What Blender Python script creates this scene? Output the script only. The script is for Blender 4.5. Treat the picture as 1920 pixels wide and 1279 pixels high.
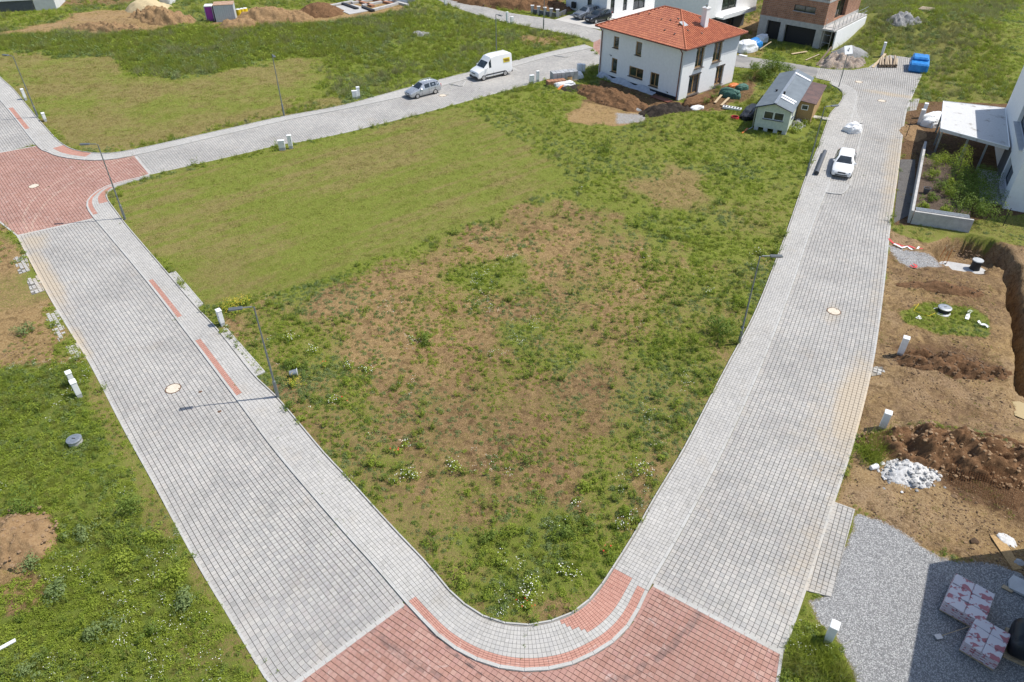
import bpy, bmesh, math, random
import numpy as np
from mathutils import Vector, Matrix
R = math.radians
for o in list(bpy.data.objects): bpy.data.objects.remove(o)
scene = bpy.context.scene
COL = scene.collection

# ------------------------------------------------------------------ camera
H = 28.0                                  # drone height over the street
F_PX, CX, CY = 1340.0, 960.0, 639.5
PITCH = math.pi/2 - math.atan((2385.0 - CY)/F_PX)
cam_d = bpy.data.cameras.new('camera'); cam = bpy.data.objects.new('camera', cam_d)
COL.objects.link(cam); scene.camera = cam
cam.location = (0, 0, H); cam.rotation_euler = (math.pi/2 - PITCH, 0, 0)
cam_d.sensor_width = 36.0; cam_d.lens = 36.0*F_PX/1920.0
cam_d.clip_start = 0.5; cam_d.clip_end = 6000

# ------------------------------------------------------------------ light
SUN_EL = R(57.0); SUN_AZ = math.atan2(0.985, 0.16)       # clockwise from +Y
sunv = Vector((math.sin(SUN_AZ)*math.cos(SUN_EL), math.cos(SUN_AZ)*math.cos(SUN_EL), math.sin(SUN_EL)))
world = bpy.data.worlds.new('World'); scene.world = world; world.use_nodes = True
wn = world.node_tree.nodes; wl = world.node_tree.links
sky = wn.new('ShaderNodeTexSky'); sky.sky_type = 'NISHITA'; sky.sun_disc = False
sky.sun_elevation = SUN_EL; sky.sun_rotation = SUN_AZ
sky.air_density = 1.0; sky.dust_density = 1.2; sky.ozone_density = 1.0
bg = wn['Background']; bg.inputs['Strength'].default_value = 0.13
wl.new(sky.outputs[0], bg.inputs['Color'])
sd = bpy.data.lights.new('sun', 'SUN'); sun = bpy.data.objects.new('sun', sd); COL.objects.link(sun)
sd.energy = 4.0; sd.angle = R(0.53); sd.color = (1.0, 0.955, 0.885)
sun.rotation_euler = (-sunv).to_track_quat('-Z', 'Y').to_euler(); sun.location = sunv*200
scene.view_settings.view_transform = 'Standard'; scene.view_settings.look = 'None'
scene.view_settings.exposure = 0.38; scene.view_settings.gamma = 1.0
scene.render.engine = 'CYCLES'

# ------------------------------------------------------------------ survey helper: image point -> place on the ground (level z)
_c, _s = math.cos(PITCH), math.sin(PITCH)
def G(px, py, z=0.0):
    x = (px-CX)/F_PX; y = -(py-CY)/F_PX
    d = (x, _c + y*_s, -_s + y*_c); t = (H-z)/-d[2]
    return Vector((d[0]*t, d[1]*t, z))
def G2(p, z=0.0): v = G(p[0], p[1], z); return (v.x, v.y)
def PL(pts): return np.array([G2(p) for p in pts])

# ------------------------------------------------------------------ numpy noise
def vnoise(x, y, seed=0):
    xi = np.floor(x).astype(np.int64); yi = np.floor(y).astype(np.int64)
    fx = x-xi; fy = y-yi; fx = fx*fx*(3-2*fx); fy = fy*fy*(3-2*fy)
    def h(a, b):
        n = (a*374761393 + b*668265263 + seed*1442695041) & 0x7fffffff
        n = ((n ^ (n >> 13))*1274126177) & 0x7fffffff
        return ((n ^ (n >> 16)) & 0xffff)/65535.0
    return (h(xi, yi)*(1-fx)+h(xi+1, yi)*fx)*(1-fy)+(h(xi, yi+1)*(1-fx)+h(xi+1, yi+1)*fx)*fy
def fbm(x, y, s, oct=4, seed=0):
    x = np.asarray(x, float)/s; y = np.asarray(y, float)/s; a = 0; w = 0.5; t = 0
    for k in range(oct):
        a = a + w*vnoise(x, y, seed+k*17); t += w; x = x*2.03+11.3; y = y*2.03+7.7; w *= 0.5
    return a/t
def sstep(a, b, v): t = np.clip((v-a)/(b-a), 0, 1); return t*t*(3-2*t)
def sdist(poly, x, y):
    """signed distance (positive inside) of points to polygon"""
    poly = np.asarray(poly, float); n = len(poly)
    d = np.full(x.shape, 1e9); ins = np.zeros(x.shape, bool)
    for i in range(n):
        ax, ay = poly[i]; bx, by = poly[(i+1) % n]
        ex, ey = bx-ax, by-ay; L = ex*ex+ey*ey+1e-12
        t = np.clip(((x-ax)*ex+(y-ay)*ey)/L, 0, 1)
        d = np.minimum(d, (x-ax-t*ex)**2+(y-ay-t*ey)**2)
        c = ((ay > y) != (by > y))
        with np.errstate(divide='ignore', invalid='ignore'):
            xx = (bx-ax)*(y-ay)/(by-ay if by != ay else 1e-9)+ax
        ins ^= c & (x < xx)
    d = np.sqrt(d); return np.where(ins, d, -d)

# ------------------------------------------------------------------ object helpers
def thing(name, label, cat, loc=(0, 0, 0), rz=0.0, group=None):
    o = bpy.data.objects.new(name, None); COL.objects.link(o); o.empty_display_size = 0.2
    o.location = loc; o.rotation_euler = (0, 0, rz)
    return tag(o, label, cat, group)
def tag(o, label=None, cat=None, group=None, kind=None):
    if label: o['label'] = label
    if cat: o['category'] = cat
    if group: o['group'] = group
    if kind: o['kind'] = kind
    return o
def copy_tree(o, parent=None):
    c = o.copy(); COL.objects.link(c); c.parent = parent
    for ch in o.children: copy_tree(ch, c)
    return c

class MB:
    def __init__(s): s.v = []; s.f = []; s.m = []; s.smooth = False; s.mi = 0
    def add(s, vs, fs):
        n = len(s.v); s.v.extend([tuple(v) for v in vs]); s.f.extend([tuple(i+n for i in f) for f in fs]); s.m.extend([s.mi]*len(fs)); return s
    def box(s, c, sz, rz=0.0, rx=0.0, ry=0.0, taper=1.0):
        hx, hy, hz = sz[0]/2, sz[1]/2, sz[2]/2
        M = Matrix.Translation(c) @ Matrix.Rotation(rz, 4, 'Z') @ Matrix.Rotation(ry, 4, 'Y') @ Matrix.Rotation(rx, 4, 'X')
        vs = []
        for z in (-hz, hz):
            k = taper if z > 0 else 1.0
            for x, y in ((-hx, -hy), (hx, -hy), (hx, hy), (-hx, hy)): vs.append(M @ Vector((x*k, y*k, z)))
        return s.add(vs, [(3, 2, 1, 0), (4, 5, 6, 7), (0, 1, 5, 4), (1, 2, 6, 5), (2, 3, 7, 6), (3, 0, 4, 7)])
    def bbox(s, a, b): return s.box([(a[i]+b[i])/2 for i in range(3)], [abs(b[i]-a[i]) for i in range(3)])
    def bev(s, c, sz, b=0.02, rz=0.0, rx=0.0, ry=0.0):
        """box with chamfered edges"""
        bm = bmesh.new(); bmesh.ops.create_cube(bm, size=1.0)
        for v in bm.verts: v.co = Vector((v.co.x*sz[0], v.co.y*sz[1], v.co.z*sz[2]))
        bmesh.ops.bevel(bm, geom=bm.edges[:], offset=b, segments=1, affect='EDGES')
        M = Matrix.Translation(c) @ Matrix.Rotation(rz, 4, 'Z') @ Matrix.Rotation(ry, 4, 'Y') @ Matrix.Rotation(rx, 4, 'X')
        bm.verts.index_update(); s.add([M @ v.co for v in bm.verts], [[v.index for v in f.verts] for f in bm.faces]); bm.free(); return s
    def tube(s, pts, r, n=8, caps=True):
        pts = [Vector(p) for p in pts]; rs = r if isinstance(r, (list, tuple)) else [r]*len(pts)
        base = len(s.v); vs = []; fs = []; up = None
        for i, p in enumerate(pts):
            d = (pts[min(i+1, len(pts)-1)]-pts[max(i-1, 0)]).normalized()
            if up is None or abs(d.dot(up)) > 0.95: up = Vector((0, 0, 1)) if abs(d.z) < 0.9 else Vector((1, 0, 0))
            a = d.cross(up).normalized(); b = d.cross(a).normalized()
            for k in range(n):
                t = 2*math.pi*k/n; vs.append(p+a*(math.cos(t)*rs[i])+b*(math.sin(t)*rs[i]))
        for i in range(len(pts)-1):
            for k in range(n):
                k2 = (k+1) % n; fs.append((i*n+k, i*n+k2, (i+1)*n+k2, (i+1)*n+k))
        if caps: fs.append(tuple(range(n-1, -1, -1))); fs.append(tuple(range((len(pts)-1)*n, len(pts)*n)))
        return s.add(vs, fs)
    def lathe(s, prof, c=(0, 0, 0), n=20, axis='z'):
        """prof: list of (r,z); open ends are capped"""
        vs = []; fs = []
        for r, z in prof:
            for k in range(n):
                t = 2*math.pi*k/n; x, y = r*math.cos(t), r*math.sin(t)
                if axis == 'z': vs.append((c[0]+x, c[1]+y, c[2]+z))
                elif axis == 'y': vs.append((c[0]+x, c[1]+z, c[2]+y))
                else: vs.append((c[0]+z, c[1]+x, c[2]+y))
        for i in range(len(prof)-1):
            for k in range(n):
                k2 = (k+1) % n; fs.append((i*n+k, i*n+k2, (i+1)*n+k2, (i+1)*n+k))
        fs.append(tuple(range(n-1, -1, -1))); fs.append(tuple(range((len(prof)-1)*n, len(prof)*n)))
        return s.add(vs, fs)
    def prism(s, poly, z0, z1):
        n = len(poly); vs = [(p[0], p[1], z0) for p in poly]+[(p[0], p[1], z1) for p in poly]
        fs = [tuple(range(n-1, -1, -1)), tuple(range(n, 2*n))]+[(i, (i+1) % n, n+(i+1) % n, n+i) for i in range(n)]
        return s.add(vs, fs)
    def build(s, name, mat, parent=None, smooth=False, **kw):
        me = bpy.data.meshes.new(name); me.from_pydata(s.v, [], s.f)
        ms = mat if isinstance(mat, (list, tuple)) else [mat]
        for m in ms: me.materials.append(m)
        if len(ms) > 1: me.polygons.foreach_set('material_index', s.m)
        bm = bmesh.new(); bm.from_mesh(me); bmesh.ops.recalc_face_normals(bm, faces=bm.faces[:]); bm.to_mesh(me); bm.free()
        if smooth or s.smooth: me.polygons.foreach_set('use_smooth', [True]*len(me.polygons))
        me.update()
        o = bpy.data.objects.new(name, me); COL.objects.link(o); o.parent = parent
        if kw: tag(o, **kw)
        return o
def np_mesh(name, V, Fq, mat, parent=None, attrs=None, smooth=False):
    """V (n,3), Fq (m,k) constant-size faces"""
    V = np.asarray(V, np.float32); Fq = np.asarray(Fq, np.int32); m, k = Fq.shape
    me = bpy.data.meshes.new(name)
    me.vertices.add(len(V)); me.vertices.foreach_set('co', V.ravel())
    me.loops.add(m*k); me.loops.foreach_set('vertex_index', Fq.ravel())
    me.polygons.add(m); me.polygons.foreach_set('loop_start', np.arange(0, m*k, k, dtype=np.int32))
    me.polygons.foreach_set('loop_total', np.full(m, k, np.int32))
    me.polygons.foreach_set('use_smooth', np.full(m, bool(smooth)))
    for nm, (dom, arr) in (attrs or {}).items():
        arr = np.asarray(arr, np.float32)
        if arr.ndim == 2:
            a = me.attributes.new(nm, 'FLOAT_COLOR', dom); a.data.foreach_set('color', arr.ravel())
        else:
            a = me.attributes.new(nm, 'FLOAT', dom); a.data.foreach_set('value', arr)
    me.update(calc_edges=True); me.materials.append(mat)
    o = bpy.data.objects.new(name, me); COL.objects.link(o); o.parent = parent
    return o

# ------------------------------------------------------------------ materials
class NT:
    def __init__(s, name):
        s.mat = bpy.data.materials.new(name); s.mat.use_nodes = True
        s.nt = s.mat.node_tree; s.n = s.nt.nodes; s.l = s.nt.links; s.b = s.n['Principled BSDF']
    def node(s, t, **kw):
        nd = s.n.new(t)
        for k, v in kw.items(): setattr(nd, k, v)
        return nd
    def put(s, sock, v):
        if isinstance(v, bpy.types.NodeSocket): s.l.new(v, sock)
        elif isinstance(v, (tuple, list)) and len(v) == 3 and sock.type == 'RGBA': sock.default_value = (*v, 1)
        else: sock.default_value = v
    def math(s, op, a, b=0.0, c=0.0, clamp=False):
        nd = s.node('ShaderNodeMath', operation=op, use_clamp=clamp)
        for i, v in enumerate((a, b, c)): s.put(nd.inputs[i], v)
        return nd.outputs[0]
    def mix(s, f, a, b, mode='MIX'):
        nd = s.node('ShaderNodeMix', data_type='RGBA', blend_type=mode)
        s.put(nd.inputs[0], f); s.put(nd.inputs[6], a); s.put(nd.inputs[7], b); return nd.outputs[2]
    def noise(s, scale, detail=3.0, rough=0.55, vec=None, dim='3D', dist=0.0):
        nd = s.node('ShaderNodeTexNoise', noise_dimensions=dim); nd.inputs['Scale'].default_value = scale
        nd.inputs['Detail'].default_value = detail; nd.inputs['Roughness'].default_value = rough; nd.inputs['Distortion'].default_value = dist
        if vec is not None: s.l.new(vec, nd.inputs['Vector'])
        return nd.outputs['Fac']
    def pos(s): return s.node('ShaderNodeNewGeometry').outputs['Position']
    def objco(s): return s.node('ShaderNodeTexCoord').outputs['Object']
    def rnd(s): return s.node('ShaderNodeObjectInfo').outputs['Random']
    def attr(s, nm): return s.node('ShaderNodeAttribute', attribute_name=nm)
    def rng(s, v, a, b, c=0.0, d=1.0, smooth=True):
        nd = s.node('ShaderNodeMapRange', interpolation_type='SMOOTHSTEP' if smooth else 'LINEAR')
        s.put(nd.inputs[0], v)
        for i, q in enumerate((a, b, c, d)): s.put(nd.inputs[1+i], q)
        return nd.outputs[0]
    def bump(s, h, strength=0.4, dist=0.02):
        nd = s.node('ShaderNodeBump'); nd.inputs['Strength'].default_value = strength; nd.inputs['Distance'].default_value = dist
        s.l.new(h, nd.inputs['Height']); s.l.new(nd.outputs[0], s.b.inputs['Normal']); return nd
    def out(s, col=None, rough=None, metal=None, spec=None):
        if col is not None: s.put(s.b.inputs['Base Color'], col)
        if rough is not None: s.put(s.b.inputs['Roughness'], rough)
        if metal is not None: s.put(s.b.inputs['Metallic'], metal)
        if spec is not None: s.put(s.b.inputs['Specular IOR Level'], spec)
        return s.mat
def simple(name, c, rough=0.7, var=0.15, scale=6.0, metal=0.0, bump=0.15, c2=None, rnd=0.0, spec=0.4):
    """plain procedural paint / render / concrete with mottling and slight relief"""
    t = NT(name); oc = t.objco()
    n1 = t.noise(scale, 4.0, 0.6, oc); n2 = t.noise(scale*7.3, 2.0, 0.6, oc)
    f = t.math('ADD', t.math('MULTIPLY', n1, 0.65), t.math('MULTIPLY', n2, 0.35))
    if rnd: f = t.math('ADD', f, t.math('MULTIPLY', t.math('SUBTRACT', t.rnd(), 0.5), rnd))
    lo = tuple(max(0, x*(1-var)) for x in c); hi = tuple(min(1, x*(1+var)) for x in c) if c2 is None else c2
    col = t.mix(t.rng(f, 0.3, 0.7), lo, hi)
    if bump: t.bump(n2, bump, 0.01)
    return t.out(col, t.rng(n1, 0.2, 0.8, max(rough-0.08, 0.02), min(rough+0.08, 1)), metal, spec)
def glass_mat(name, c=(0.02, 0.025, 0.03), rough=0.06):
    t = NT(name); n = t.noise(1.3, 2, 0.5, t.objco())
    return t.out(t.mix(t.rng(n, 0.35, 0.65), c, tuple(x*2.2+0.004 for x in c)), rough, 0.0, 0.8)
M = {}
# ================================================================== paving materials
Z_BASE, Z_ROAD, Z_WALK = 0.015, 0.055, 0.125
DUST = [  # ground-place ellipses where tan site soil has been tracked onto the paving: centre px, angle, rx, ry, strength
    ((85, 520), R(-50), 6.5, 0.9, 1.0), ((60, 455), R(-50), 2.2, 1.7, 0.8), ((150, 640), R(-50), 3.0, .5, .8),
    ((1600, 760), R(62), 5.5, 1.3, 1.1), ((1565, 920), R(60), 5.5, .8, .5), ((1640, 560), R(64), 7, .7, .5),
    ((1560, 800), R(60), 8, 2.6, .55), ((1560, 590), R(62), 2.2, .9, .6), ((1675, 320), R(65), 16, 1.3, .75),
    ((1672, 178), R(150), 4.2, .9, .9), ((1440, 700), R(60), 5, 1.6, .25), ((1610, 790), R(60), 1.9, 1.1, 1.2), ((1520, 1040), R(58), 5, 1.6, .55),
    ((1470, 1150), R(58), 2.5, .8, .35), ((560, 1100), R(-50), 6, 1.5, .12)]
def circ3(a, b, c):
    ax, ay = a; bx, by = b; cx, cy = c
    d = 2*(ax*(by-cy)+bx*(cy-ay)+cx*(ay-by))
    ux = ((ax*ax+ay*ay)*(by-cy)+(bx*bx+by*by)*(cy-ay)+(cx*cx+cy*cy)*(ay-by))/d
    uy = ((ax*ax+ay*ay)*(cx-bx)+(bx*bx+by*by)*(ax-cx)+(cx*cx+cy*cy)*(bx-ax))/d
    return ux, uy, math.hypot(ax-ux, ay-uy)
def dust_fac(t, p):
    acc = None
    for (c, a, rx, ry, st) in DUST:
        w = G(*c); mp = t.node('ShaderNodeMapping', vector_type='TEXTURE')
        mp.inputs['Location'].default_value = (w.x, w.y, 0); mp.inputs['Rotation'].default_value = (0, 0, a); mp.inputs['Scale'].default_value = (rx, ry, 1000)
        t.l.new(p, mp.inputs['Vector'])
        ln = t.node('ShaderNodeVectorMath', operation='LENGTH'); t.l.new(mp.outputs[0], ln.inputs[0])
        v = t.math('MULTIPLY', t.rng(ln.outputs['Value'], 1.7, 0.0), st*1.15)
        acc = v if acc is None else t.math('MAXIMUM', acc, v)
    n = t.noise(0.9, 4, .6, p); n2 = t.noise(5.5, 3, .6, p)
    nn = t.math('ADD', t.math('MULTIPLY', n, .6), t.math('MULTIPLY', n2, .4))
    return t.rng(t.math('ADD', t.math('MULTIPLY', acc, 0.75), t.math('SUBTRACT', nn, 0.5)), 0.22, 0.85)
def ring_fac(t, p, pts, w):
    ux, uy, r = circ3(*[G2(q) for q in pts])
    sub = t.node('ShaderNodeVectorMath', operation='SUBTRACT'); t.l.new(p, sub.inputs[0]); sub.inputs[1].default_value = (ux, uy, 0)
    mul = t.node('ShaderNodeVectorMath', operation='MULTIPLY'); t.l.new(sub.outputs[0], mul.inputs[0]); mul.inputs[1].default_value = (1, 1, 0)
    ln = t.node('ShaderNodeVectorMath', operation='LENGTH'); t.l.new(mul.outputs[0], ln.inputs[0])
    d = t.math('ABSOLUTE', t.math('SUBTRACT', ln.outputs['Value'], r))
    return t.math('MULTIPLY', t.rng(d, w, w*0.5), t.rng(t.noise(2.2, 3, .6, p), .38, .6))
def paver(name, cols, rings=(), mott=0.5):
    t = NT(name); p = t.pos()
    f = t.math('FRACT', t.math('ADD', t.attr('tint').outputs['Fac'], t.rnd()))
    ramp = t.node('ShaderNodeValToRGB'); ramp.color_ramp.interpolation = 'LINEAR'
    els = ramp.color_ramp.elements; k = len(cols)
    els[0].color = (*cols[0], 1); els[1].color = (*cols[-1], 1)
    for i in range(1, k-1):
        e = els.new(i/(k-1)); e.color = (*cols[i], 1)
    t.l.new(f, ramp.inputs[0]); col = ramp.outputs[0]
    big = t.noise(0.22, 4, .6, p); col = t.mix(t.rng(big, .32, .68, 0, mott), col, (0.66, 0.66, 0.67), 'MULTIPLY'); pat = t.noise(1.7, 4, .7, p, dist=.6); col = t.mix(t.rng(pat, .56, .70, 0, .22), col, (.5, .5, .5), 'MULTIPLY'); col = t.mix(t.rng(pat, .42, .30, 0, .25), col, (.62, .61, .58))
    warm = t.noise(0.55, 3, .6, p); col = t.mix(t.rng(warm, .55, .75, 0, .35), col, (1.0, .93, .84), 'MULTIPLY')
    fine = t.noise(38, 3, .7, p); col = t.mix(t.rng(fine, .3, .7, 0.0, .28), col, (.45, .44, .42), 'MULTIPLY')
    col = t.mix(t.math('MULTIPLY', dust_fac(t, p), .85), col, (.45, .375, .275))
    for pts, w, c, st in rings: col = t.mix(t.math('MULTIPLY', ring_fac(t, p, pts, w), st), col, c)
    t.bump(fine, .25, .004)
    return t.out(col, .85, 0, .3)
RED_RINGS = [([(47, 402), (77, 363), (150, 322)], .16, (.52, .40, .31), .42), ([(63, 418), (97, 372), (167, 327)], .16, (.52, .40, .31), .42),
             ([(1150, 1279), (1230, 1236), (1290, 1180)], .22, (.12, .09, .085), .5), ([(780, 1150), (840, 1216), (900, 1262)], .10, (.10, .08, .075), .7)]
M['paver'] = paver('grey_paving', [(.375, .364, .34), (.46, .443, .408), (.415, .403, .38), (.495, .472, .432), (.44, .416, .387), (.395, .385, .365)])
M['paver_red'] = paver('red_paving', [(.40, .225, .175), (.445, .255, .205), (.365, .20, .155), (.465, .29, .235), (.41, .235, .185), (.425, .245, .205)], RED_RINGS, .4)
M['walk'] = paver('light_paving', [(.42, .406, .376), (.50, .482, .444), (.45, .436, .41), (.52, .50, .463)], (), .35)
M['walk_red'] = paver('red_tactile_paving', [(.49, .255, .195), (.53, .29, .225), (.46, .235, .18)], (), .25)
t = NT('joint_grit'); p = t.pos(); n = t.noise(30, 3, .7, p)
col = t.mix(t.rng(n, .3, .7), (.075, .071, .063), (.18, .17, .145)); col = t.mix(t.math('MULTIPLY', dust_fac(t, p), .9), col, (.38, .29, .19))
moss = t.noise(.7, 4, .65, p); sand = t.noise(.45, 4, .65, p); col = t.mix(t.rng(sand, .42, .64, 0, .8), col, (.30, .28, .24)); col = t.mix(t.rng(moss, .58, .70, 0, .6), col, (.07, .10, .03)); M['joint'] = t.out(col, .95, 0, .2)
t = NT('walk_joint'); p = t.pos(); n = t.noise(30, 3, .7, p)
col = t.mix(t.rng(n, .3, .7), (.17, .16, .145), (.30, .285, .26)); moss = t.noise(.9, 4, .65, p); col = t.mix(t.rng(moss, .62, .72, 0, .6), col, (.06, .09, .03)); M['walk_joint'] = t.out(col, .95, 0, .2)
t = NT('kerb_concrete'); p = t.pos(); n = t.noise(25, 4, .7, p); b = t.noise(.6, 3, .6, p)
col = t.mix(t.rng(n, .25, .75), (.36, .355, .335), (.50, .49, .46)); col = t.mix(t.rng(b, .4, .7, 0, .4), col, (.7, .66, .6), 'MULTIPLY')
col = t.mix(t.math('MULTIPLY', dust_fac(t, p), .8), col, (.52, .42, .29)); t.bump(n, .2, .004); M['kerb'] = t.out(col, .88, 0, .3)

# ================================================================== polylines and ribbons
def cat_rom(P, step):
    P = np.asarray(P, float); out = []
    Q = np.vstack([2*P[0]-P[1], P, 2*P[-1]-P[-2]])
    for i in range(1, len(Q)-2):
        a, b, c, d = Q[i-1], Q[i], Q[i+1], Q[i+2]; n = max(2, int(np.linalg.norm(c-b)/step))
        for k in range(n):
            u = k/n; out.append(.5*((2*b)+(-a+c)*u+(2*a-5*b+4*c-d)*u*u+(-a+3*b-3*c+d)*u**3))
    out.append(P[-1]); return np.array(out)
def resample(P, step=None, n=None):
    d = np.r_[0, np.cumsum(np.linalg.norm(np.diff(P, axis=0), axis=1))]
    n = n or max(1, int(round(d[-1]/step))); s = np.linspace(0, d[-1], n+1)
    return np.c_[np.interp(s, d, P[:, 0]), np.interp(s, d, P[:, 1])]
def offset(P, d):
    T = np.gradient(P, axis=0); T /= np.linalg.norm(T, axis=1)[:, None]
    return P+np.c_[-T[:, 1], T[:, 0]]*d
def nearest_on(Q, P):
    out = np.zeros_like(P)
    for i, p in enumerate(P):
        a = Q[:-1]; e = Q[1:]-a; tt = np.clip(((p-a)*e).sum(1)/((e*e).sum(1)+1e-12), 0, 1); c = a+e*tt[:, None]
        out[i] = c[np.argmin(((c-p)**2).sum(1))]
    # keep monotone / smooth
    k = np.ones(9)/9; pad = np.vstack([out[:1]]*4+[out]+[out[-1:]]*4)
    sm = np.c_[np.convolve(pad[:, 0], k, 'valid'), np.convolve(pad[:, 1], k, 'valid')]; sm[0] = out[0]; sm[-1] = out[-1]; return sm
def ruled(A, B, nr):
    u = np.linspace(0, 1, nr+1)[None, :, None]; return A[:, None, :]*(1-u)+B[:, None, :]*u       # (na, nr+1, 2)
def quads_of(P): return np.stack([P[:-1, :-1], P[1:, :-1], P[1:, 1:], P[:-1, 1:]], axis=2).reshape(-1, 4, 2)   # order: along then across
def in_frame(c, z=0.05, m=0):
    x, y = c[:, 0], c[:, 1]; dz = z-H; dep = y*_c-dz*_s; up = y*_s+dz*_c
    px = CX+F_PX*x/dep; py = CY-F_PX*up/dep
    return (px > -m) & (px < 1920+m) & (py > -m) & (py < 1279+m), dep
rng_np = np.random.default_rng(7)
def _unit_stone():
    b = MB(); c = .035; h = .5
    vs = [(-h, -h, -1), (h, -h, -1), (h, h, -1), (-h, h, -1), (-h, -h, -.12), (h, -h, -.12), (h, h, -.12), (-h, h, -.12),
          (-h+c, -h+c, 0), (h-c, -h+c, 0), (h-c, h-c, 0), (-h+c, h-c, 0)]
    fs = [(8, 9, 10, 11)]+[(i, (i+1) % 4, (i+1) % 4+4, i+4) for i in range(4)]+[(i+4, (i+1) % 4+4, (i+1) % 4+8, i+8) for i in range(4)]
    return vs, fs
_stone_mesh = {}
def stone_mesh(mat, nm='paving_stone'):
    k = (mat, nm)
    if k not in _stone_mesh:
        vs, fs = _unit_stone(); me = bpy.data.meshes.new(nm); me.from_pydata(vs, [], fs); me.materials.append(M[mat]); me.update(); _stone_mesh[k] = me
    return _stone_mesh[k]
def stones(parent, Q, mat, ztop, gu, gv, n_single=300, name='paving_stone', depth=.06, jit=.003):
    """Q (n,4,2): lays one stone per quad; the n_single largest in view are objects of their own, the rest one joined part"""
    if len(Q) == 0: return
    lu = np.linalg.norm(Q[:, 1]-Q[:, 0]+Q[:, 2]-Q[:, 3], axis=1)/2; lv = np.linalg.norm(Q[:, 3]-Q[:, 0]+Q[:, 2]-Q[:, 1], axis=1)/2
    C = Q.mean(1); ok, dep = in_frame(C, m=0); order = np.argsort(np.where(ok, dep, 1e6)); single = order[:n_single]; single = single[ok[single]]
    mask = np.ones(len(Q), bool); mask[single] = False
    me = stone_mesh(mat, name)
    for i in single:
        d = Q[i, 1]-Q[i, 0]+Q[i, 2]-Q[i, 3]; o = bpy.data.objects.new(name, me); COL.objects.link(o); o.parent = parent
        o.location = (C[i, 0], C[i, 1], ztop+random.uniform(-jit, jit)); o.rotation_euler = (random.gauss(0, .006), random.gauss(0, .006), math.atan2(d[1], d[0])+random.gauss(0, .006))
        o.scale = (lu[i]-gu, lv[i]-gv, depth)
    Q = Q[mask]; n = len(Q)
    if n == 0: return
    mu = (gu/np.maximum(lu[mask], .02))/2; mv = (gv/np.maximum(lv[mask], .02))/2
    def corner(u, v): u = u[:, None]; v = v[:, None]; return Q[:, 0]*(1-u)*(1-v)+Q[:, 1]*u*(1-v)+Q[:, 2]*u*v+Q[:, 3]*(1-u)*v
    V = np.zeros((n, 8, 3)); zj = ztop+rng_np.uniform(-jit, jit, (n, 1))
    for j, (a, b) in enumerate(((0, 0), (1, 0), (1, 1), (0, 1))):
        for k, e in enumerate((0, .02)):
            u = np.where(a, 1-mu-e, mu+e); v = np.where(b, 1-mv-e, mv+e)
            V[:, j+4*k, :2] = corner(u, v)
        V[:, j, 2] = ztop-depth; V[:, j+4, 2] = zj[:, 0]+rng_np.normal(0, .0012, n)
    fq = np.array([[4, 5, 6, 7], [0, 1, 5, 4], [1, 2, 6, 5], [2, 3, 7, 6], [3, 0, 4, 7]])
    Fq = (fq[None]+np.arange(n)[:, None, None]*8).reshape(-1, 4)
    # fix orientation
    e1 = Q[:, 1]-Q[:, 0]; e2 = Q[:, 3]-Q[:, 0]
    if np.mean(e1[:, 0]*e2[:, 1]-e1[:, 1]*e2[:, 0]) < 0: Fq = Fq[:, ::-1]
    o = np_mesh('paving_stones', V.reshape(-1, 3), Fq, M[mat], parent, {'tint': ('FACE', np.repeat(rng_np.random(n), 5))})
    o['kind'] = 'stuff'; return o
def sheet(name, poly_or_grid, z, mat, kind='structure', parent=None, label=None):
    P = poly_or_grid
    if P.ndim == 3:
        na, nb = P.shape[:2]; V = np.c_[P.reshape(-1, 2), np.full(na*nb, z)]
        i = np.arange(na-1)[:, None]*nb+np.arange(nb-1)[None]; Fq = np.stack([i, i+1, i+nb+1, i+nb], -1).reshape(-1, 4)
        a, b, c = V[Fq[0, 0]], V[Fq[0, 1]], V[Fq[0, 2]]
        if np.cross(b-a, c-a)[2] < 0: Fq = Fq[:, ::-1]
        o = np_mesh(name, V, Fq, M[mat], parent)
    else:
        me = bpy.data.meshes.new(name); pts = [tuple(p) for p in P]
        A = sum(pts[i][0]*pts[(i+1) % len(pts)][1]-pts[(i+1) % len(pts)][0]*pts[i][1] for i in range(len(pts)))
        if A < 0: pts = pts[::-1]
        me.from_pydata([(x, y, z) for x, y in pts], [], [tuple(range(len(pts)))]); me.materials.append(M[mat])
        bm = bmesh.new(); bm.from_mesh(me); bmesh.ops.triangulate(bm, faces=bm.faces[:]); bm.to_mesh(me); bm.free()
        o = bpy.data.objects.new(name, me); COL.objects.link(o); o.parent = parent
    if parent is None: o['kind'] = kind
    if label: o['label'] = label
    return o
def kerb(parent, P, w, z0, z1, step=1.0, name='kerb_stone', mat='kerb', side=0.0):
    """row of kerb stones along polyline P, each its own part (they share one mesh)"""
    P = resample(P, step); me = stone_mesh(mat, name)
    for a, b in zip(P[:-1], P[1:]):
        d = b-a; L = np.hypot(*d); 
        if L < .05: continue
        n = np.array([-d[1], d[0]])/L; c = (a+b)/2+n*side
        o = bpy.data.objects.new(name, me); COL.objects.link(o); o.parent = parent
        o.location = (c[0], c[1], z1+random.uniform(-.002, .002)); o.rotation_euler = (0, 0, math.atan2(d[1], d[0])); o.scale = (L+w*.02-.008, w, z1-z0)
def clip_half(poly, a, b):
    """keep the part of poly left of a->b"""
    out = []; ex, ey = b[0]-a[0], b[1]-a[1]
    s = [ex*(p[1]-a[1])-ey*(p[0]-a[0]) for p in poly]
    for i in range(len(poly)):
        p, q = poly[i], poly[(i+1) % len(poly)]; sp, sq = s[i], s[(i+1) % len(poly)]
        if sp >= 0: out.append(p)
        if (sp >= 0) != (sq >= 0): tt = sp/(sp-sq); out.append((p[0]+(q[0]-p[0])*tt, p[1]+(q[1]-p[1])*tt))
    return out
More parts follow.
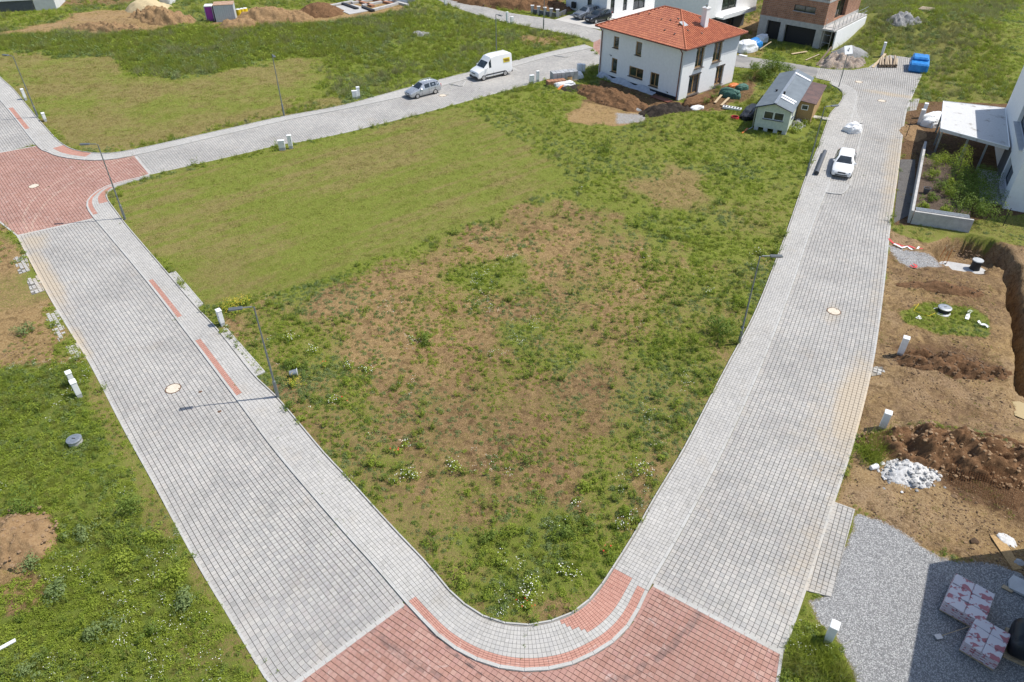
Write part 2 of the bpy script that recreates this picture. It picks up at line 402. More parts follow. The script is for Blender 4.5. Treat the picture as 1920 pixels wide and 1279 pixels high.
def paved_area(parent, poly, ang, cell, mat, ztop, gu, gv, n_single=300, depth=.06, keep=1.0):
    """square grid of stones laid at angle ang, cut along the polygon's edges"""
    poly = np.asarray(poly, float)
    A = np.sum(poly[:, 0]*np.roll(poly[:, 1], -1)-np.roll(poly[:, 0], -1)*poly[:, 1])
    if A < 0: poly = poly[::-1]
    u = np.array([math.cos(ang), math.sin(ang)]); v = np.array([-u[1], u[0]]); c0 = poly.mean(0)
    a = (poly-c0)@u; b = (poly-c0)@v
    I = np.arange(math.floor(a.min()/cell), math.ceil(a.max()/cell)); J = np.arange(math.floor(b.min()/cell), math.ceil(b.max()/cell))
    ii, jj = np.meshgrid(I, J, indexing='ij'); ii = ii.ravel()*cell; jj = jj.ravel()*cell
    Q = np.stack([c0+np.outer(ii+da, u)+np.outer(jj+db, v) for da, db in ((0, 0), (cell, 0), (cell, cell), (0, cell))], 1)
    D = np.stack([sdist(poly, Q[:, k, 0], Q[:, k, 1]) for k in range(4)], 1)
    full = (D > 0).all(1); part = ~full & (D > 0).any(1)
    if keep < 1: full &= (np.random.default_rng(3).random(len(full)) < keep); part &= (np.random.default_rng(4).random(len(full)) < keep*.7)
    stones(parent, Q[full], mat, ztop, gu, gv, n_single, depth=depth)
    mb = MB(); n = len(poly)
    for q in Q[part]:
        c = q.mean(0); pl = [tuple(c+(p-c)*(1-gu/cell)) for p in q]
        for k in range(n):
            s, e = poly[k], poly[(k+1) % n]; L = np.hypot(*(e-s))
            if L < 1e-6: continue
            tt = np.clip(((c-s)@(e-s))/L**2, 0, 1)
            if np.hypot(*(s+(e-s)*tt-c)) < cell*.75 and len(pl) >= 3: pl = clip_half(pl, s, e)
        if len(pl) >= 3: mb.prism(pl, ztop-depth, ztop)
    if mb.v: mb.build('cut_paving_stones', M[mat], parent, kind='stuff')

# ================================================================== survey of the streets
W_OUT = PL([(282, 328), (262, 334), (233, 341), (205, 349), (187, 357), (170, 370), (163, 380), (164, 393), (176, 411), (190, 427), (273, 527), (360, 640), (440, 747), (520, 854), (640, 995), (700, 1062), (757, 1129),
            (790, 1165), (827, 1202), (873, 1232), (923, 1252), (973, 1261), (1023, 1260), (1073, 1249), (1123, 1225), (1160, 1199), (1190, 1162),
            (1223, 1095), (1280, 995), (1353, 854), (1423, 700), (1480, 554), (1523, 427), (1548, 363), (1571, 300), (1588, 252), (1597, 220), (1607, 185), (1604, 172), (1586, 161), (1560, 153)])
W_IN = PL([(283, 332), (266, 338), (240, 344), (218, 351), (205, 359), (200, 366), (203, 377), (227, 410), (240, 427), (300, 497), (370, 579), (412, 624), (478, 707), (520, 747), (610, 854), (640, 885), (740, 995),
           (807, 1065), (847, 1115), (890, 1149), (923, 1165), (973, 1175), (1023, 1170), (1073, 1152), (1113, 1119), (1150, 1065), (1190, 1002),
           (1223, 942), (1280, 847), (1323, 764), (1363, 687), (1417, 584), (1465, 462), (1478, 427), (1508, 340), (1520, 310), (1537, 268), (1550, 232), (1556, 215), (1570, 200), (1580, 185), (1578, 172), (1566, 164), (1553, 158)])
w_out = cat_rom(W_OUT, .1); w_in = cat_rom(W_IN, .1)
T_OUT = PL([(-60, 122), (0, 189), (67, 272), (84, 284), (110, 295), (160, 302), (205, 301), (253, 293), (367, 267), (533, 228), (640, 207), (760, 182), (827, 163), (960, 127), (1033, 107), (1112, 91)])
T_IN = PL([(-60, 82), (0, 145), (27, 170), (68, 220), (107, 263), (125, 276), (140, 283), (180, 289), (233, 286), (367, 257), (533, 220), (640, 200), (770, 165), (880, 137), (960, 117), (1040, 97), (1113, 82)])
t_out = cat_rom(T_OUT, .15); t_in = cat_rom(T_IN, .15)
def seg(P, a, b):
    i = np.argmin(((P-G2(a))**2).sum(1)); j = np.argmin(((P-G2(b))**2).sum(1)); return P[min(i, j):max(i, j)+1]

# ---- carriageway, left street
L_R = seg(w_out, (176, 411), (757, 1131)); L_L = cat_rom(PL([(33, 443), (90, 550), (133, 622), (173, 688), (233, 804), (285, 898), (365, 1046), (430, 1155), (500, 1272), (528, 1302)]), .2)
def street(name, A, B, nr, cell, n_single=300, gu=.011, gv=.019, mat='paver', label=None):
    n = max(2, int(round((np.linalg.norm(np.diff(A, axis=0), axis=1).sum()+np.linalg.norm(np.diff(B, axis=0), axis=1).sum())/2/cell)))
    P = ruled(resample(A, n=n), resample(B, n=n), nr)
    s = sheet(name, P[::4] if len(P) > 8 else P, Z_BASE, 'joint', label=label); stones(s, quads_of(P), mat, Z_ROAD, gu, gv, n_single); return s, P
road_left, _ = street('street_left', L_R, L_L, 25, .228)
kerb(road_left, L_L, .12, -.1, Z_ROAD+.012, 1.0, 'edging_stone', side=.0)
band = np.array([G2((757, 1133)), G2((528, 1302))])
kerb(road_left, band, .22, -.05, Z_ROAD+.006, .5, 'band_stone')
kerb(road_left, np.array([G2((176, 411)), G2((33, 443))]), .2, -.05, Z_ROAD+.006, .5, 'band_stone')

# ---- carriageway, right street
R_L = seg(w_out, (1223, 1095), (1607, 185)); R_R = cat_rom(PL([(1465, 1226), (1480, 1190), (1527, 1053), (1557, 958), (1593, 850), (1620, 750), (1640, 655), (1657, 530), (1668, 427), (1682, 330), (1691, 258), (1698, 212), (1708, 185)]), .2)
road_right, _ = street('street_right', R_L, R_R, 25, .228)
kerb(road_right, R_R, .13, -.1, Z_ROAD+.012, 1.0, 'edging_stone')
kerb(road_right, np.array([G2((1225, 1098)), G2((1465, 1226))]), .2, -.05, Z_ROAD+.006, .5, 'band_stone')
# the far end of the right street, beyond the footpath's corner, and the lane behind the house
end_poly = PL([(1607, 186), (1604, 172), (1586, 161), (1560, 154), (1530, 147), (1533, 128), (1560, 131), (1600, 132), (1628, 127), (1650, 112), (1668, 104), (1738, 113), (1735, 126), (1728, 140), (1708, 185)])
road_end = sheet('street_end', end_poly, Z_BASE-.004, 'joint'); paved_area(road_end, end_poly, R(64.7), .23, 'paver', Z_ROAD, .012, .035, 0)
kerb(road_end, PL([(1708, 185), (1728, 140), (1738, 113)]), .13, -.1, Z_ROAD+.012, 1.0, 'edging_stone')
lane_poly = PL([(1533, 128), (1500, 122), (1463, 116), (1380, 104), (1330, 88), (1320, 110), (1380, 126), (1468, 134), (1530, 147)])
t = NT('lane_asphalt'); p = t.pos(); n = t.noise(20, 4, .7, p); b = t.noise(.35, 4, .6, p)
t.bump(n, .3, .01); M['lane'] = t.out(t.mix(t.rng(b, .35, .65), t.mix(n, (.16, .155, .15), (.24, .235, .225)), (.30, .285, .26)), .93, 0, .25)
lane = sheet('lane', lane_poly, Z_ROAD-.01, 'lane'); kerb(lane, PL([(1380, 126), (1468, 134), (1530, 147)]), .12, -.1, Z_ROAD+.01, 1.0, 'edging_stone')
# paver apron beside the right street, driveway stub by the white bags
ap = ap_main = PL([(1564, 942), (1603, 956), (1557, 1120), (1510, 1108)]); apron = sheet('driveway_apron', ap, Z_BASE+.004, 'joint'); paved_area(apron, ap, R(60), .23, 'paver', Z_ROAD-.004, .015, .03, 120)
ap = PL([(1703, 186), (1724, 186), (1718, 207), (1698, 210)]); apron2 = sheet('driveway_stub', ap, Z_BASE+.004, 'joint'); paved_area(apron2, ap, R(64.7), .23, 'paver', Z_ROAD-.004, .012, .03, 0)

# ---- raised red junction tables
arc = seg(w_out, (757, 1131), (1223, 1095))
red_poly = np.vstack([[G2((757, 1134))], arc[::6], [G2((1225, 1098)), G2((1465, 1226)), G2((1450, 1330)), G2((1400, 1460)), G2((1150, 1560)), G2((900, 1560)), G2((640, 1440)), G2((528, 1303))]])
dv = G(1465, 1226)-G(1225, 1098)
red_near = sheet('red_junction', red_poly, Z_BASE-.002, 'joint'); paved_area(red_near, red_poly, math.atan2(dv.y, dv.x), .228, 'paver_red', Z_ROAD, .011, .020, 300)
kerb(red_near, PL([(1465, 1226), (1450, 1330), (1400, 1460)]), .13, -.1, Z_ROAD+.012, 1.0, 'edging_stone')
a1 = seg(t_out, (67, 272), (253, 293)); a2 = seg(w_out, (282, 328), (176, 411))
pj = [G2((33, 443)), G2((-15, 405)), G2((-120, 360)), G2((-260, 330)), G2((-230, 300)), G2((-60, 298))]
red_poly2 = np.vstack([[G2((67, 275))], a1[::5], [G2((254, 294)), G2((282, 327))], a2[::5], [G2((174, 410))], pj])
red_far = sheet('red_junction', red_poly2, Z_BASE-.002, 'joint'); paved_area(red_far, red_poly2, R(-49.8), .228, 'paver_red', Z_ROAD, .010, .020, 100)
kerb(red_far, np.array([G2((67, 275)), G2((-60, 298))]), .2, -.05, Z_ROAD+.006, .5, 'band_stone')
kerb(red_far, np.array([G2((254, 294)), G2((283, 329))]), .2, -.05, Z_ROAD+.006, .5, 'band_stone')
kerb(red_far, PL([(33, 443), (-15, 405), (-120, 360)]), .13, -.1, Z_ROAD+.02, 1.0, 'edging_stone')

# ---- top street
S_U = seg(t_out, (253, 293), (1112, 91)); S_L = cat_rom(PL([(282, 328), (367, 309), (467, 286), (523, 272), (560, 267), (640, 251), (725, 230), (810, 208), (880, 189), (990, 159), (1060, 139), (1135, 116)]), .2)
road_top, _ = street('street_top', S_U, S_L, 25, .235, 120)
kerb(road_top, S_L, .12, -.1, Z_ROAD+.012, 1.0, 'edging_stone')
# widened verge paving along the top street
vp = PL([(812, 210), (880, 192), (882, 186), (806, 205)]); 
FA = cat_rom(PL([(700, -40), (770, -20), (820, 0), (847, 12), (900, 30), (952, 43), (1020, 56), (1089, 71), (1113, 80)]), .5); FB = cat_rom(PL([(760, -45), (812, -22), (859, 0), (919, 16), (964, 26), (1043, 38), (1107, 53), (1145, 64)]), .5)
road_far, _ = street('street_far', FA, FB, 25, .24, 0)
rj = PL([(1113, 80), (1145, 64), (1180, 80), (1180, 104), (1135, 116), (1112, 91)])
red_top = sheet('red_junction', rj, Z_BASE-.003, 'joint'); paved_area(red_top, rj, R(40), .24, 'paver_red', Z_ROAD-.003, .012, .03, 0)
fl = PL([(-60, 122), (0, 189), (67, 272)]); fl = resample(cat_rom(fl, .3), .5); fl2 = offset(fl, -5.8)
if ((fl2-fl).mean(0))[0] > 0: fl2 = offset(fl, 5.8)
road_fl, _ = street('street_far_left', fl, fl2, 25, .23, 0)

# ================================================================== footpaths
def footpath(name, out, inn, nr, cell, red=(), n_single=300, slim=.15):
    A = resample(out, cell); B = nearest_on(inn, A); dv = B-A; L = np.linalg.norm(dv, axis=1)[:, None]; dv /= np.maximum(L, .01)
    s = sheet(name, ruled(A, B, 3)[::2], Z_WALK-.035, 'walk_joint')
    A2 = A+dv*slim; B2 = B-dv*.09
    P = ruled(A2, B2, nr); Q = quads_of(P).reshape(len(A)-1, nr, 4, 2); keep = np.ones((len(A)-1, nr), bool); RQ = []
    idx = lambda p: int(np.argmin(((A-G2(p))**2).sum(1)))
    for (pa, pb, r0, r1, tap) in red:
        i, j = sorted((idx(pa), idx(pb)))
        for k in range(i, j):
            q0 = r0
            if tap: q0 = r0+max(0, int(round((r1-r0)*(1-(k-i)/tap)))) if tap > 0 else r0
            if q0 >= r1: continue
            keep[k, q0:r1] = False
            for r in range(q0, r1):   # two small bricks per cell
                a, b, c, d = Q[k, r]; m0, m1 = (a+d)/2, (b+c)/2; RQ += [[a, b, m1, m0], [m0, m1, c, d]]
    stones(s, Q[keep], 'walk', Z_WALK, .007, .007, n_single)
    if RQ: stones(s, np.array(RQ), 'walk_red', Z_WALK+.002, .008, .008, min(n_single, 200), 'tactile_brick')
    kerb(s, A, .15, -.1, Z_WALK+.006, 1.0, side=-.075 if np.cross(A[1]-A[0], dv[0]) < 0 else .075)
    kerb(s, B, .07, -.1, Z_WALK+.02, 1.0, 'edging_stone')
    return s
walk_main = footpath('footpath', w_out, w_in, 9, .205,
    red=[((760, 1132), (1214, 1112), 0, 2, 0), ((1075, 1249), (1216, 1108), 4, 9, 6), ((276, 530), (328, 600), 0, 2, 0), ((363, 643), (442, 744), 0, 2, 0),
         ((262, 334), (176, 405), 0, 2, 0), ((200, 351), (164, 390), 5, 9, 0)])
for q in ([(317, 517), (329, 511), (381, 572), (369, 579)], [(412, 625), (426, 619), (497, 700), (479, 708)]):
    w = PL(q); P = ruled(resample(np.array([w[0], w[3]]), .205), resample(np.array([w[1], w[2]]), n=len(resample(np.array([w[0], w[3]]), .205))-1), 3)
    s = sheet('footpath_bay', P, Z_WALK-.03, 'walk_joint'); stones(s, quads_of(P), 'walk', Z_WALK+.002, .009, .011, 120)
    for e in ((w[0], w[1]), (w[1], w[2]), (w[2], w[3])): kerb(s, np.array(e), .07, -.1, Z_WALK+.02, 1.0, 'edging_stone')
walk_top = footpath('footpath', t_out, t_in, 8, .215, red=[((14, 205), (45, 245), 0, 2, 0), ((84, 284), (150, 302), 3, 8, 0)], n_single=100)
# kerb-built ends of the parking bay on the right street and its flush marking line
bay = [PL([(1548, 363), (1578, 367), (1594, 349), (1583, 347), (1566, 342), (1556, 343)]), PL([(1588, 252), (1584, 233), (1616, 233), (1605, 214), (1604, 190), (1597, 220)])]
for b in bay:
    s = sheet('kerb_island', b, Z_WALK-.03, 'walk_joint'); paved_area(s, b, R(64.7), .205, 'walk', Z_WALK+.003, .01, .011, 0)
    kerb(s, np.vstack([b, b[:1]]), .1, -.05, Z_WALK+.01, .8)
kerb(road_right, PL([(1594, 349), (1600, 318), (1609, 277), (1618, 240), (1616, 233)]), .12, -.05, Z_ROAD+.008, .5, 'band_stone')
_ring = lambda A, B, k: np.vstack([A[::k], A[-1:], B[-1:], B[::-1][::k], B[:1]])
ROAD_POLYS = [_ring(L_R, L_L, 6), _ring(R_L, R_R, 6), ap_main, red_poly, red_poly2, np.vstack([S_U, S_L[::-1]])[::8], np.vstack([w_out, w_in[::-1]])[::6],
              np.vstack([t_out, t_in[::-1]])[::8], np.vstack([FA, FB[::-1]])[::2], end_poly, lane_poly, np.vstack([fl, fl2[::-1]]), rj]

for q in ([(840, 158), (866, 164), (873, 154)], [(1036, 105), (1062, 109), (1074, 104)]): kerb(road_top, PL(q), .12, -.05, Z_ROAD+.09, .6)
# white parking line on the top street
mk = sheet('parking_line', PL([(957, 127), (972, 135), (974, 134), (960, 126)]), Z_ROAD+.012, 'kerb')
# ================================================================== the ground: where soil, lawn, weeds and gravel lie
def reg(pts, x, y, feather=.8, wob=.0, seed=0):
    d = sdist(PL(pts), x, y)
    if wob: d = d+(fbm(x, y, 2.2, 4, seed)-.5)*5*wob
    return sstep(-feather, feather, d)
PIT = PL([(1742, 468), (1770, 447), (1815, 441), (1862, 449), (1893, 466), (1915, 500), (1922, 560), (1930, 640), (1938, 720), (1940, 745), (1908, 745), (1900, 680), (1893, 600), (1884, 530), (1879, 506), (1862, 498), (1845, 512), (1790, 505), (1762, 492)])
PUDDLE = PL([(1898, 752), (1912, 752), (1960, 770), (1960, 800), (1920, 785), (1903, 778)])
MOUNDS = [((1290, 228), 4.0, 2.2, .9), ((1240, 245), 3.5, 2.4, .5), ((1350, 262), 2.6, 1.6, .5), ((1440, 148), 4.2, 1.6, 1.3), ((1640, 60), 9, 6, 1.4), ((1780, 60), 14, 16, 2.0),
          ((1700, 110), 3, 2, .5), ((1740, 705), 2.6, 1.0, .35), ((1770, 545), 2.8, 1.0, .3), ((1840, 840), 4.5, 1.3, .85), ((1720, 810), 2.0, .7, .5), ((30, 1010), 1.9, 2.4, .5),
          ((260, 46), 9, 2.0, .9), ((120, 30), 8, 2, .4), ((940, 470), 9, 7, .25), ((700, 560), 8, 6, .2)]
LAWN = [(215, 395), (235, 352), (285, 338), (640, 256), (880, 195), (905, 225), (1000, 275), (1080, 345), (1020, 368), (760, 470), (640, 512), (560, 540), (470, 556), (385, 575), (300, 485)]
SITE = [(1672, 432), (1730, 455), (1800, 440), (1935, 468), (1990, 560), (1990, 1110), (1850, 1062), (1740, 1035), (1640, 975), (1600, 958), (1560, 950), (1600, 830), (1612, 740), (1640, 640)]
GRAVEL = [(1603, 962), (1640, 972), (1730, 1025), (1800, 1052), (1860, 1066), (1990, 1110), (1990, 1420), (1640, 1420), (1600, 1275), (1575, 1215), (1530, 1170), (1522, 1128), (1558, 1122)]
def masks(x, y):
    x = np.asarray(x, float); y = np.asarray(y, float); n = {}
    N1 = fbm(x, y, 5, 4, 3); N2 = fbm(x, y, 1.6, 4, 9); N3 = fbm(x, y, 14, 3, 21)
    soil = np.full(x.shape, .12)+.15*(N1-.5); dry = np.full(x.shape, .3)+.5*(N1-.5); lush = np.full(x.shape, .45)+.6*(N2-.5)
    grav = np.zeros(x.shape); dark = np.full(x.shape, .4)+.5*(N3-.5); light = np.zeros(x.shape)
    def setv(m, **kw):
        nonlocal soil, dry, lush, grav, dark, light
        d = dict(soil=soil, dry=dry, lush=lush, grav=grav, dark=dark, light=light)
        for k, v in kw.items(): d[k] = d[k]*(1-m)+v*m
        soil, dry, lush, grav, dark, light = (d[k] for k in ('soil', 'dry', 'lush', 'grav', 'dark', 'light'))
    # corner plot: sparse weeds on reddish soil
    m = reg([(390, 590), (560, 545), (760, 470), (1030, 368), (1120, 380), (1330, 500), (1440, 480), (1360, 690), (1180, 1010), (1070, 1150), (970, 1172), (890, 1145), (740, 990), (520, 745)], x, y, 1.0, .8, 1)
    setv(m, soil=.56+.35*(N1-.5)+.5*(N2-.5), dry=.5+.5*(N2-.5), lush=.34+.5*(N1-.5)+.3*(N2-.5), dark=.45+.6*(N3-.5))
    setv(reg([(560, 600), (720, 510), (930, 450), (1080, 440), (1080, 500), (960, 560), (900, 640), (780, 720), (620, 690)], x, y, 2.0, 1.2, 2)*.7, soil=.72+.6*(N2-.5), dark=.25, dry=.5)
    setv(reg([(840, 500), (960, 490), (985, 530), (900, 560), (850, 540)], x, y, 1.4, 1.0, 3)*.65, soil=.15, lush=.6, dry=.2)
    setv(reg([(990, 665), (1090, 670), (1080, 705), (1000, 712)], x, y, 1.2, .7, 4)*.7, soil=.15, lush=.55, dry=.2)
    setv(reg([(940, 610), (1000, 610), (990, 655), (945, 650)], x, y, 1.0, .7, 5)*.7, soil=.2, lush=.55, dry=.2)
    setv(reg([(690, 760), (1010, 690), (1180, 720), (1150, 900), (980, 960), (780, 900)], x, y, 2.5, 1, 6)*.8, soil=.66+.4*(N2-.5), dark=.55, dry=.6)
    setv(reg([(1190, 450), (1330, 500), (1460, 470), (1370, 680), (1270, 850), (1150, 1010), (1080, 950), (1200, 700), (1230, 560)], x, y, 1.5, 1, 7)*.75, soil=.34+.5*(N1-.5), lush=.5, dry=.35)
    setv(reg([(790, 1030), (1000, 940), (1170, 1000), (1090, 1130), (970, 1165), (880, 1130)], x, y, 1.0, .5, 8)*.7, soil=.2+.4*(N1-.5), lush=.7, dry=.2)
    setv(reg([(420, 590), (520, 570), (640, 640), (760, 880), (700, 900), (560, 740)], x, y, 1.0, .6, 9)*.6, soil=.3+.4*(N1-.5), lush=.55, dry=.35)
    setv(reg([(560, 780), (640, 860), (780, 1020), (840, 1090), (900, 1080), (760, 920), (640, 780)], x, y, .7, .4, 10)*.7, soil=.45, dry=.75, dark=.6, lush=.2)
    # mown lawn and the mown strip beyond the top street
    setv(reg(LAWN, x, y, .35, .25, 11), soil=.07+.15*(N1-.5), dry=.42+.9*(N1-.5)+.6*(N3-.5)+.95*(fbm((x*.64-y*.77)/.55, (x*.77+y*.64)/9.0, 1.0, 3, 99)-.5), lush=.05, dark=.3)
    setv(reg([(255, 352), (320, 345), (330, 420), (290, 440)], x, y, 1.5, .8, 12)*.5, soil=.4)
    setv(reg([(350, 470), (500, 440), (480, 540), (390, 560)], x, y, 2.0, 1, 13)*.6, dry=.8, soil=.2)
    setv(reg([(-60, 90), (120, 108), (215, 108), (240, 145), (330, 150), (560, 108), (610, 115), (600, 175), (520, 210), (360, 250), (230, 280), (130, 272), (60, 200)], x, y, .6, .8, 14), soil=.14+.3*(N1-.5), dry=.58+1.0*(N1-.5)+.6*(N2-.5), lush=.08)
    setv(reg([(150, 280), (230, 265), (520, 200), (640, 180), (640, 200), (520, 218), (233, 284)], x, y, .6, .4, 15)*.7, dry=1.0, soil=.15)
    setv(reg([(-80, 60), (330, 55), (640, 40), (760, 15), (800, 40), (640, 110), (560, 105), (330, 148), (240, 143), (215, 106), (-60, 95)], x, y, .8, .8, 16), soil=.03, dry=.2+.4*(N1-.5), lush=.95)
    setv(reg([(600, 115), (780, 45), (850, 20), (1100, 72), (1030, 95), (830, 148), (640, 195)], x, y, 1.0, .8, 17), soil=.10+.35*(N1-.5), dry=.18, lush=.62)
    setv(reg([(560, 105), (640, 108), (640, 135), (575, 130)], x, y, .8, .5, 18)*.6, soil=.5)
    setv(reg([(960, 66), (1050, 70), (1060, 85), (1000, 88)], x, y, 1.2, .8, 19)*.8, soil=.85, dark=.3)
    # plot in front of the orange-roofed house
    setv(reg([(890, 195), (1110, 150), (1230, 200), (1420, 260), (1510, 300), (1490, 420), (1400, 500), (1120, 370), (1000, 272)], x, y, .8, .8, 20)*.9, soil=.12+.3*(N1-.5), dry=.3+.4*(N2-.5), lush=.36)
    setv(reg([(1190, 345), (1260, 310), (1330, 325), (1320, 385), (1220, 395)], x, y, 1.4, 1, 21)*.85, soil=.55, dry=.95, lush=.1, dark=.3)
    setv(reg([(1300, 390), (1480, 360), (1480, 420), (1380, 450)], x, y, 1.5, 1, 22)*.5, soil=.35, dry=.7)
    setv(reg([(1060, 222), (1100, 195), (1180, 205), (1212, 222), (1180, 234), (1075, 236)], x, y, .5, .5, 23), soil=1.0, dark=.15, lush=0, light=.25)
    setv(reg([(1150, 210), (1215, 215), (1210, 232), (1160, 234)], x, y, .5, .3, 24)*.8, grav=.7, soil=1)
    setv(reg([(1095, 190), (1130, 150), (1280, 190), (1330, 165), (1420, 150), (1400, 190), (1300, 215), (1220, 220)], x, y, .6, .6, 25), soil=.9, dark=.75, lush=.1)
    # left verge
    setv(reg([(-200, 380), (20, 425), (150, 680), (-10, 720), (-300, 700)], x, y, 1.3, .9, 26), soil=.72+.5*(N1-.5), dark=.35, dry=.5, lush=.3)
    setv(reg([(-20, 600), (90, 560), (120, 640), (40, 690), (-60, 690)], x, y, .8, .6, 27)*.8, soil=.95, dark=.1)
    setv(reg([(-20, 520), (60, 520), (85, 590), (0, 580)], x, y, 1.2, .9, 28)*.45, soil=.4, lush=.6)
    setv(reg([(-300, 720), (0, 690), (165, 690), (500, 1279), (560, 1420), (-100, 1420)], x, y, 1.2, .6, 29), soil=.18+.5*(N1-.5)+.2*(N2-.5), dry=.22+.4*(N3-.5), lush=.72+.5*(N1-.5), dark=.7)
    setv(reg([(170, 690), (200, 750), (500, 1279), (480, 1279), (270, 960), (180, 770)], x, y, .35, .3, 30)*.7, soil=.55, dry=.6, lush=.25)
    setv(reg([(330, 1190), (480, 1180), (470, 1279), (320, 1279)], x, y, 1, .6, 31)*.6, soil=.6, dark=.6)
    setv(reg([(-20, 980), (50, 962), (95, 985), (60, 1040), (30, 1090), (-20, 1120)], x, y, .3, .35, 32), soil=1, dark=.1, lush=0, light=.2)
    setv(reg([(20, 1100), (80, 1085), (90, 1130), (20, 1150)], x, y, .5, .4, 33)*.8, soil=.9, dark=.5)
    # building site on the right
    setv(reg([(1700, 195), (1760, 190), (1990, 200), (1990, 440), (1672, 432)], x, y, .3, .1, 34), soil=.95, dark=.9, lush=.1, light=.0)
    setv(reg(SITE, x, y, .35, .25, 35), soil=1.0, dark=.34+.9*(N1-.45), lush=.0, light=.5+1.3*(N3-.5), dry=.4)
    setv(reg([(1672, 424), (1790, 420), (1935, 400), (1990, 410), (1990, 480), (1900, 462), (1860, 446), (1815, 438), (1770, 444), (1740, 462), (1690, 440)], x, y, .25, .2, 36), soil=.12, lush=.2, dry=.45)
    setv(reg([(1682, 582), (1740, 572), (1820, 580), (1852, 600), (1848, 630), (1770, 628), (1700, 606)], x, y, .25, .3, 37), soil=.15, lush=.35, dry=.35, light=0)
    setv(reg([(1640, 600), (1668, 580), (1670, 640), (1645, 650)], x, y, .4, .3, 38)*.6, soil=.35, dry=.6)
    setv(reg([(1690, 655), (1740, 640), (1830, 665), (1880, 690), (1870, 720), (1800, 700), (1740, 692)], x, y, .5, .35, 39)*.8, dark=.95, light=0)
    setv(reg([(1650, 820), (1720, 805), (1800, 830), (1990, 900), (1990, 985), (1880, 960), (1800, 940), (1755, 915), (1650, 850)], x, y, .5, .5, 40), dark=1.0, light=0, soil=1)
    setv(reg([(1690, 520), (1760, 535), (1830, 545), (1830, 560), (1740, 545)], x, y, .4, .4, 41)*.8, dark=.9, light=0)
    setv(reg([(1666, 460), (1740, 478), (1770, 500), (1700, 505), (1672, 490)], x, y, .4, .3, 42)*.8, grav=.75)
    setv(reg([(1750, 640), (1800, 690), (1990, 790), (1990, 840), (1840, 790), (1700, 740)], x, y, 1.0, .6, 43)*.35, grav=.6)
    setv(reg([(1615, 830), (1650, 800), (1672, 830), (1650, 880), (1612, 870)], x, y, .3, .2, 44)*.8, soil=.25, lush=.9)
    setv(reg([(1640, 800), (1780, 808), (1920, 860), (1915, 875), (1780, 825), (1660, 812)], x, y, .25, .3, 45)*.6, soil=.35, lush=.6)
    setv(reg(GRAVEL, x, y, .4, .3, 46), grav=1.0-.5*sstep(.55, .75, N1), soil=1.0, lush=0, light=.6, dark=.2)
    setv(reg([(1478, 1190), (1500, 1165), (1570, 1190), (1605, 1285), (1600, 1420), (1440, 1420), (1455, 1290)], x, y, .3, .25, 47), soil=.12, grav=0, lush=.8, dry=.35)
    # hillside beyond the street's end
    setv(reg([(1600, 60), (1640, -60), (2100, -60), (2100, 190), (1760, 190), (1712, 180), (1735, 120), (1640, 112), (1560, 100)], x, y, .8, .5, 48), soil=.08+.3*(N1-.5), dry=.75+.6*(N3-.5), lush=.62)
    setv(reg([(1860, 60), (1990, -80), (2300, -80), (2300, 140), (1900, 150)], x, y, 1.0, .5, 49), soil=.02, dry=.05, lush=.3)
    setv(reg([(1740, 60), (1790, 70), (1800, 160), (1760, 180), (1700, 186), (1770, 120)], x, y, 1.0, .8, 50)*.6, soil=.6, dark=.7)
    setv(reg([(1395, 40), (1440, 20), (1440, 70), (1395, 80)], x, y, 1, .5, 51), soil=.9, dark=.1)
    # earthworks in the far left corner, heaps behind the cabin
    setv(reg([(-80, 78), (0, 60), (100, 42), (180, 22), (290, 12), (345, 30), (340, 48), (260, 58), (180, 66), (120, 58), (0, 66)], x, y, .8, .8, 52), soil=1.0, dark=.12, lush=0, light=.35)
    setv(reg([(100, 0), (260, -6), (250, 8), (120, 14)], x, y, 1, .8, 53)*.8, soil=.8, dark=.6)
    setv(reg([(405, 45), (480, 15), (560, 20), (640, 5), (720, -8), (760, 0), (760, 18), (650, 38), (560, 45)], x, y, .8, .6, 54), soil=.95, dark=.15, lush=.05, light=.2)
    setv(reg([(880, 0), (960, 0), (1060, 0), (1060, 14), (1000, 22), (925, 16)], x, y, 1, .8, 55), soil=.9, dark=.3)
    setv(reg([(1300, 0), (1440, -40), (1500, 0), (1430, 110), (1380, 104)], x, y, 1, .5, 56)*.7, soil=.7, dark=.4)
    return dict(soil=np.clip(soil, 0, 1), dry=np.clip(dry, 0, 1), lush=np.clip(lush, 0, 1), grav=np.clip(grav, 0, 1), dark=np.clip(dark, 0, 1), light=np.clip(light, 0, 1))
def road_dist(x, y):
    d = np.full(np.shape(x), -1e9)
    for P in ROAD_POLYS: d = np.maximum(d, sdist(P, x, y))
    return d
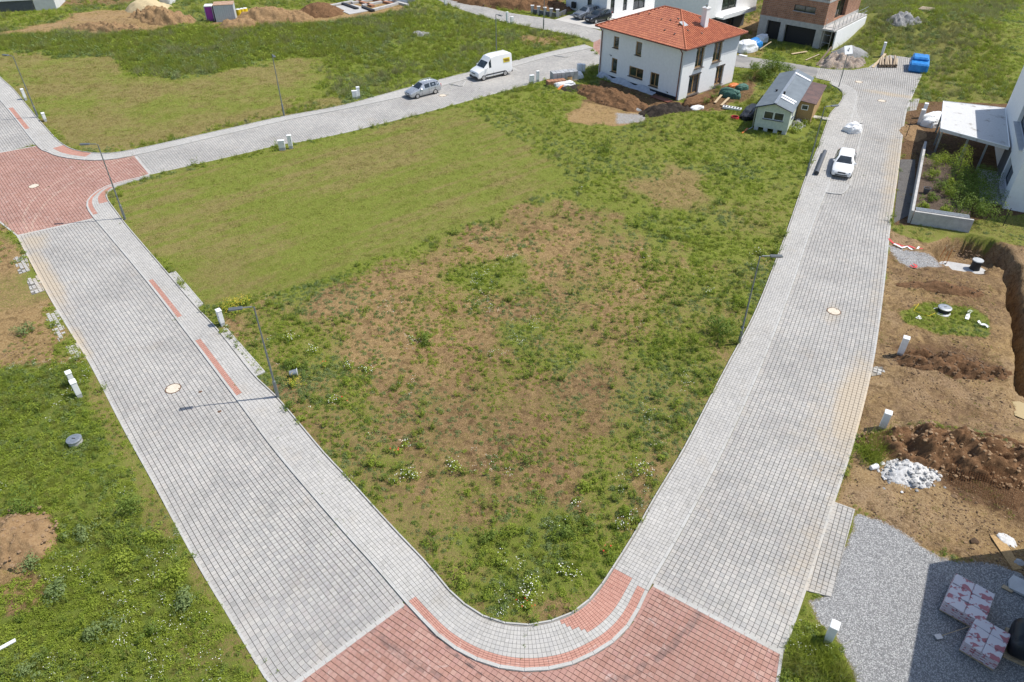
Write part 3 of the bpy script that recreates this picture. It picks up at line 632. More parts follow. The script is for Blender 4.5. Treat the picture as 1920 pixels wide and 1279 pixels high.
def height(x, y, rd=None):
    x = np.asarray(x, float); y = np.asarray(y, float)
    z = .035+(fbm(x, y, 6, 4, 5)-.5)*.12+(fbm(x, y, .9, 3, 15)-.5)*.07
    for c, rx, ry, h in MOUNDS:
        w = G(*c); e = ((x-w.x)/rx)**2+((y-w.y)/ry)**2
        z = z+h*np.exp(-e*1.6)*(.75+.5*fbm(x, y, 1.3, 4, 77))
    m = reg(SITE, x, y, .5); z = z+m*((fbm(x, y, .7, 4, 31)-.5)*.30+.10*np.abs(fbm((x*.47+y*.88)/2.6, (x*.88-y*.47)/.55, 1.0, 4, 33)-.5)*2)
    d = sdist(PIT, x, y)+(fbm(x, y, 1.1, 3, 61)-.5)*.5
    z = z-.16*reg([(1893, 748), (1915, 745), (1990, 765), (1990, 812), (1920, 790), (1900, 782)], x, y, .25); z = z-2.2*sstep(-.05, .4, d)*(1-.3*fbm(x, y, 1.5, 3, 62))
    z = z-.03*reg(GRAVEL, x, y, .6)
    rd = road_dist(x, y) if rd is None else rd
    near = sstep(1.6, .1, -rd)                      # verges meet the paving level
    z = z*(1-near)+near*np.clip(z, -.02, .045)
    return np.where(rd > .10, -.10, z)
def grid_axis(segs):
    out = [segs[0][0]]
    for a, b, st in segs: n = max(1, int(round((b-a)/st))); out += list(np.linspace(a, b, n+1)[1:])
    return np.array(out)
gx = grid_axis([(-1500, -300, 150), (-300, -120, 15), (-120, -60, .9), (-60, -35, .45), (-35, 45, .24), (45, 70, .5), (70, 120, .9), (120, 300, 15), (300, 1500, 150)])
gy = grid_axis([(-300, 0, 25), (0, 12, .8), (12, 40, .2), (40, 75, .28), (75, 105, .4), (105, 150, .7), (150, 300, 12), (300, 1500, 100)])
X, Y = np.meshgrid(gx, gy, indexing='ij'); x = X.ravel(); y = Y.ravel()
rd = road_dist(x, y); mk_ = masks(x, y); z = height(x, y, rd)
na, nb = X.shape; i = np.arange(na-1)[:, None]*nb+np.arange(nb-1)[None]; Fq = np.stack([i, i+nb, i+nb+1, i+1], -1).reshape(-1, 4)
t = NT('ground'); p = t.pos()
A1 = t.node('ShaderNodeSeparateColor'); t.l.new(t.attr('cover').outputs['Color'], A1.inputs[0]); soil, dry, lush = A1.outputs
A2 = t.node('ShaderNodeSeparateColor'); t.l.new(t.attr('earth').outputs['Color'], A2.inputs[0]); grav, dark, light = A2.outputs
n_f = t.noise(9.0, 5, .7, p); n_ff = t.noise(34, 4, .75, p); n_m = t.noise(2.1, 5, .65, p); n_b = t.noise(.35, 4, .6, p)
g_dry = t.mix(t.rng(n_ff, .3, .7), (.165, .14, .045), (.30, .25, .095)); g_grn = t.mix(t.rng(n_ff, .25, .75), (.125, .155, .024), (.23, .255, .05))
g_lush = t.mix(t.rng(n_ff, .25, .75), (.09, .125, .02), (.175, .215, .04))
fd = t.rng(t.math('ADD', t.math('MULTIPLY', dry, .95), t.math('MULTIPLY', t.math('SUBTRACT', t.math('ADD', t.math('MULTIPLY', n_f, .6), t.math('MULTIPLY', n_m, .4)), .5), 1.7)), .22, .72)
grass = t.mix(fd, g_grn, g_dry); grass = t.mix(t.rng(lush, .35, .85), grass, g_lush)
s_or = t.mix(t.rng(n_f, .3, .7), (.25, .157, .066), (.40, .28, .135)); s_dk = t.mix(t.rng(n_f, .3, .7), (.095, .054, .028), (.20, .122, .066)); s_lt = t.mix(t.rng(n_f, .3, .7), (.25, .165, .095), (.41, .295, .185))
fk = t.rng(t.math('ADD', dark, t.math('MULTIPLY', t.math('SUBTRACT', n_m, .5), 1.2)), .15, .9)
so = t.mix(fk, s_or, s_dk); so = t.mix(t.rng(t.math('ADD', light, t.math('MULTIPLY', t.math('SUBTRACT', n_b, .5), 1.0)), .2, .9, 0, .85), so, s_lt)
so = t.mix(t.rng(n_ff, .58, .8, 0, .45), so, (.42, .33, .22)); rut = t.noise(1.15, 6, .72, p, dist=1.2); so = t.mix(t.rng(rut, .50, .64, 0, .65), so, (.35, .32, .30), 'MULTIPLY')
vor = t.node('ShaderNodeTexVoronoi'); vor.inputs['Scale'].default_value = 20; t.l.new(p, vor.inputs['Vector'])
gv = t.node('ShaderNodeSeparateColor'); t.l.new(vor.outputs['Color'], gv.inputs[0])
gcol = t.mix(gv.outputs[0], (.26, .26, .258), (.62, .615, .60)); gcol = t.mix(t.rng(vor.outputs['Distance'], .35, .62, 0, .7), gcol, (.17, .17, .17))
sf = t.rng(t.math('ADD', soil, t.math('MULTIPLY', t.math('SUBTRACT', t.math('ADD', t.math('MULTIPLY', n_f, .5), t.math('MULTIPLY', n_ff, .5)), .5), 1.6)), .34, .66)
sf = t.math('MAXIMUM', sf, t.rng(soil, .85, 1.0))
col = t.mix(sf, grass, so)
gf = t.rng(t.math('ADD', grav, t.math('MULTIPLY', t.math('SUBTRACT', n_f, .5), 1.1)), .32, .62); col = t.mix(gf, col, gcol)
hgt = t.math('ADD', t.math('MULTIPLY', n_f, 1.0), t.math('ADD', t.math('MULTIPLY', n_ff, .45), t.math('MULTIPLY', vor.outputs['Distance'], -.25)))
t.bump(hgt, 1.0, .09); M['ground'] = t.out(col, .97, 0, .12)
ground = np_mesh('ground', np.c_[x, y, z], Fq, M['ground'], None, {'cover': ('POINT', np.c_[mk_['soil'], mk_['dry'], mk_['lush'], np.ones_like(x)]), 'earth': ('POINT', np.c_[mk_['grav'], mk_['dark'], mk_['light'], np.ones_like(x)])}, smooth=True)
ground['kind'] = 'structure'
# ================================================================== buildings
M['render_white'] = simple('white_render', (.80, .80, .79), .9, .05, 3.0, bump=.25)
M['render_band'] = simple('pale_grey_render', (.58, .60, .62), .9, .05, 3.0, bump=.2)
M['plinth'] = simple('plinth_render', (.33, .28, .26), .95, .25, 5.0, bump=.4)
M['wood_frame'] = simple('oiled_wood_frame', (.36, .22, .09), .55, .25, 9, bump=.1)
M['dark_trim'] = simple('dark_brown_trim', (.075, .062, .055), .6, .2, 6)
M['glass'] = glass_mat('window_glass'); M['glass_green'] = glass_mat('window_glass_green', (.018, .026, .018), .05)
M['rail'] = simple('brown_gutter_metal', (.20, .075, .05), .45, .2, 6, .3, .05)
M['anthracite'] = simple('anthracite_render', (.10, .105, .115), .85, .2, 3)
M['concrete'] = simple('cast_concrete', (.42, .41, .39), .9, .18, 2.2, bump=.35)
M['concrete_light'] = simple('smooth_light_concrete', (.56, .56, .55), .85, .1, 1.6, bump=.2)
M['metal_grey'] = simple('galvanised_metal', (.40, .42, .43), .42, .15, 9, .75, .05)
M['black'] = simple('matt_black', (.018, .018, .02), .6, .3, 8, bump=.05)
M['white_plastic'] = simple('white_plastic', (.78, .79, .79), .4, .05, 5, bump=.05)
def tile_mat():
    t = NT('clay_roof_tile'); f = t.math('FRACT', t.math('ADD', t.attr('tint').outputs['Fac'], t.rnd()))
    n = t.noise(30, 3, .6, t.objco()); n2 = t.noise(.8, 3, .6, t.objco())
    c = t.mix(f, (.36, .095, .042), (.50, .16, .07)); c = t.mix(t.rng(n, .3, .7, 0, .3), c, (.55, .5, .45), 'MULTIPLY'); c = t.mix(t.rng(n2, .5, .75, 0, .2), c, (.6, .6, .6), 'MULTIPLY')
    t.bump(n, .2, .005); return t.out(c, .6, 0, .4)
M['tile'] = tile_mat()
def wallplane(mb, A, B, z0, z1, ops=(), depth=.16):
    """wall face from A to B (outside is on the right of A->B), rectangular openings (u0,u1,v0,v1) with reveals"""
    A = Vector((A[0], A[1])); B = Vector((B[0], B[1])); d = (B-A); L = d.length; d /= L; n = Vector((d.y, -d.x))
    P = lambda u, v, k=0.0: (A.x+d.x*u-n.x*k, A.y+d.y*u-n.y*k, v)
    us = sorted({0.0, L, *[o[0] for o in ops], *[o[1] for o in ops]}); vs = sorted({z0, z1, *[o[2] for o in ops], *[o[3] for o in ops]})
    for i in range(len(us)-1):
        for j in range(len(vs)-1):
            uc, vc = (us[i]+us[i+1])/2, (vs[j]+vs[j+1])/2
            if any(o[0] < uc < o[1] and o[2] < vc < o[3] for o in ops): continue
            mb.add([P(us[i], vs[j]), P(us[i+1], vs[j]), P(us[i+1], vs[j+1]), P(us[i], vs[j+1])], [(0, 1, 2, 3)])
    for (a, b, c, e) in ops:
        for q in ([(a, c), (b, c)], [(b, c), (b, e)], [(b, e), (a, e)], [(a, e), (a, c)]):
            mb.add([P(*q[0]), P(*q[1]), P(*q[1], depth), P(*q[0], depth)], [(0, 1, 2, 3)])
    return P
def window(parent, A, B, op, depth=.14, frame='wood_frame', pane='glass', bars=1, sill='dark_trim', fw=.09, name='window', surround=None):
    A = Vector((A[0], A[1])); B = Vector((B[0], B[1])); d = (B-A).normalized(); n = Vector((d.y, -d.x)); ang = math.atan2(d.y, d.x)
    u0, u1, v0, v1 = op
    def C(u, v, k): return (A.x+d.x*u-n.x*k, A.y+d.y*u-n.y*k, v)
    f = MB(); w = u1-u0; h = v1-v0
    f.box(C((u0+u1)/2, v0+fw/2, depth), (w, .08, fw), ang); f.box(C((u0+u1)/2, v1-fw/2, depth), (w, .08, fw), ang)
    f.box(C(u0+fw/2, (v0+v1)/2, depth), (fw, .076, h), ang); f.box(C(u1-fw/2, (v0+v1)/2, depth), (fw, .076, h), ang)
    for k in range(1, bars+1): f.box(C(u0+w*k/(bars+1), (v0+v1)/2, depth), (fw*1.2, .07, h), ang)
    o = f.build(name, M[frame], parent)
    g = MB(); g.box(C((u0+u1)/2, (v0+v1)/2, depth+.015), (w-.02, .02, h-.02), ang); g.build('pane', M[pane], o)
    if sill:
        s = MB(); s.box(C((u0+u1)/2, v0-.02, -.03), (w+.12, .12+depth, .045), ang); s.build('sill', M[sill], o)
    if surround:
        s = MB(); s.box(C((u0+u1)/2, v1+.06, -.01), (w+.2, .05, .14), ang); s.build('lintel', M[surround], o)
    return o
def hip_tiles(parent, corners, z_e, ridge, z_r, cw=.31, ch=.36):
    """corners: 4 eave points ccw, ridge: 2 points. Adds tiled slopes, hip and ridge caps."""
    c = [Vector((*p, z_e)) for p in corners]; r = [Vector((*p, z_r)) for p in ridge]
    # slopes: (eave a, eave b, top points)
    faces = [(c[0], c[1], [r[0]]), (c[1], c[2], [r[1], r[0]] if (r[1]-c[1]).length > (r[0]-c[1]).length else [r[0], r[1]]), (c[2], c[3], [r[1]]), (c[3], c[0], [r[1], r[0]])]
    base = MB(); V = []; Fc = []; T = []
    for a, b, tops in faces:
        far = [t_ for t_ in tops]
        poly = [a, b]+sorted(far, key=lambda q: -(q-a).dot((b-a)))
        base.add([p-Vector((0, 0, .03)) for p in poly], [tuple(range(len(poly)))])
        e = (b-a).normalized(); Ld = (b-a).length; mid = sum(far, Vector())/len(far); up = (mid-a)-e*((mid-a).dot(e)); S = up.length; up.normalize(); nn = e.cross(up).normalized()
        if nn.z < 0: nn = -nn
        loc = [((p-a).dot(e), (p-a).dot(up)) for p in poly]; lp = np.array(loc)
        for k in range(int(S/ch)+1):
            for j in range(int(Ld/cw)+1):
                u0 = j*cw; v0 = k*ch; uc, vc = u0+cw/2, v0+ch/2
                if sdist(lp, np.array([uc]), np.array([vc]))[0] < 0: continue
                i0 = len(V)
                for (du, hh) in ((0, .0), (.14, .055), (.62, .055), (.8, .01), (1.0, .0)):
                    V.append(a+e*(u0+du*cw)+up*(v0-.03)+nn*(hh+.045)); V.append(a+e*(u0+du*cw)+up*(v0+ch)+nn*(hh+.008))
                for q in range(4): Fc.append((i0+q*2, i0+q*2+2, i0+q*2+3, i0+q*2+1)); T.append(random.random() if q == 0 else T[-1])
                # front lip
    roof = base.build('roof', M['tile'], parent)
    o = np_mesh('roof_tiles', np.array(V), np.array(Fc), M['tile'], roof, {'tint': ('FACE', np.array(T))}); o['kind'] = 'stuff'
    hips = [(c[0], r[0]), (c[1], r[0]), (c[2], r[1]), (c[3], r[1]), (r[0], r[1])]
    for a, b in hips:
        L = (b-a).length; n = max(1, int(L/.38)); m = MB()
        for k in range(n):
            p = a+(b-a)*(k/n); q = a+(b-a)*((k+1)/n); m.tube([p+Vector((0, 0, .03)), q+Vector((0, 0, .035))], [.125, .10], 7)
        m.build('ridge_cap', M['tile'], roof)
    return roof

# ---- white house with the orange hip roof
HC = Vector((18.95, 81.46, 0)); ang = R(40.5)
house = thing('detached_house', 'white two-storey house with hipped orange clay tile roof and white chimney', 'house', HC, ang)
W_, L_ = 10.2, 12.6; EZ = 5.75        # local x: sunny side, local y: shaded long side
wm = MB()
sunny = [(1.55, 3.55, .25, 2.45), (6.55, 8.05, .35, 2.5), (2.2, 3.7, 3.15, 5.35), (5.4, 7.0, 3.2, 5.35)]
lA, lB = (0, L_), (0, 0)             # long shaded side, outside to the right of A->B
long_ = [(8.2, 9.5, .75, 2.3), (4.9, 7.1, 1.1, 2.25), (2.05, 2.95, .95, 2.55), (2.1, 2.95, 3.75, 5.05), (5.6, 6.5, 3.65, 5.15)]
wallplane(wm, (0, 0), (W_, 0), .0, EZ, sunny); wallplane(wm, lA, lB, .0, EZ, long_); wallplane(wm, (W_, 0), (W_, L_), 0, EZ); wallplane(wm, (W_, L_), (0, L_), 0, EZ)
wm.build('wall', M['render_white'], house)
pm = MB(); pm.bbox((.03, .03, -.9), (W_-.03, L_-.03, .0)); pm.bbox((-.02, -.02, -.02), (W_+.02, L_+.02, .12)); pm.build('plinth', M['plinth'], house)
for o in sunny: window(house, (0, 0), (W_, 0), o, .22, bars=1, surround='dark_trim', fw=.13)
for o in long_: window(house, lA, lB, o, .16, bars=1 if o[1]-o[0] > 1 else 0, pane='glass_green', fw=.11)
for (u0, u1) in ((0.002, 2.1), (3.8, 5.3), (7.1, W_-.002)): bm_ = MB(); bm_.bbox((u0, -.012, 3.75), (u1, .0-.002, EZ-.01)); bm_.build('pale_render_band', M['render_band'], house)
ov = .55; cs = [(-ov, -ov), (W_+ov, -ov), (W_+ov, L_+ov), (-ov, L_+ov)]
sf = MB(); sf.bbox((-ov+.02, -ov+.02, EZ-.06), (W_+ov-.02, L_+ov-.02, EZ+.02)); sf.build('eaves_soffit', M['dark_trim'], house)
rf = hip_tiles(house, cs, EZ+.05, [(W_/2, W_/2), (W_/2, L_-W_/2)], 8.05)
gm = MB(); q = [(-ov, -ov, EZ+.02), (W_+ov, -ov, EZ+.02), (W_+ov, L_+ov, EZ+.02), (-ov, L_+ov, EZ+.02), (-ov, -ov, EZ+.02)]
for a, b in zip(q[:-1], q[1:]): gm.tube([a, b], .075, 8)
gm.build('gutter', M['rail'], house)
for (xx, yy) in ((-.08, .25), (-.08, L_-.25)):
    d = MB(); d.tube([(-ov, yy, EZ), (-.3, yy, EZ-.25), (xx, yy, EZ-.5), (xx, yy, -.1)], .055, 8); d.build('downpipe', M['rail'], house)
ch = MB(); ch.box((5.6, 2.0, 7.3), (.62, .62, 2.9)); ch.box((5.6, 2.0, 8.79), (.76, .76, .08)); c_ = ch.build('chimney', M['render_white'], rf)
fl_ = MB(); fl_.lathe([(.13, 8.8), (.13, 9.15)], (5.6, 2.0, 0), 10); fl_.build('flue', M['metal_grey'], rf)
fs = MB(); fs.box((5.6, 1.62, 6.35), (.95, .5, .03), rx=.36); fs.build('chimney_flashing', M['rail'], rf)
sk = MB(); sk.box((3.1, 3.0, 7.28), (.75, .85, .09), rx=.39); sk.build('roof_hatch', M['metal_grey'], rf)
# small ventilation tiles on both visible slopes
for (x_, y_) in ((4.0, 1.0), (2.6, 1.9), (6.3, 3.2), (3.2, 3.9), (6.9, 2.4)): tm = MB(); tm.box((x_, y_, EZ+.15+(min(y_, 9)+ov)*.394), (.16, .2, .1), rx=.38); tm.build('vent_tile', M['dark_trim'], rf)
for (x_, y_) in ((1.2, 2.6), (1.4, 4.2), (2.9, 6), (3.3, 8.2), (3.1, 4.9), (2.9, 9.5)): tm = MB(); tm.box((x_, y_, EZ+.15+(x_+ov)*.394), (.2, .16, .1), ry=-.38); tm.build('vent_tile', M['dark_trim'], rf)
for (u, v) in ((5.2, 2.75), (.9, .6)):
    q = MB(); q.box((-.03, L_-(7.1-u) if u > 2 else 1.6, v), (.05, .14, .1)); q.tube([(-.03, L_-(7.1-u) if u > 2 else 1.6, v), (-.08, (L_-(7.1-u) if u > 2 else 1.6)+.25, v+.12)], .015, 5); q.build('wall_socket', M['black'], house)

# ---- mobile home with timber annex
MHC = Vector((25.2, 72.75, 0)); ma = R(62.3)-math.pi/2
t = NT('pale_green_cladding'); oc = t.objco(); wv = t.node('ShaderNodeTexWave', wave_type='BANDS', bands_direction='X'); wv.inputs['Scale'].default_value = 2.1; t.l.new(oc, wv.inputs['Vector'])
n = t.noise(3, 4, .6, oc); t.bump(wv.outputs['Fac'], .5, .01); M['cladding'] = t.out(t.mix(t.rng(n, .35, .65), (.50, .55, .46), (.60, .63, .54)), .6, 0, .35)
M['roof_felt'] = simple('grey_blue_roof_sheet', (.135, .16, .18), .6, .2, 1.2, .1, .2); M['felt_brown'] = simple('dark_brown_roof_felt', (.085, .06, .06), .8, .3, 1.5, c2=(.17, .10, .085), bump=.3)
M['osb'] = simple('osb_board', (.36, .215, .085), .8, .3, 14, c2=(.50, .33, .15), bump=.2); M['blue_trim'] = simple('dark_blue_trim', (.03, .045, .075), .5, .2, 6)
mh = thing('mobile_home', 'pale green mobile home on blocks with grey-blue pitched roof sheets', 'mobile home', MHC, ma)
mw, ml, mz0, mz1 = 3.35, 12.0, .42, 2.55
w = MB(); fo = [(.75, 1.72, 1.35, 2.15), (1.78, 2.75, 1.35, 2.15)]; so_ = [(1.2, 2.0, 1.35, 2.1)]
wallplane(w, (0, 0), (mw, 0), mz0, mz1, fo, .06); wallplane(w, (mw, 0), (mw, ml), mz0, mz1, so_, .06); wallplane(w, (mw, ml), (0, ml), mz0, mz1); wallplane(w, (0, ml), (0, 0), mz0, mz1)
w.add([(0, 0, mz1), (mw, 0, mz1), (mw/2, 0, mz1+.52)], [(0, 1, 2)]); w.add([(0, ml, mz1), (mw, ml, mz1), (mw/2, ml, mz1+.52)], [(0, 2, 1)]); w.bbox((0.03, .03, mz0-.02), (mw-.03, ml-.03, mz0+.02)); w.build('wall', M['cladding'], mh)
for o in fo: window(mh, (0, 0), (mw, 0), o, .05, 'white_plastic', 'glass', 0, 'blue_trim', .05)
window(mh, (mw, 0), (mw, ml), so_[0], .05, 'white_plastic', 'glass', 0, 'blue_trim', .05)
for s_ in (-1, 1):
    r_ = MB(); xo = -.22 if s_ < 0 else mw+.22
    r_.add([(xo, -.3, mz1-.06), (mw/2, -.3, mz1+.58), (mw/2, ml+.25, mz1+.58), (xo, ml+.25, mz1-.06), (xo, -.3, mz1-.12), (mw/2, -.3, mz1+.52), (mw/2, ml+.25, mz1+.52), (xo, ml+.25, mz1-.12)],
           [(0, 1, 2, 3), (7, 6, 5, 4), (0, 4, 5, 1), (3, 2, 6, 7), (0, 3, 7, 4), (1, 5, 6, 2)]); ro = r_.build('roof_sheet', M['roof_felt'], mh)
    f_ = MB(); f_.tube([(xo, -.31, mz1-.09), (mw/2, -.31, mz1+.55)], .06, 5); f_.build('barge_board', M['blue_trim'], mh)
    if s_ > 0:
        for (yy, k) in ((1.9, 1.5), (2.6, 1.7), (10.6, 1.9)):
            s2 = MB(); s2.bev((mw/2+.85, yy, mz1+.345), (k, .42, .10), .04, ry=.34); s2.build('white_roof_patch', M['white_plastic'], ro)
rc = MB(); rc.box((mw/2, ml/2, mz1+.6), (.3, ml+.5, .04)); rc.build('ridge_strip', M['metal_grey'], mh)
vt = MB(); vt.lathe([(.09, 0), (.09, .22), (.14, .24), (.14, .3)], (.9, 4.4, mz1+.2), 10); vt.build('roof_vent', M['black'], mh); vt = MB(); vt.lathe([(.11, 0), (.11, .3)], (1.9, 3.0, mz1+.55), 10); vt.build('roof_vent', M['black'], mh)
for yy in (.15, 3, 6, 9, 11.6):
    for xx in (.25, 1.2, 2.2, 3.1): bl = MB(); bl.box((xx, yy, mz0/2-.05), (.42, .22, mz0+.06), rz=random.uniform(-.15, .15)); bl.build('block_support', M['concrete_light'], mh)
dp = MB(); dp.tube([(-.12, -.1, mz1-.15), (-.1, -.12, .3), (-.5, -.6, .08), (-.75, -1.0, .04)], .045, 7); dp.build('drainpipe', M['metal_grey'], mh)
an = thing('timber_annex', 'brown board annex shed with dark brown felt roof against the mobile home', 'shed', MHC+Matrix.Rotation(ma, 3, 'Z') @ Vector((mw+.06, 4.2, 0)), ma)
w = MB(); aw, al = 1.55, 6.6; op = [(.35, 1.05, 1.45, 2.0)]
wallplane(w, (0, 0), (aw, 0), .05, 2.3, op, .06); wallplane(w, (aw, 0), (aw, al), .05, 2.15); wallplane(w, (aw, al), (0, al), .05, 2.3); wallplane(w, (0, al), (0, 0), .05, 2.3); w.build('wall', M['osb'], an)
window(an, (0, 0), (aw, 0), op[0], .03, 'white_plastic', 'glass', 0, None, .07)
r_ = MB(); r_.box((aw/2+.06, al/2, 2.33), (aw+.35, al+.4, .05), ry=.09); r_.build('roof', M['felt_brown'], an)
st = MB(); st.box((aw+1.0, 2.4, .09), (1.9, .8, .12)); st.build('entrance_ramp', M['concrete'], an)
for k in range(7):
    pl = MB(); pl.box((aw+.02, al*(k+.5)/7, 1.1), (.03, al/7-.02, 2.1)); pl.build('wall_board', M['osb'], an)

# ---- brick building under construction
t = NT('clay_block_brick'); oc = t.objco()
def brick_nodes(t, oc):
    sep = t.node('ShaderNodeSeparateXYZ'); t.l.new(oc, sep.inputs[0]); cmb = t.node('ShaderNodeCombineXYZ'); t.l.new(t.math('ADD', sep.outputs[0], sep.outputs[1]), cmb.inputs[0]); t.l.new(sep.outputs[2], cmb.inputs[1])
    br = t.node('ShaderNodeTexBrick'); t.l.new(cmb.outputs[0], br.inputs['Vector']); br.inputs['Scale'].default_value = 1.0; br.inputs['Brick Width'].default_value = .3; br.inputs['Row Height'].default_value = .24
    br.inputs['Mortar Size'].default_value = .012; br.inputs['Color1'].default_value = (.40, .20, .12, 1); br.inputs['Color2'].default_value = (.29, .145, .09, 1); br.inputs['Mortar'].default_value = (.36, .32, .28, 1); return br
br = brick_nodes(t, oc); n = t.noise(1.2, 4, .6, oc); t.bump(br.outputs['Fac'], .4, .01)
M['brick'] = t.out(t.mix(t.rng(n, .35, .7, 0, .35), br.outputs['Color'], (.45, .4, .36), 'MULTIPLY'), .92, 0, .2)
bb = thing('brick_building_shell', 'unfinished red brick building with concrete ring beams and black garage opening', 'building', (42.11, 102.43, 0), R(48.5))
bw, blg = 12.5, 9.2
# local x runs along the sunny side, local y along the garage front
gA, gB = (0, blg), (0, 0)
w = MB(); ga = [(1.4, 3.4, .1, 2.55)]; w0 = [(1.2, 3.2, .0, 2.5), (3.9, 8.3, 0, 2.35)]
wallplane(w, gA, gB, 0, 2.75, w0, .5); wallplane(w, (0, 0), (bw, 0), 0, 2.75); wallplane(w, (bw, 0), (bw, blg), 0, 2.75); wallplane(w, (bw, blg), (0, blg), 0, 2.75); w.bbox((0.01, .01, 2.7), (bw-.01, blg-.01, 2.74)); w.build('ground_floor_wall', M['concrete'], bb)
bk = MB(); bk.bbox((.55, .9, .02), (.6, 5.2, 2.4)); bk.build('garage_opening', M['black'], bb); bk = MB(); bk.bbox((.5, 6.05, .02), (.56, 7.95, 2.5)); bk.build('door', M['black'], bb)
w = MB(); up1 = [(4.6, 7.6, 4.25, 5.05)]; up2 = [(3.2, 7.2, 3.1, 5.6)]
wallplane(w, gA, gB, 2.95, 5.85, up1, .25); wallplane(w, (0, 0), (bw, 0), 2.95, 5.85, up2, .6); wallplane(w, (bw, 0), (bw, blg), 2.95, 5.85); wallplane(w, (bw, blg), (0, blg), 2.95, 5.85)
wallplane(w, gA, gB, 6.1, 9.0); wallplane(w, (0, 0), (bw, 0), 6.1, 9.0); wallplane(w, (bw, 0), (bw, blg), 6.1, 9); wallplane(w, (bw, blg), (0, blg), 6.1, 9.0); w.build('brick_wall', M['brick'], bb)
for zz in (2.72, 5.82):
    rb = MB(); rb.bbox((-.03, -.03, zz), (bw+.03, blg+.03, zz+.3)); rb.build('ring_beam', M['concrete'], bb)
window(bb, gA, gB, up1[0], .15, 'black', 'glass', 1, 'concrete', .07); window(bb, (0, 0), (bw, 0), up2[0], .5, 'black', 'glass_green', 1, None, .1)
tr = MB(); tr.bbox((-.5, -1.7, 2.55), (bw-1, -.04, 2.75)); tr.build('terrace_slab', M['concrete'], bb)
tw = MB(); tw.bbox((.4, -1.78, -.4), (bw-1.2, -1.62, 2.5)); tw.build('retaining_wall', M['render_white'], bb)
rl = MB()
for k in range(9): rl.tube([(-.3+k*1.35, -1.6, 2.75), (-.3+k*1.35, -1.6, 3.75)], .03, 6)
for zz in (3.2, 3.75): rl.tube([(-.4, -1.6, zz), (bw-1.1, -1.6, zz)], .025, 6)
rl.build('guard_rail', M['metal_grey'], bb)
sc = MB()
for yy in (-.35, -1.4): sc.tube([(-.3, yy, 0), (-.3, yy, 4.0)], .035, 6)
for zz in (1.0, 2.0, 3.0): sc.tube([(-.3, -.35, zz), (-.3, -1.4, zz)], .03, 6)
sc.build('scaffold_frame', M['metal_grey'], bb)
bk = MB(); bk.bbox((bw+.2, -2.5, .2), (bw+5, -.4, .8)); bk.build('slate_terrace', M['anthracite'], bb)

# ---- white house by the far street, grey and white house behind the roof
wh = thing('modern_house', 'white rendered house with tall dark windows behind two parked cars', 'house', (14.68, 119.41, 0), R(43.3))
w = MB(); ww, wlg = 12.5, 8.6; sw = [(.9, 1.9, .4, 2.7), (4.0, 5.0, .4, 2.7), (6.6, 9.6, .1, 2.8)]; lw = [(4.6, 5.5, .1, 2.5)]
wallplane(w, (0, 0), (ww, 0), 0, 5.9, sw); wallplane(w, (0, wlg), (0, 0), 0, 5.9, lw); wallplane(w, (ww, 0), (ww, wlg), 0, 5.9); wallplane(w, (ww, wlg), (0, wlg), 0, 5.9); w.bbox((.01, .01, 5.84), (ww-.01, wlg-.01, 5.88)); w.build('wall', M['render_white'], wh)
for o in sw: window(wh, (0, 0), (ww, 0), o, .14, 'black', 'glass', 1 if o[1]-o[0] > 2 else 0, None, .08)
window(wh, (0, wlg), (0, 0), lw[0], .14, 'black', 'glass', 0, None, .08, 'door')
te = MB(); te.bbox((.3, -3.2, -.1), (ww, -.05, .14)); te.build('terrace', M['concrete_light'], wh)
ac = MB(); ac.bev((-.35, 6.6, .9), (.35, .8, .9), .03); ac.build('heat_pump', M['black'], wh)
gh = thing('modern_house', 'modern house of white upper storey cantilevered over anthracite ground floor', 'house', (26.8, 107.6, 0), R(42))
w = MB(); wallplane(w, (0, 0), (11, 0), 0, 2.8, [(6.2, 8.2, .1, 2.4)]); wallplane(w, (0, 8), (0, 0), 0, 2.8); wallplane(w, (11, 0), (11, 8), 0, 2.8); wallplane(w, (11, 8), (0, 8), 0, 2.8); w.bbox((.02, .02, 2.7), (10.9, 7.9, 2.78)); w.build('ground_floor_wall', M['anthracite'], gh)
window(gh, (0, 0), (11, 0), (6.2, 8.2, .1, 2.4), .14, 'black', 'glass', 1, None, .08)
w = MB(); uo = [(3.4, 7.0, 3.5, 5.5), (9.3, 10.4, 4.1, 5.6)]; uo2 = [(1.5, 5.5, 3.4, 5.4)]
wallplane(w, (-.8, -1.2), (11.6, -1.2), 2.86, 6.2, uo); wallplane(w, (-.8, 8), (-.8, -1.2), 2.86, 6.2, []); wallplane(w, (11.6, -1.2), (11.6, 8), 2.86, 6.2); wallplane(w, (11.6, 8), (-.8, 8), 2.86, 6.2); w.bbox((-.79, -1.19, 2.82), (11.59, 7.99, 2.9)); w.bbox((-.79, -1.19, 6.1), (11.59, 7.99, 6.15)); w.build('upper_wall', M['render_white'], gh)
for o in uo: window(gh, (-.8, -1.2), (11.6, -1.2), o, .14, 'black', 'glass_green', 1 if o[1]-o[0] > 2 else 0, None, .08)
bc = MB(); bc.bbox((1.5, -2.5, 2.75), (9.6, -1.2, 2.95)); bc.bbox((1.5, -2.5, 2.96), (9.6, -2.42, 3.3)); bc.build('balcony', M['render_white'], gh)

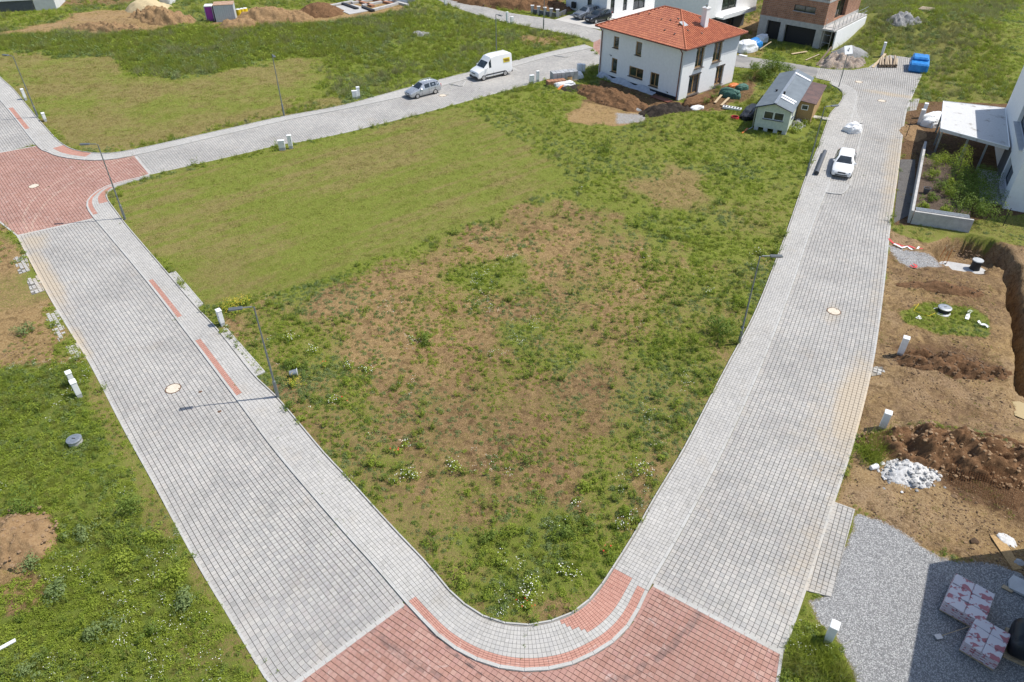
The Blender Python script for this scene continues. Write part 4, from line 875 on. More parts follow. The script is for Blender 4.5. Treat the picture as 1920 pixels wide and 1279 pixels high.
# ---- house on the right edge with flat carport
wd = Vector((math.cos(R(64)), math.sin(R(64)), 0)); we = Vector((wd.y, -wd.x, 0))
rh = thing('modern_house', 'pale rendered modern house with dark recessed windows beside the flat carport', 'house', (41.55, 54.9, 0), R(64)-math.pi/2)
w = MB(); RL, RW = 17.6, 12.0; wA, wB = (0, RL), (0, 0)
ro = [(RL-5.6, RL-1.9, .55, 2.5), (RL-9.5, RL-2.2, 4.35, 6.0)]
wallplane(w, wA, wB, 0, 8.2, ro, .4); wallplane(w, (0, 0), (RW, 0), 0, 8.2, [(2, 5, .2, 2.4)], .3); wallplane(w, (RW, 0), (RW, RL), 0, 8.2); wallplane(w, (RW, RL), (0, RL), 0, 8.2); w.bbox((.02, .02, 7.9), (RW-.02, RL-.02, 8.0)); w.build('wall', M['render_white'], rh)
for o in ro: window(rh, wA, wB, o, .36, 'anthracite', 'glass', 1, 'concrete_light', .08)
window(rh, (0, 0), (RW, 0), (2, 5, .2, 2.4), .25, 'anthracite', 'glass', 1, None, .08)
dr = MB(); dr.bbox((-.04, 6.2, .05), (.0-.003, 9.2, 2.75)); dr.build('dark_wall_panel', M['anthracite'], rh)
pt = MB(); pt.bbox((-1.7, .6, .04), (-.02, 8.0, .12)); pt.build('paving_strip', M['concrete'], rh)
t = NT('stained_roof_membrane'); oc = t.objco(); n = t.noise(1.1, 5, .65, oc); n2 = t.noise(7, 3, .6, oc); M['roof_stained'] = t.out(t.mix(t.rng(n, .56, .72, 0, .75), t.mix(t.rng(n2, .3, .7), (.50, .50, .49), (.58, .58, .57)), (.20, .17, .14)), .8, 0, .3)
cp = thing('carport', 'flat light concrete carport roof on slanted grey posts beside the garden', 'carport', G(1769, 216), 0)
o0 = Vector(G(1769, 216)); rp = [G(*q, 3.0)-o0 for q in [(1769, 190), (1885, 203), (1893, 276), (1764, 241)]]
r_ = MB(); r_.prism([(p.x, p.y) for p in rp][::-1], 2.72, 3.0); r_.build('roof', M['roof_stained'], cp)
t_ = MB(); rr = [p*1.0 for p in rp]; 
for a, b in zip(rr, rr[1:]+rr[:1]): t_.tube([(a.x, a.y, 3.01), (b.x, b.y, 3.01)], .05, 5)
t_.build('roof_edge', M['white_plastic'], cp)
for (f1, f2) in ((.03, .1), (.03, .55), (.03, .93), (.42, .96), (.7, .96)):
    a = rp[0].lerp(rp[1], f1); b = rp[3].lerp(rp[2], f1); p = a.lerp(b, f2); m = MB(); m.box((p.x+.1, p.y, 1.36), (.16, .16, 2.75), R(64)); m.build('post', M['metal_grey'], cp)

# ---- house just outside the right edge: its shadow falls across the gravel yard
oh = thing('neighbour_house', 'tall plain house standing beside the gravel yard', 'house', (24.9, 20.7, 0), R(58))
w = MB(); w.bbox((-13, -9, 0), (0, 0, 9.0)); w.build('wall', M['render_white'], oh); w = MB(); w.bbox((-13, -9.0, 9.0), (-.0, -2.3, 9.9)); w.build('attic', M['render_white'], oh)
w = MB(); w.bbox((-4, 0.01, 1), (-2.6, .08, 2.4)); w.build('window', M['glass'], oh)

# ---- far left: flat roofed building corner, low wall
fb = thing('flat_roof_building', 'low white flat-roofed building with dark facade beyond the earthworks', 'building', G(68, 20), R(140))
a, b = G(68, 20), G(-40, 26); dvv = b-a; fb.rotation_euler = (0, 0, math.atan2(dvv.y, dvv.x)); Lb = dvv.length
w = MB(); w.bbox((0, -9, 0), (Lb, 0, 1.6)); w.build('wall', M['anthracite'], fb); w = MB(); w.bbox((-.2, -9.2, 1.62), (Lb+.2, .2, 2.0)); w.build('roof', M['render_white'], fb)
lw_ = thing('concrete_wall', 'pale grey concrete wall block beside the dark low building', 'wall', G(86, 19), fb.rotation_euler.z); w = MB(); w.bev((0, -3.0, .8), (3.4, 6, 1.7), .05); w.build('wall_block', M['concrete_light'], lw_)
# ================================================================== vehicles
def car_paint(name, c, metal=0.0, rough=.28):
    t = NT(name); n = t.noise(2.0, 3, .6, t.objco()); n2 = t.noise(260, 2, .5, t.objco())
    col = t.mix(t.rng(n, .3, .7, 0, .25), c, tuple(x*.8 for x in c)); m = t.out(col, t.rng(n, .3, .75, rough-.05, rough+.1), metal, .5)
    t.b.inputs['Coat Weight'].default_value = .6; t.b.inputs['Coat Roughness'].default_value = .08; return m
M['paint_white'] = car_paint('white_car_paint', (.80, .80, .79)); M['paint_silver'] = car_paint('silver_car_paint', (.46, .48, .50), .55, .3)
M['paint_grey'] = car_paint('grey_car_paint', (.22, .245, .28), .5, .3); M['paint_dark'] = car_paint('dark_car_paint', (.025, .03, .04), .3, .25)
M['car_glass'] = glass_mat('car_glass', (.012, .018, .022), .04); M['tyre'] = simple('tyre_rubber', (.022, .022, .023), .85, .3, 12); M['rim'] = simple('alloy_rim', (.50, .51, .52), .3, .1, 8, .8, .02)
M['lamp_glass'] = glass_mat('headlamp_glass', (.30, .32, .34), .08); M['tail_red'] = glass_mat('tail_lamp_red', (.25, .012, .01), .15); M['plate'] = simple('number_plate_white', (.72, .72, .70), .5, .05, 9)
M['trim_black'] = simple('black_plastic_trim', (.03, .03, .032), .55, .2, 9); M['sticker'] = simple('yellow_sticker', (.70, .58, .03), .5, .12, 14)
def ring(st):
    x, zb, zt, zr, w, wr = st; zm = zb+(zt-zb)*.55
    half = [(w*.90, zb), (w*.985, zb+.12), (w, zm), (w*.965, zt), (wr, zr-.06), (wr*.78, zr)]
    return [Vector((x, -y, z)) for y, z in half]+[Vector((x, y, z)) for y, z in half[::-1]]
def build_car(name, label, st, cab, screen, rear, wheels, paint, loc, rz, group=None, lamps=(), bumper=False, rails=False, mirror=None):
    """st: stations front->rear; cab: station intervals with side glass; screen/rear: interval indices of windscreen and rear window"""
    root = thing(name, label, 'van' if 'van' in name else 'car', loc, rz, group)
    R_ = [ring(s) for s in st]; b = MB(); n = 12
    for r in R_: b.v.extend([tuple(p) for p in r])
    for i in range(len(R_)-1):
        for k in range(n): b.f.append((i*n+k, i*n+(k+1) % n, (i+1)*n+(k+1) % n, (i+1)*n+k))
    b.f.append(tuple(range(n))); b.f.append(tuple(range((len(R_)-1)*n, len(R_)*n))); b.m = [0]*len(b.f)
    body = b.build('body', M[paint], root, smooth=True); body.data.set_sharp_from_angle(angle=R(28))
    def patch(nm, pts, mat, parent=root, s=.9, off=.012, sy=None):
        c = sum(pts, Vector())/len(pts); nn = (pts[1]-pts[0]).cross(pts[-1]-pts[0]).normalized()
        if nn.dot(c-Vector((c.x*.6, 0, .6))) < 0: nn = -nn
        m = MB(); q = [c+(p-c)*s+nn*off for p in pts]; q2 = [p-nn*.02 for p in q]
        k = len(q); m.add(q+q2, [tuple(range(k))]+[(i, (i+1) % k, k+(i+1) % k, k+i) for i in range(k)]); return m.build(nm, M[mat], parent)
    for i in cab:
        for a, c_ in ((3, 4), (8, 7)): patch('side_window', [R_[i][a], R_[i+1][a], R_[i+1][c_], R_[i][c_]], 'car_glass', s=.86)
    def band(nm, i):
        r0, r1 = R_[i], R_[i+1]; m = MB(); c = (r0[5]+r0[6]+r1[5]+r1[6])/4; ks = (4, 5, 6, 7); nn = (r1[5]-r0[5]).cross(r0[6]-r0[5]).normalized()
        if nn.z < 0: nn = -nn
        q = [c+(r0[k]-c)*.90+nn*.02 for k in ks]+[c+(r1[k]-c)*.90+nn*.02 for k in ks]; m.add(q, [(a, a+1, a+5, a+4) for a in range(3)]); return m.build(nm, M['car_glass'], root)
    band('windscreen', screen)
    if rear is not None: band('rear_window', rear)
    for (wx, wy, wr_) in wheels:
        for s in (-1, 1):
            a = MB(); a.lathe([(wr_*1.13, -.03), (wr_*1.13, .03)], (wx, s*(wy-.02), wr_*1.0), 20, 'y'); a.build('wheel_arch', M['trim_black'], root)
            w = MB(); w.lathe([(wr_*.8, -.11), (wr_*.96, -.10), (wr_, -.06), (wr_, .06), (wr_*.96, .10), (wr_*.8, .11)], (wx, s*(wy-.07), wr_), 20, 'y'); wo = w.build('wheel', M['tyre'], root)
            q = MB(); q.lathe([(wr_*.66, -.118), (wr_*.68, 0), (wr_*.66, .118)], (wx, s*(wy-.07), wr_), 16, 'y'); q.build('rim', M['rim'], wo)
    L0, L1 = st[0][0], st[-1][0]; w0, w1 = st[0][4], st[-1][4]
    hx, hz, tz = lamps
    for s in (-1, 1):
        h = MB(); h.bev((hx, s*w0*.86, hz), (.22, .34, .13), .03, rz=-s*.45); h.build('headlight', M['lamp_glass'], root)
        h = MB(); h.bev((L1+.03, s*w1*.88, tz), (.12, .2, .34), .03); h.build('tail_light', M['tail_red'], root)
        mx, mz, mw = mirror; h = MB(); h.bev((mx, s*(mw+.10), mz), (.12, .2, .14), .03); h.build('mirror', M[paint], root)
    g = MB(); g.bev((L0+.005, 0, hz-.02), (.05, w0*.95, .12), .02); g.build('grille', M['trim_black'], root)
    g = MB(); g.bev((L0+.01, 0, st[0][1]+.08), (.06, w0*1.5, .1), .02); g.build('air_intake', M['trim_black'], root)
    g = MB(); g.box((L0+.045, 0, st[0][1]+.19), (.02, .5, .11)); g.build('number_plate', M['plate'], root); g = MB(); g.box((L1-.02, 0, .75), (.02, .5, .11)); g.build('number_plate', M['plate'], root)
    if bumper:
        g = MB(); g.bev((L0-.03, 0, .42), (.22, w0*2.06, .26), .05); g.build('bumper', M['trim_black'], root); g = MB(); g.bev((L1+.02, 0, .45), (.2, w1*2.04, .24), .05); g.build('bumper', M['trim_black'], root)
    if rails:
        for s in (-1, 1): g = MB(); g.tube([(.1, s*.53, 1.50), (-.5, s*.54, 1.56), (-1.6, s*.52, 1.52)], .022, 6); g.build('roof_rail', M['rim'], root)
    # door seams and handles
    for xx in (.62, -.35, -1.2) if not bumper else (1.25, .3):
        for s in (-1, 1): g = MB(); g.box((xx, s*st[3][4]*.995, .62), (.012, .02, .62)); g.build('door_seam', M['trim_black'], root)
    return root
def by_wheels(front, rear, wy, side):
    a, b = G(*front), G(*rear); d = (a-b).normalized(); n = Vector((-d.y, d.x, 0))*(-side)
    return (a+b)/2+n*wy+Vector((0, 0, Z_ROAD)), math.atan2(d.y, d.x)
FAB = [(2.10, .32, .56, .62, .66, .56), (1.98, .24, .64, .72, .77, .66), (1.50, .21, .74, .86, .82, .69), (.98, .20, .87, .97, .83, .70), (.22, .20, .91, 1.42, .83, .60), (-.55, .20, .93, 1.49, .83, .60), (-1.45, .21, .96, 1.46, .82, .58), (-1.80, .24, .97, 1.38, .81, .56), (-2.06, .30, .95, 1.03, .78, .66), (-2.12, .36, .72, .80, .74, .64)]
loc, rz = by_wheels((783.7, 185.3), (815.5, 177), .70, 1)
build_car('estate_car', 'silver estate car parked on the street behind the white van', FAB, (4, 5, 6), 3, 7, ((1.28, .80, .30), (-1.20, .80, .30)), 'paint_silver', loc, rz, None, (1.93, .60, .85), rails=True, mirror=(.75, .96, .80))
TR = [(2.60, .36, .72, .80, .80, .70), (2.48, .30, .95, 1.03, .94, .80), (2.05, .30, 1.15, 1.22, .98, .82), (1.62, .30, 1.27, 1.40, .99, .84), (.92, .30, 1.30, 2.06, .99, .82), (.55, .30, 1.30, 2.50, .99, .78), (-.2, .3, 1.3, 2.62, .99, .78), (-2.35, .30, 1.30, 2.62, .99, .78), (-2.60, .34, 1.28, 2.50, .97, .76)]
loc, rz = by_wheels((909.7, 151.6), (947, 142.8), .90, 1)
van = build_car('delivery_van', 'white high-roofed delivery van with yellow sticker on its side', TR, (4,), 3, None, ((1.75, .95, .34), (-1.5, .95, .34)), 'paint_white', loc, rz, None, (2.42, .84, 1.0), bumper=True, mirror=(1.25, 1.45, 1.0))
g = MB(); g.box((-1.75, .905, 1.87), (.95, .02, .50), rx=.155); s_ = g.build('yellow_sticker', M['sticker'], van)
for zz in (1.76, 1.87, 1.98):
    g = MB(); g.box((-1.75+.1*(zz-1.87)*5, .935-(zz-1.87)*.155, zz), (.72, .012, .05), rx=.155); g.build('sticker_line', M['rail'], s_)
g = MB(); g.box((0, .985, .62), (3.0, .03, .14)); g.build('side_moulding', M['trim_black'], van)
OCT = [(2.34, .32, .56, .64, .72, .60), (2.2, .24, .66, .76, .84, .72), (1.65, .21, .78, .90, .90, .76), (1.02, .20, .90, 1.0, .91, .78), (.18, .20, .93, 1.40, .91, .64), (-.6, .20, .95, 1.47, .91, .64), (-1.6, .21, .98, 1.44, .90, .62), (-2.0, .24, .99, 1.36, .88, .60), (-2.28, .30, .97, 1.05, .84, .70), (-2.34, .36, .72, .82, .80, .68)]
hd = R(244.5); fr = Vector((29.85, 60.62, Z_ROAD)); dv = Vector((math.cos(hd), math.sin(hd), 0))
oc_ = build_car('estate_car', 'white estate car parked in the kerbed bay beside the dark pipe', OCT, (4, 5, 6), 3, 7, ((1.42, .88, .32), (-1.28, .88, .32)), 'paint_white', fr-dv*2.34, hd, None, (2.16, .64, .85), mirror=(.80, 1.04, .82))
SUV = [(2.25, .36, .70, .80, .72, .60), (2.1, .28, .84, .94, .86, .74), (1.6, .25, .94, 1.05, .91, .78), (1.02, .24, 1.02, 1.12, .92, .80), (.25, .24, 1.06, 1.58, .92, .66), (-.6, .24, 1.08, 1.66, .92, .66), (-1.6, .25, 1.10, 1.62, .91, .64), (-1.95, .28, 1.10, 1.52, .89, .62), (-2.2, .34, 1.05, 1.15, .86, .72), (-2.26, .4, .8, .9, .82, .7)]
for (px, paint, lab) in (((1095, 38.5), 'paint_grey', 'grey family car parked on the white house driveway nearer the fence'), ((1117, 45.5), 'paint_dark', 'black family car parked on the white house driveway beside the grey one')):
    h2 = R(221); d2 = Vector((math.cos(h2), math.sin(h2), 0)); n2 = Vector((-d2.y, d2.x, 0)); c = G(*px)-d2*1.38-n2*.88+Vector((0, 0, .06))
    build_car('family_car', lab, SUV, (4, 5, 6), 3, 7, ((1.38, .89, .34), (-1.3, .89, .34)), paint, c, h2, None, (2.08, .78, 1.0), rails=True, mirror=(.80, 1.06, .95))
dw = sheet('driveway', PL([(1040, 38), (1083, 24), (1150, 34), (1150, 60), (1107, 53)]), .075, 'walk')
# ================================================================== street furniture
M['lamp_zinc'] = simple('zinc_lamp_pole', (.21, .23, .23), .5, .15, 6, .45, .05); M['lamp_head'] = simple('grey_lamp_housing', (.12, .13, .135), .5, .12, 6, .3, .05)
M['lens'] = glass_mat('lamp_lens', (.30, .30, .28), .2)
M['cab_white'] = simple('white_cabinet_plastic', (.74, .745, .74), .5, .06, 4, bump=.05); M['cab_grey'] = simple('grey_cabinet_base', (.42, .43, .43), .7, .1, 4)
def street_lamp(base, head_px, label, h=6.45, head=True):
    b = G(*base); p = G(*head_px, h); d = Vector((p.x-b.x, p.y-b.y, 0)); 
    if d.length < .2: d = Vector((0, 1, 0))
    t_ = thing('street_lamp', label, 'street lamp', (b.x, b.y, 0), math.atan2(d.y, d.x), 'street lamps along the paved streets')
    m = MB(); m.lathe([(.095, -.1), (.095, 1.25), (.088, 1.32), (.06, 1.36), (.055, 3.6), (.046, 3.66), (.04, h-.05)], (0, 0, 0), 12); m.build('pole', M['lamp_zinc'], t_, smooth=False)
    m = MB(); m.tube([(0, 0, h-.12), (.0, 0, h), (.12, 0, h+.06), (.62, 0, h+.08)], [.045, .045, .038, .032], 8); m.build('arm', M['lamp_zinc'], t_)
    m = MB(); m.bev((.92, 0, h+.09), (.72, .26, .10), .03, ry=-.03); hd_ = m.build('lamp_head', M['lamp_head'], t_)
    m = MB(); m.box((.98, 0, h+.032), (.4, .18, .02)); m.build('lens', M['lens'], hd_)
    m = MB(); m.box((.0, -.098, .75), (.1, .012, .28)); m.build('service_door', M['lamp_head'], t_)
street_lamp((522, 747), (432, 583), 'zinc street lamp between the footpath and the grey bucket in the weeds')
street_lamp((235, 412), (150, 273), 'zinc street lamp at the lawn corner beside the red junction')
street_lamp((533, 218), (517, 111), 'zinc street lamp on the mown strip across the street from two white cabinets')
street_lamp((1385, 645), (1463, 483), 'zinc street lamp by the dark bush at the edge of the footpath')
street_lamp((72, 222), (0, 104), 'zinc street lamp between two single white cabinets beside the far-off pavement corner')
street_lamp((931, 129), (940, 31), 'zinc street lamp on the grass behind the white delivery van')
street_lamp((1019, 55), (1030, -52), 'zinc street lamp by the junction opposite the two cars on the driveway')
street_lamp((1511, 332), (1582, 199), 'zinc street lamp beside the long dark pipe and the mobile home')
def cabinet(base, w, d, h, rz, label, group='white utility cabinets along the verges'):
    b = G(*base); c = thing('utility_cabinet', label, 'utility cabinet', (b.x, b.y, 0), rz, group)
    m = MB(); m.box((0, 0, .1), (w-.03, d-.03, .4)); m.build('base', M['cab_grey'], c)
    m = MB(); m.bev((0, 0, .3+(h-.3)/2), (w, d, h-.3), .012); m.build('housing', M['cab_white'], c)
    m = MB(); m.bev((0, 0, h+.02), (w+.05, d+.05, .06), .02); m.build('lid', M['cab_white'], c)
    m = MB(); m.box((0, -d/2-.006, .3+(h-.3)/2), (w-.07, .012, h-.42)); dr_ = m.build('door', M['cab_white'], c)
    m = MB(); m.box((w*.3, -d/2-.018, .35+(h-.3)/2), (.03, .02, .08)); m.build('lock', M['black'], dr_)
cabinet((418, 611), .36, .28, 1.25, R(-50), 'single white cabinet between yellow flowers and the footpath bay')
cabinet((150, 744), .42, .30, 1.15, R(-50), 'taller white cabinet of the pair on the weedy left verge'); cabinet((140, 724), .36, .28, 1.05, R(-50), 'shorter white cabinet of the pair on the weedy left verge')
cabinet((530, 282), .62, .3, 1.0, R(12), 'wide low white cabinet at the lawn edge below the street lamp'); cabinet((546, 279), .40, .28, 1.35, R(12), 'slim tall white cabinet at the lawn edge below the street lamp')
cabinet((49, 188), .38, .28, 1.25, R(-50), 'taller single white cabinet beside the lamp at the mown plot corner'); cabinet((86, 228), .38, .28, .9, R(-50), 'short single white cabinet at the foot of the lamp near the mown plot corner')
cabinet((666, 187), .55, .3, 1.0, R(15), 'wide low white cabinet on the verge near the silver car'); cabinet((673, 185), .35, .28, 1.3, R(15), 'slim tall white cabinet on the verge near the silver car')
cabinet((997, 158), .55, .3, 1.05, R(17), 'wide low white cabinet on the verge facing the white van'); cabinet((1008, 154), .35, .28, 1.3, R(17), 'slim tall white cabinet on the verge facing the white van')
cabinet((1686, 667), .36, .34, 1.4, R(60), 'single white cabinet on bare soil beside the dark earth ridge'); cabinet((1652, 806), .36, .34, 1.3, R(60), 'single white cabinet by tall grass above the white rubble heap')
cabinet((1551, 1202), .40, .30, 1.2, R(58), 'single white cabinet in tall grass beside the gravel yard')
cabinet((951, 44), .3, .28, 1.6, R(30), 'slim tall white cabinet by the far street'); cabinet((960, 45), .45, .28, 1.0, R(30), 'wide low white cabinet by the far street'); cabinet((836, 11), .5, .3, 1.0, R(30), 'lone white cabinet where the far street leaves the tall grass')
cabinet((1652, 108), .36, .3, 1.9, R(60), 'tall leaning white post cabinet behind the log pile')
cabinet((1722, 234), .4, .34, 1.6, R(64), 'taller white-grey cabinet of the pair by the carport'); cabinet((1728, 222), .4, .34, 1.6, R(64), 'second white-grey cabinet of the pair by the carport')
cabinet((1086, 139), .6, .4, 1.2, R(20), 'wide white cabinet behind the block pallet'); cabinet((1093, 138), .4, .4, 1.1, R(20), 'narrow white cabinet behind the block pallet')
# sign at the bend
b = G(1572, 165); sg = thing('street_sign', 'plain pale square sign plate on a grey pole at the bend', 'sign', (b.x, b.y, 0), R(20))
m = MB(); m.lathe([(.05, -.1), (.045, 4.6)], (0, 0, 0), 8); m.build('pole', M['lamp_zinc'], sg); m = MB(); m.bev((0, .06, 4.35), (1.15, .03, .95), .008, rx=-.5); m.build('sign_plate', M['cab_white'], sg)

# ---- covers in the paving
t = NT('sandy_cast_cover'); n = t.noise(9, 4, .65, t.objco()); t.bump(n, .3, .01); M['cover'] = t.out(t.mix(t.rng(n, .3, .7), (.50, .44, .34), (.62, .56, .46)), .85, 0, .3)
M['rust_frame'] = simple('rusty_cast_iron', (.16, .09, .055), .85, .35, 15, .3, .3)
def manhole(c, label, r=.40):
    b = G(*c); o = thing('manhole_cover', label, 'manhole cover', (b.x, b.y, Z_ROAD), random.uniform(0, 3), 'round manhole covers in the paving')
    m = MB(); m.lathe([(r+.06, -.03), (r+.06, .008), (r+.02, .010)], (0, 0, 0), 32); m.build('frame', M['rust_frame'], o); m = MB(); m.lathe([(r, -.02), (r, .012), (r-.03, .015)], (0, 0, 0), 32); m.build('cover', M['cover'], o)
    for a in (0.3, 3.44): m = MB(); m.box((math.cos(a)*r*.9, math.sin(a)*r*.9, .015), (.09, .06, .006), a); m.build('lifting_slot', M['rust_frame'], o)
for c, l in (((325, 730), 'rust-rimmed sandy manhole cover in the grey street near the lamp shadow'), ((64, 350), 'pale manhole cover in the red junction beside the tyre marks'), ((830, 180), 'pale manhole cover in the street behind the silver car'),
             ((1563, 585), 'pale manhole cover in the grey street opposite the street lamp by the bush'), ((1610, 154.5), 'pale manhole cover at the bend towards the asphalt lane'), ((1653, 190), 'pale manhole cover beside the tan dust near the driveway stub')): manhole(c, l)
for c, l in (((376, 736), 'small dark valve cap beside the rust-rimmed manhole'), ((412, 773), 'small dark valve cap below the lamp shadow'), ((92, 351), 'small dark valve cap beside the manhole in the red junction')):
    b = G(*c); o = thing('valve_cap', l, 'valve cap', (b.x, b.y, Z_ROAD), R(40)); m = MB(); m.bev((0, 0, .0), (.2, .15, .03), .008); m.build('lid', M['rust_frame'], o); m = MB(); m.box((0, 0, .016), (.12, .03, .006)); m.build('handle', M['black'], o)
# ================================================================== vegetation
def leaf_mat(name, c1, c2, trans=.25, rough=.65, dryc=None):
    t = NT(name); p = t.pos(); f = t.math('FRACT', t.math('ADD', t.attr('tint').outputs['Fac'], t.math('MULTIPLY', t.rnd(), 3.7)))
    big = t.noise(.33, 5, .68, p)
    f2 = t.math('ADD', t.math('MULTIPLY', f, .6), t.rng(big, .3, .7, 0, .4))
    col = t.mix(f2, c1, c2)
    if dryc: col = t.mix(t.rng(t.math('ADD', t.rnd(), t.math('MULTIPLY', t.math('SUBTRACT', big, .5), 1.4)), .38, .92, 0, .85), col, dryc)
    t.put(t.b.inputs['Base Color'], col); t.b.inputs['Roughness'].default_value = rough; t.b.inputs['Specular IOR Level'].default_value = .2
    tr = t.node('ShaderNodeBsdfTranslucent'); t.put(tr.inputs['Color'], t.mix(.5, col, t.mix(1.0, col, (1.0, 1.0, .45), 'MULTIPLY')))
    mx = t.node('ShaderNodeMixShader'); mx.inputs[0].default_value = trans; t.l.new(t.b.outputs[0], mx.inputs[1]); t.l.new(tr.outputs[0], mx.inputs[2]); t.l.new(mx.outputs[0], t.n['Material Output'].inputs['Surface'])
    return t.mat
M['g_mown'] = leaf_mat('mown_grass', (.15, .185, .025), (.285, .31, .056), .26, dryc=(.47, .39, .15))
M['g_tall'] = leaf_mat('tall_grass', (.195, .25, .033), (.345, .39, .072), .4, dryc=(.25, .25, .075))
M['g_weed'] = leaf_mat('leafy_weed', (.20, .275, .03), (.36, .42, .065), .4)
M['g_weed_dark'] = leaf_mat('dark_leafy_weed', (.11, .175, .028), (.215, .28, .055), .34)
M['g_blue'] = leaf_mat('grey_green_weed', (.145, .205, .07), (.25, .31, .12), .34)
M['g_dry'] = leaf_mat('dead_straw', (.20, .145, .055), (.36, .28, .12), .15)
M['g_brown'] = leaf_mat('withered_weed', (.15, .108, .042), (.31, .24, .105), .15)
M['g_pale'] = leaf_mat('pale_seeding_grass', (.20, .21, .085), (.34, .335, .17), .3)
M['petal_white'] = simple('white_petal', (.78, .78, .70), .7, .08, 9); M['petal_yellow'] = simple('yellow_petal', (.62, .47, .04), .7, .15, 9); M['petal_red'] = simple('red_petal', (.52, .045, .02), .7, .2, 9)
M['bark'] = simple('grey_brown_bark', (.16, .12, .085), .9, .3, 14, bump=.4); M['clod'] = simple('soil_clod', (.11, .066, .036), .97, .35, 14, c2=(.26, .17, .095), bump=.5, rnd=.5)
class Leaves:
    def __init__(s, seed): s.V = []; s.F = []; s.T = []; s.r = random.Random(seed)
    def blade(s, base, d, L, w, bend=.3, seg=2):
        """narrow two-sided strip rising from base along d"""
        d = Vector(d).normalized(); side = d.cross(Vector((s.r.gauss(0, 1), s.r.gauss(0, 1), .3))).normalized(); tt = s.r.random(); i0 = len(s.V); p = Vector(base)
        for k in range(seg+1):
            ww = w*(1-k/seg*.85)/2; s.V.append(p-side*ww); s.V.append(p+side*ww)
            d = (d+Vector((d.x*bend, d.y*bend, -bend*.6))).normalized(); p = p+d*(L/seg)
        for k in range(seg): s.F.append((i0+2*k, i0+2*k+1, i0+2*k+3, i0+2*k+2)); s.T.append(tt)
    def leaf(s, c, n, L, w):
        n = Vector(n).normalized(); a = n.cross(Vector((s.r.gauss(0, 1), s.r.gauss(0, 1), s.r.gauss(0, 1)))).normalized(); b = n.cross(a); c = Vector(c); i0 = len(s.V)
        s.V += [c-a*L/2, c+b*w/2-n*.008, c+a*L/2-n*.02, c-b*w/2-n*.008]; s.F.append((i0, i0+1, i0+2, i0+3)); s.T.append(s.r.random())
    def disc(s, c, r_):
        i0 = len(s.V); t1, t2 = s.r.gauss(0, .3), s.r.gauss(0, .3)
        for k in range(4): a = k*math.pi/2+.3; s.V.append(Vector(c)+Vector((math.cos(a)*r_, math.sin(a)*r_, math.cos(a)*r_*t1+math.sin(a)*r_*t2)))
        s.F.append((i0, i0+1, i0+2, i0+3)); s.T.append(s.r.random())
    def mesh(s, name, mat):
        me = bpy.data.meshes.new(name); me.from_pydata([tuple(v) for v in s.V], [], s.F); me.materials.append(M[mat])
        a = me.attributes.new('tint', 'FLOAT', 'FACE'); a.data.foreach_set('value', s.T); me.update(); return me
def tuft_mown(seed, mat='g_mown', n=26, R_=.16, h=(.03, .07), w=(.012, .022)):
    L = Leaves(seed); r = L.r
    for _ in range(n):
        a = r.uniform(0, 6.28); q = R_*math.sqrt(r.random()); L.blade((math.cos(a)*q, math.sin(a)*q, -.01), (r.gauss(0, .8), r.gauss(0, .8), .7), r.uniform(*h)*1.3, r.uniform(*w), .5, 1)
    return L.mesh('mown_tuft', mat)
def tuft_tall(seed, mat='g_tall', n=42, R_=.2, h=(.25, .6), w=(.014, .028), lean=.35):
    L = Leaves(seed); r = L.r
    for _ in range(n):
        a = r.uniform(0, 6.28); q = R_*math.sqrt(r.random()); L.blade((math.cos(a)*q, math.sin(a)*q, -.02), (r.gauss(0, lean), r.gauss(0, lean), 1), r.uniform(*h), r.uniform(*w), .22, 2)
    return L.mesh('tall_tuft', mat)
def tuft_weed(seed, mat='g_weed', n=46, R_=.2, h=.16, ls=(.05, .11)):
    L = Leaves(seed); r = L.r
    for _ in range(n):
        a = r.uniform(0, 6.28); q = R_*r.random()**.6; z = h*(1-(q/R_)**2*.7)*r.uniform(.15, 1); l = r.uniform(*ls); L.leaf((math.cos(a)*q, math.sin(a)*q, z), (math.cos(a)*q/R_*.9+r.gauss(0, .45), math.sin(a)*q/R_*.9+r.gauss(0, .45), .9), l, l*r.uniform(.35, .6))
    return L.mesh('weed_tuft', mat)
def tuft_stalk(seed, mat='g_weed', n=7, R_=.16, h=(.3, .65)):
    L = Leaves(seed); r = L.r
    for _ in range(n):
        a = r.uniform(0, 6.28); q = R_*math.sqrt(r.random()); b = Vector((math.cos(a)*q, math.sin(a)*q, 0)); d = Vector((r.gauss(0, .25), r.gauss(0, .25), 1)).normalized(); H_ = r.uniform(*h); L.blade(b, d, H_, .016, .04, 2)
        for k in range(9): t_ = r.uniform(.2, 1); l = r.uniform(.06, .13)*(1.15-.5*t_); L.leaf(b+d*H_*t_+Vector((r.gauss(0, .035), r.gauss(0, .035), 0)), (r.gauss(0, .6), r.gauss(0, .6), .8), l, l*.4)
    return L.mesh('stalk_tuft', mat)
def tuft_flower(seed, petal, n=12, R_=.22, h=(.18, .4), rr=(.018, .034)):
    L = Leaves(seed); r = L.r
    for _ in range(n): a = r.uniform(0, 6.28); q = R_*math.sqrt(r.random()); L.disc((math.cos(a)*q, math.sin(a)*q, r.uniform(*h)), r.uniform(*rr))
    return L.mesh('flower_tuft', petal)
def clod_mesh(seed, mat='clod', flat=.6):
    bm = bmesh.new(); bmesh.ops.create_icosphere(bm, subdivisions=1, radius=.5); r = random.Random(seed)
    for v in bm.verts: v.co *= r.uniform(.7, 1.15); v.co.z *= flat
    me = bpy.data.meshes.new('clod'); bm.to_mesh(me); bm.free(); me.materials.append(M[mat]); return me
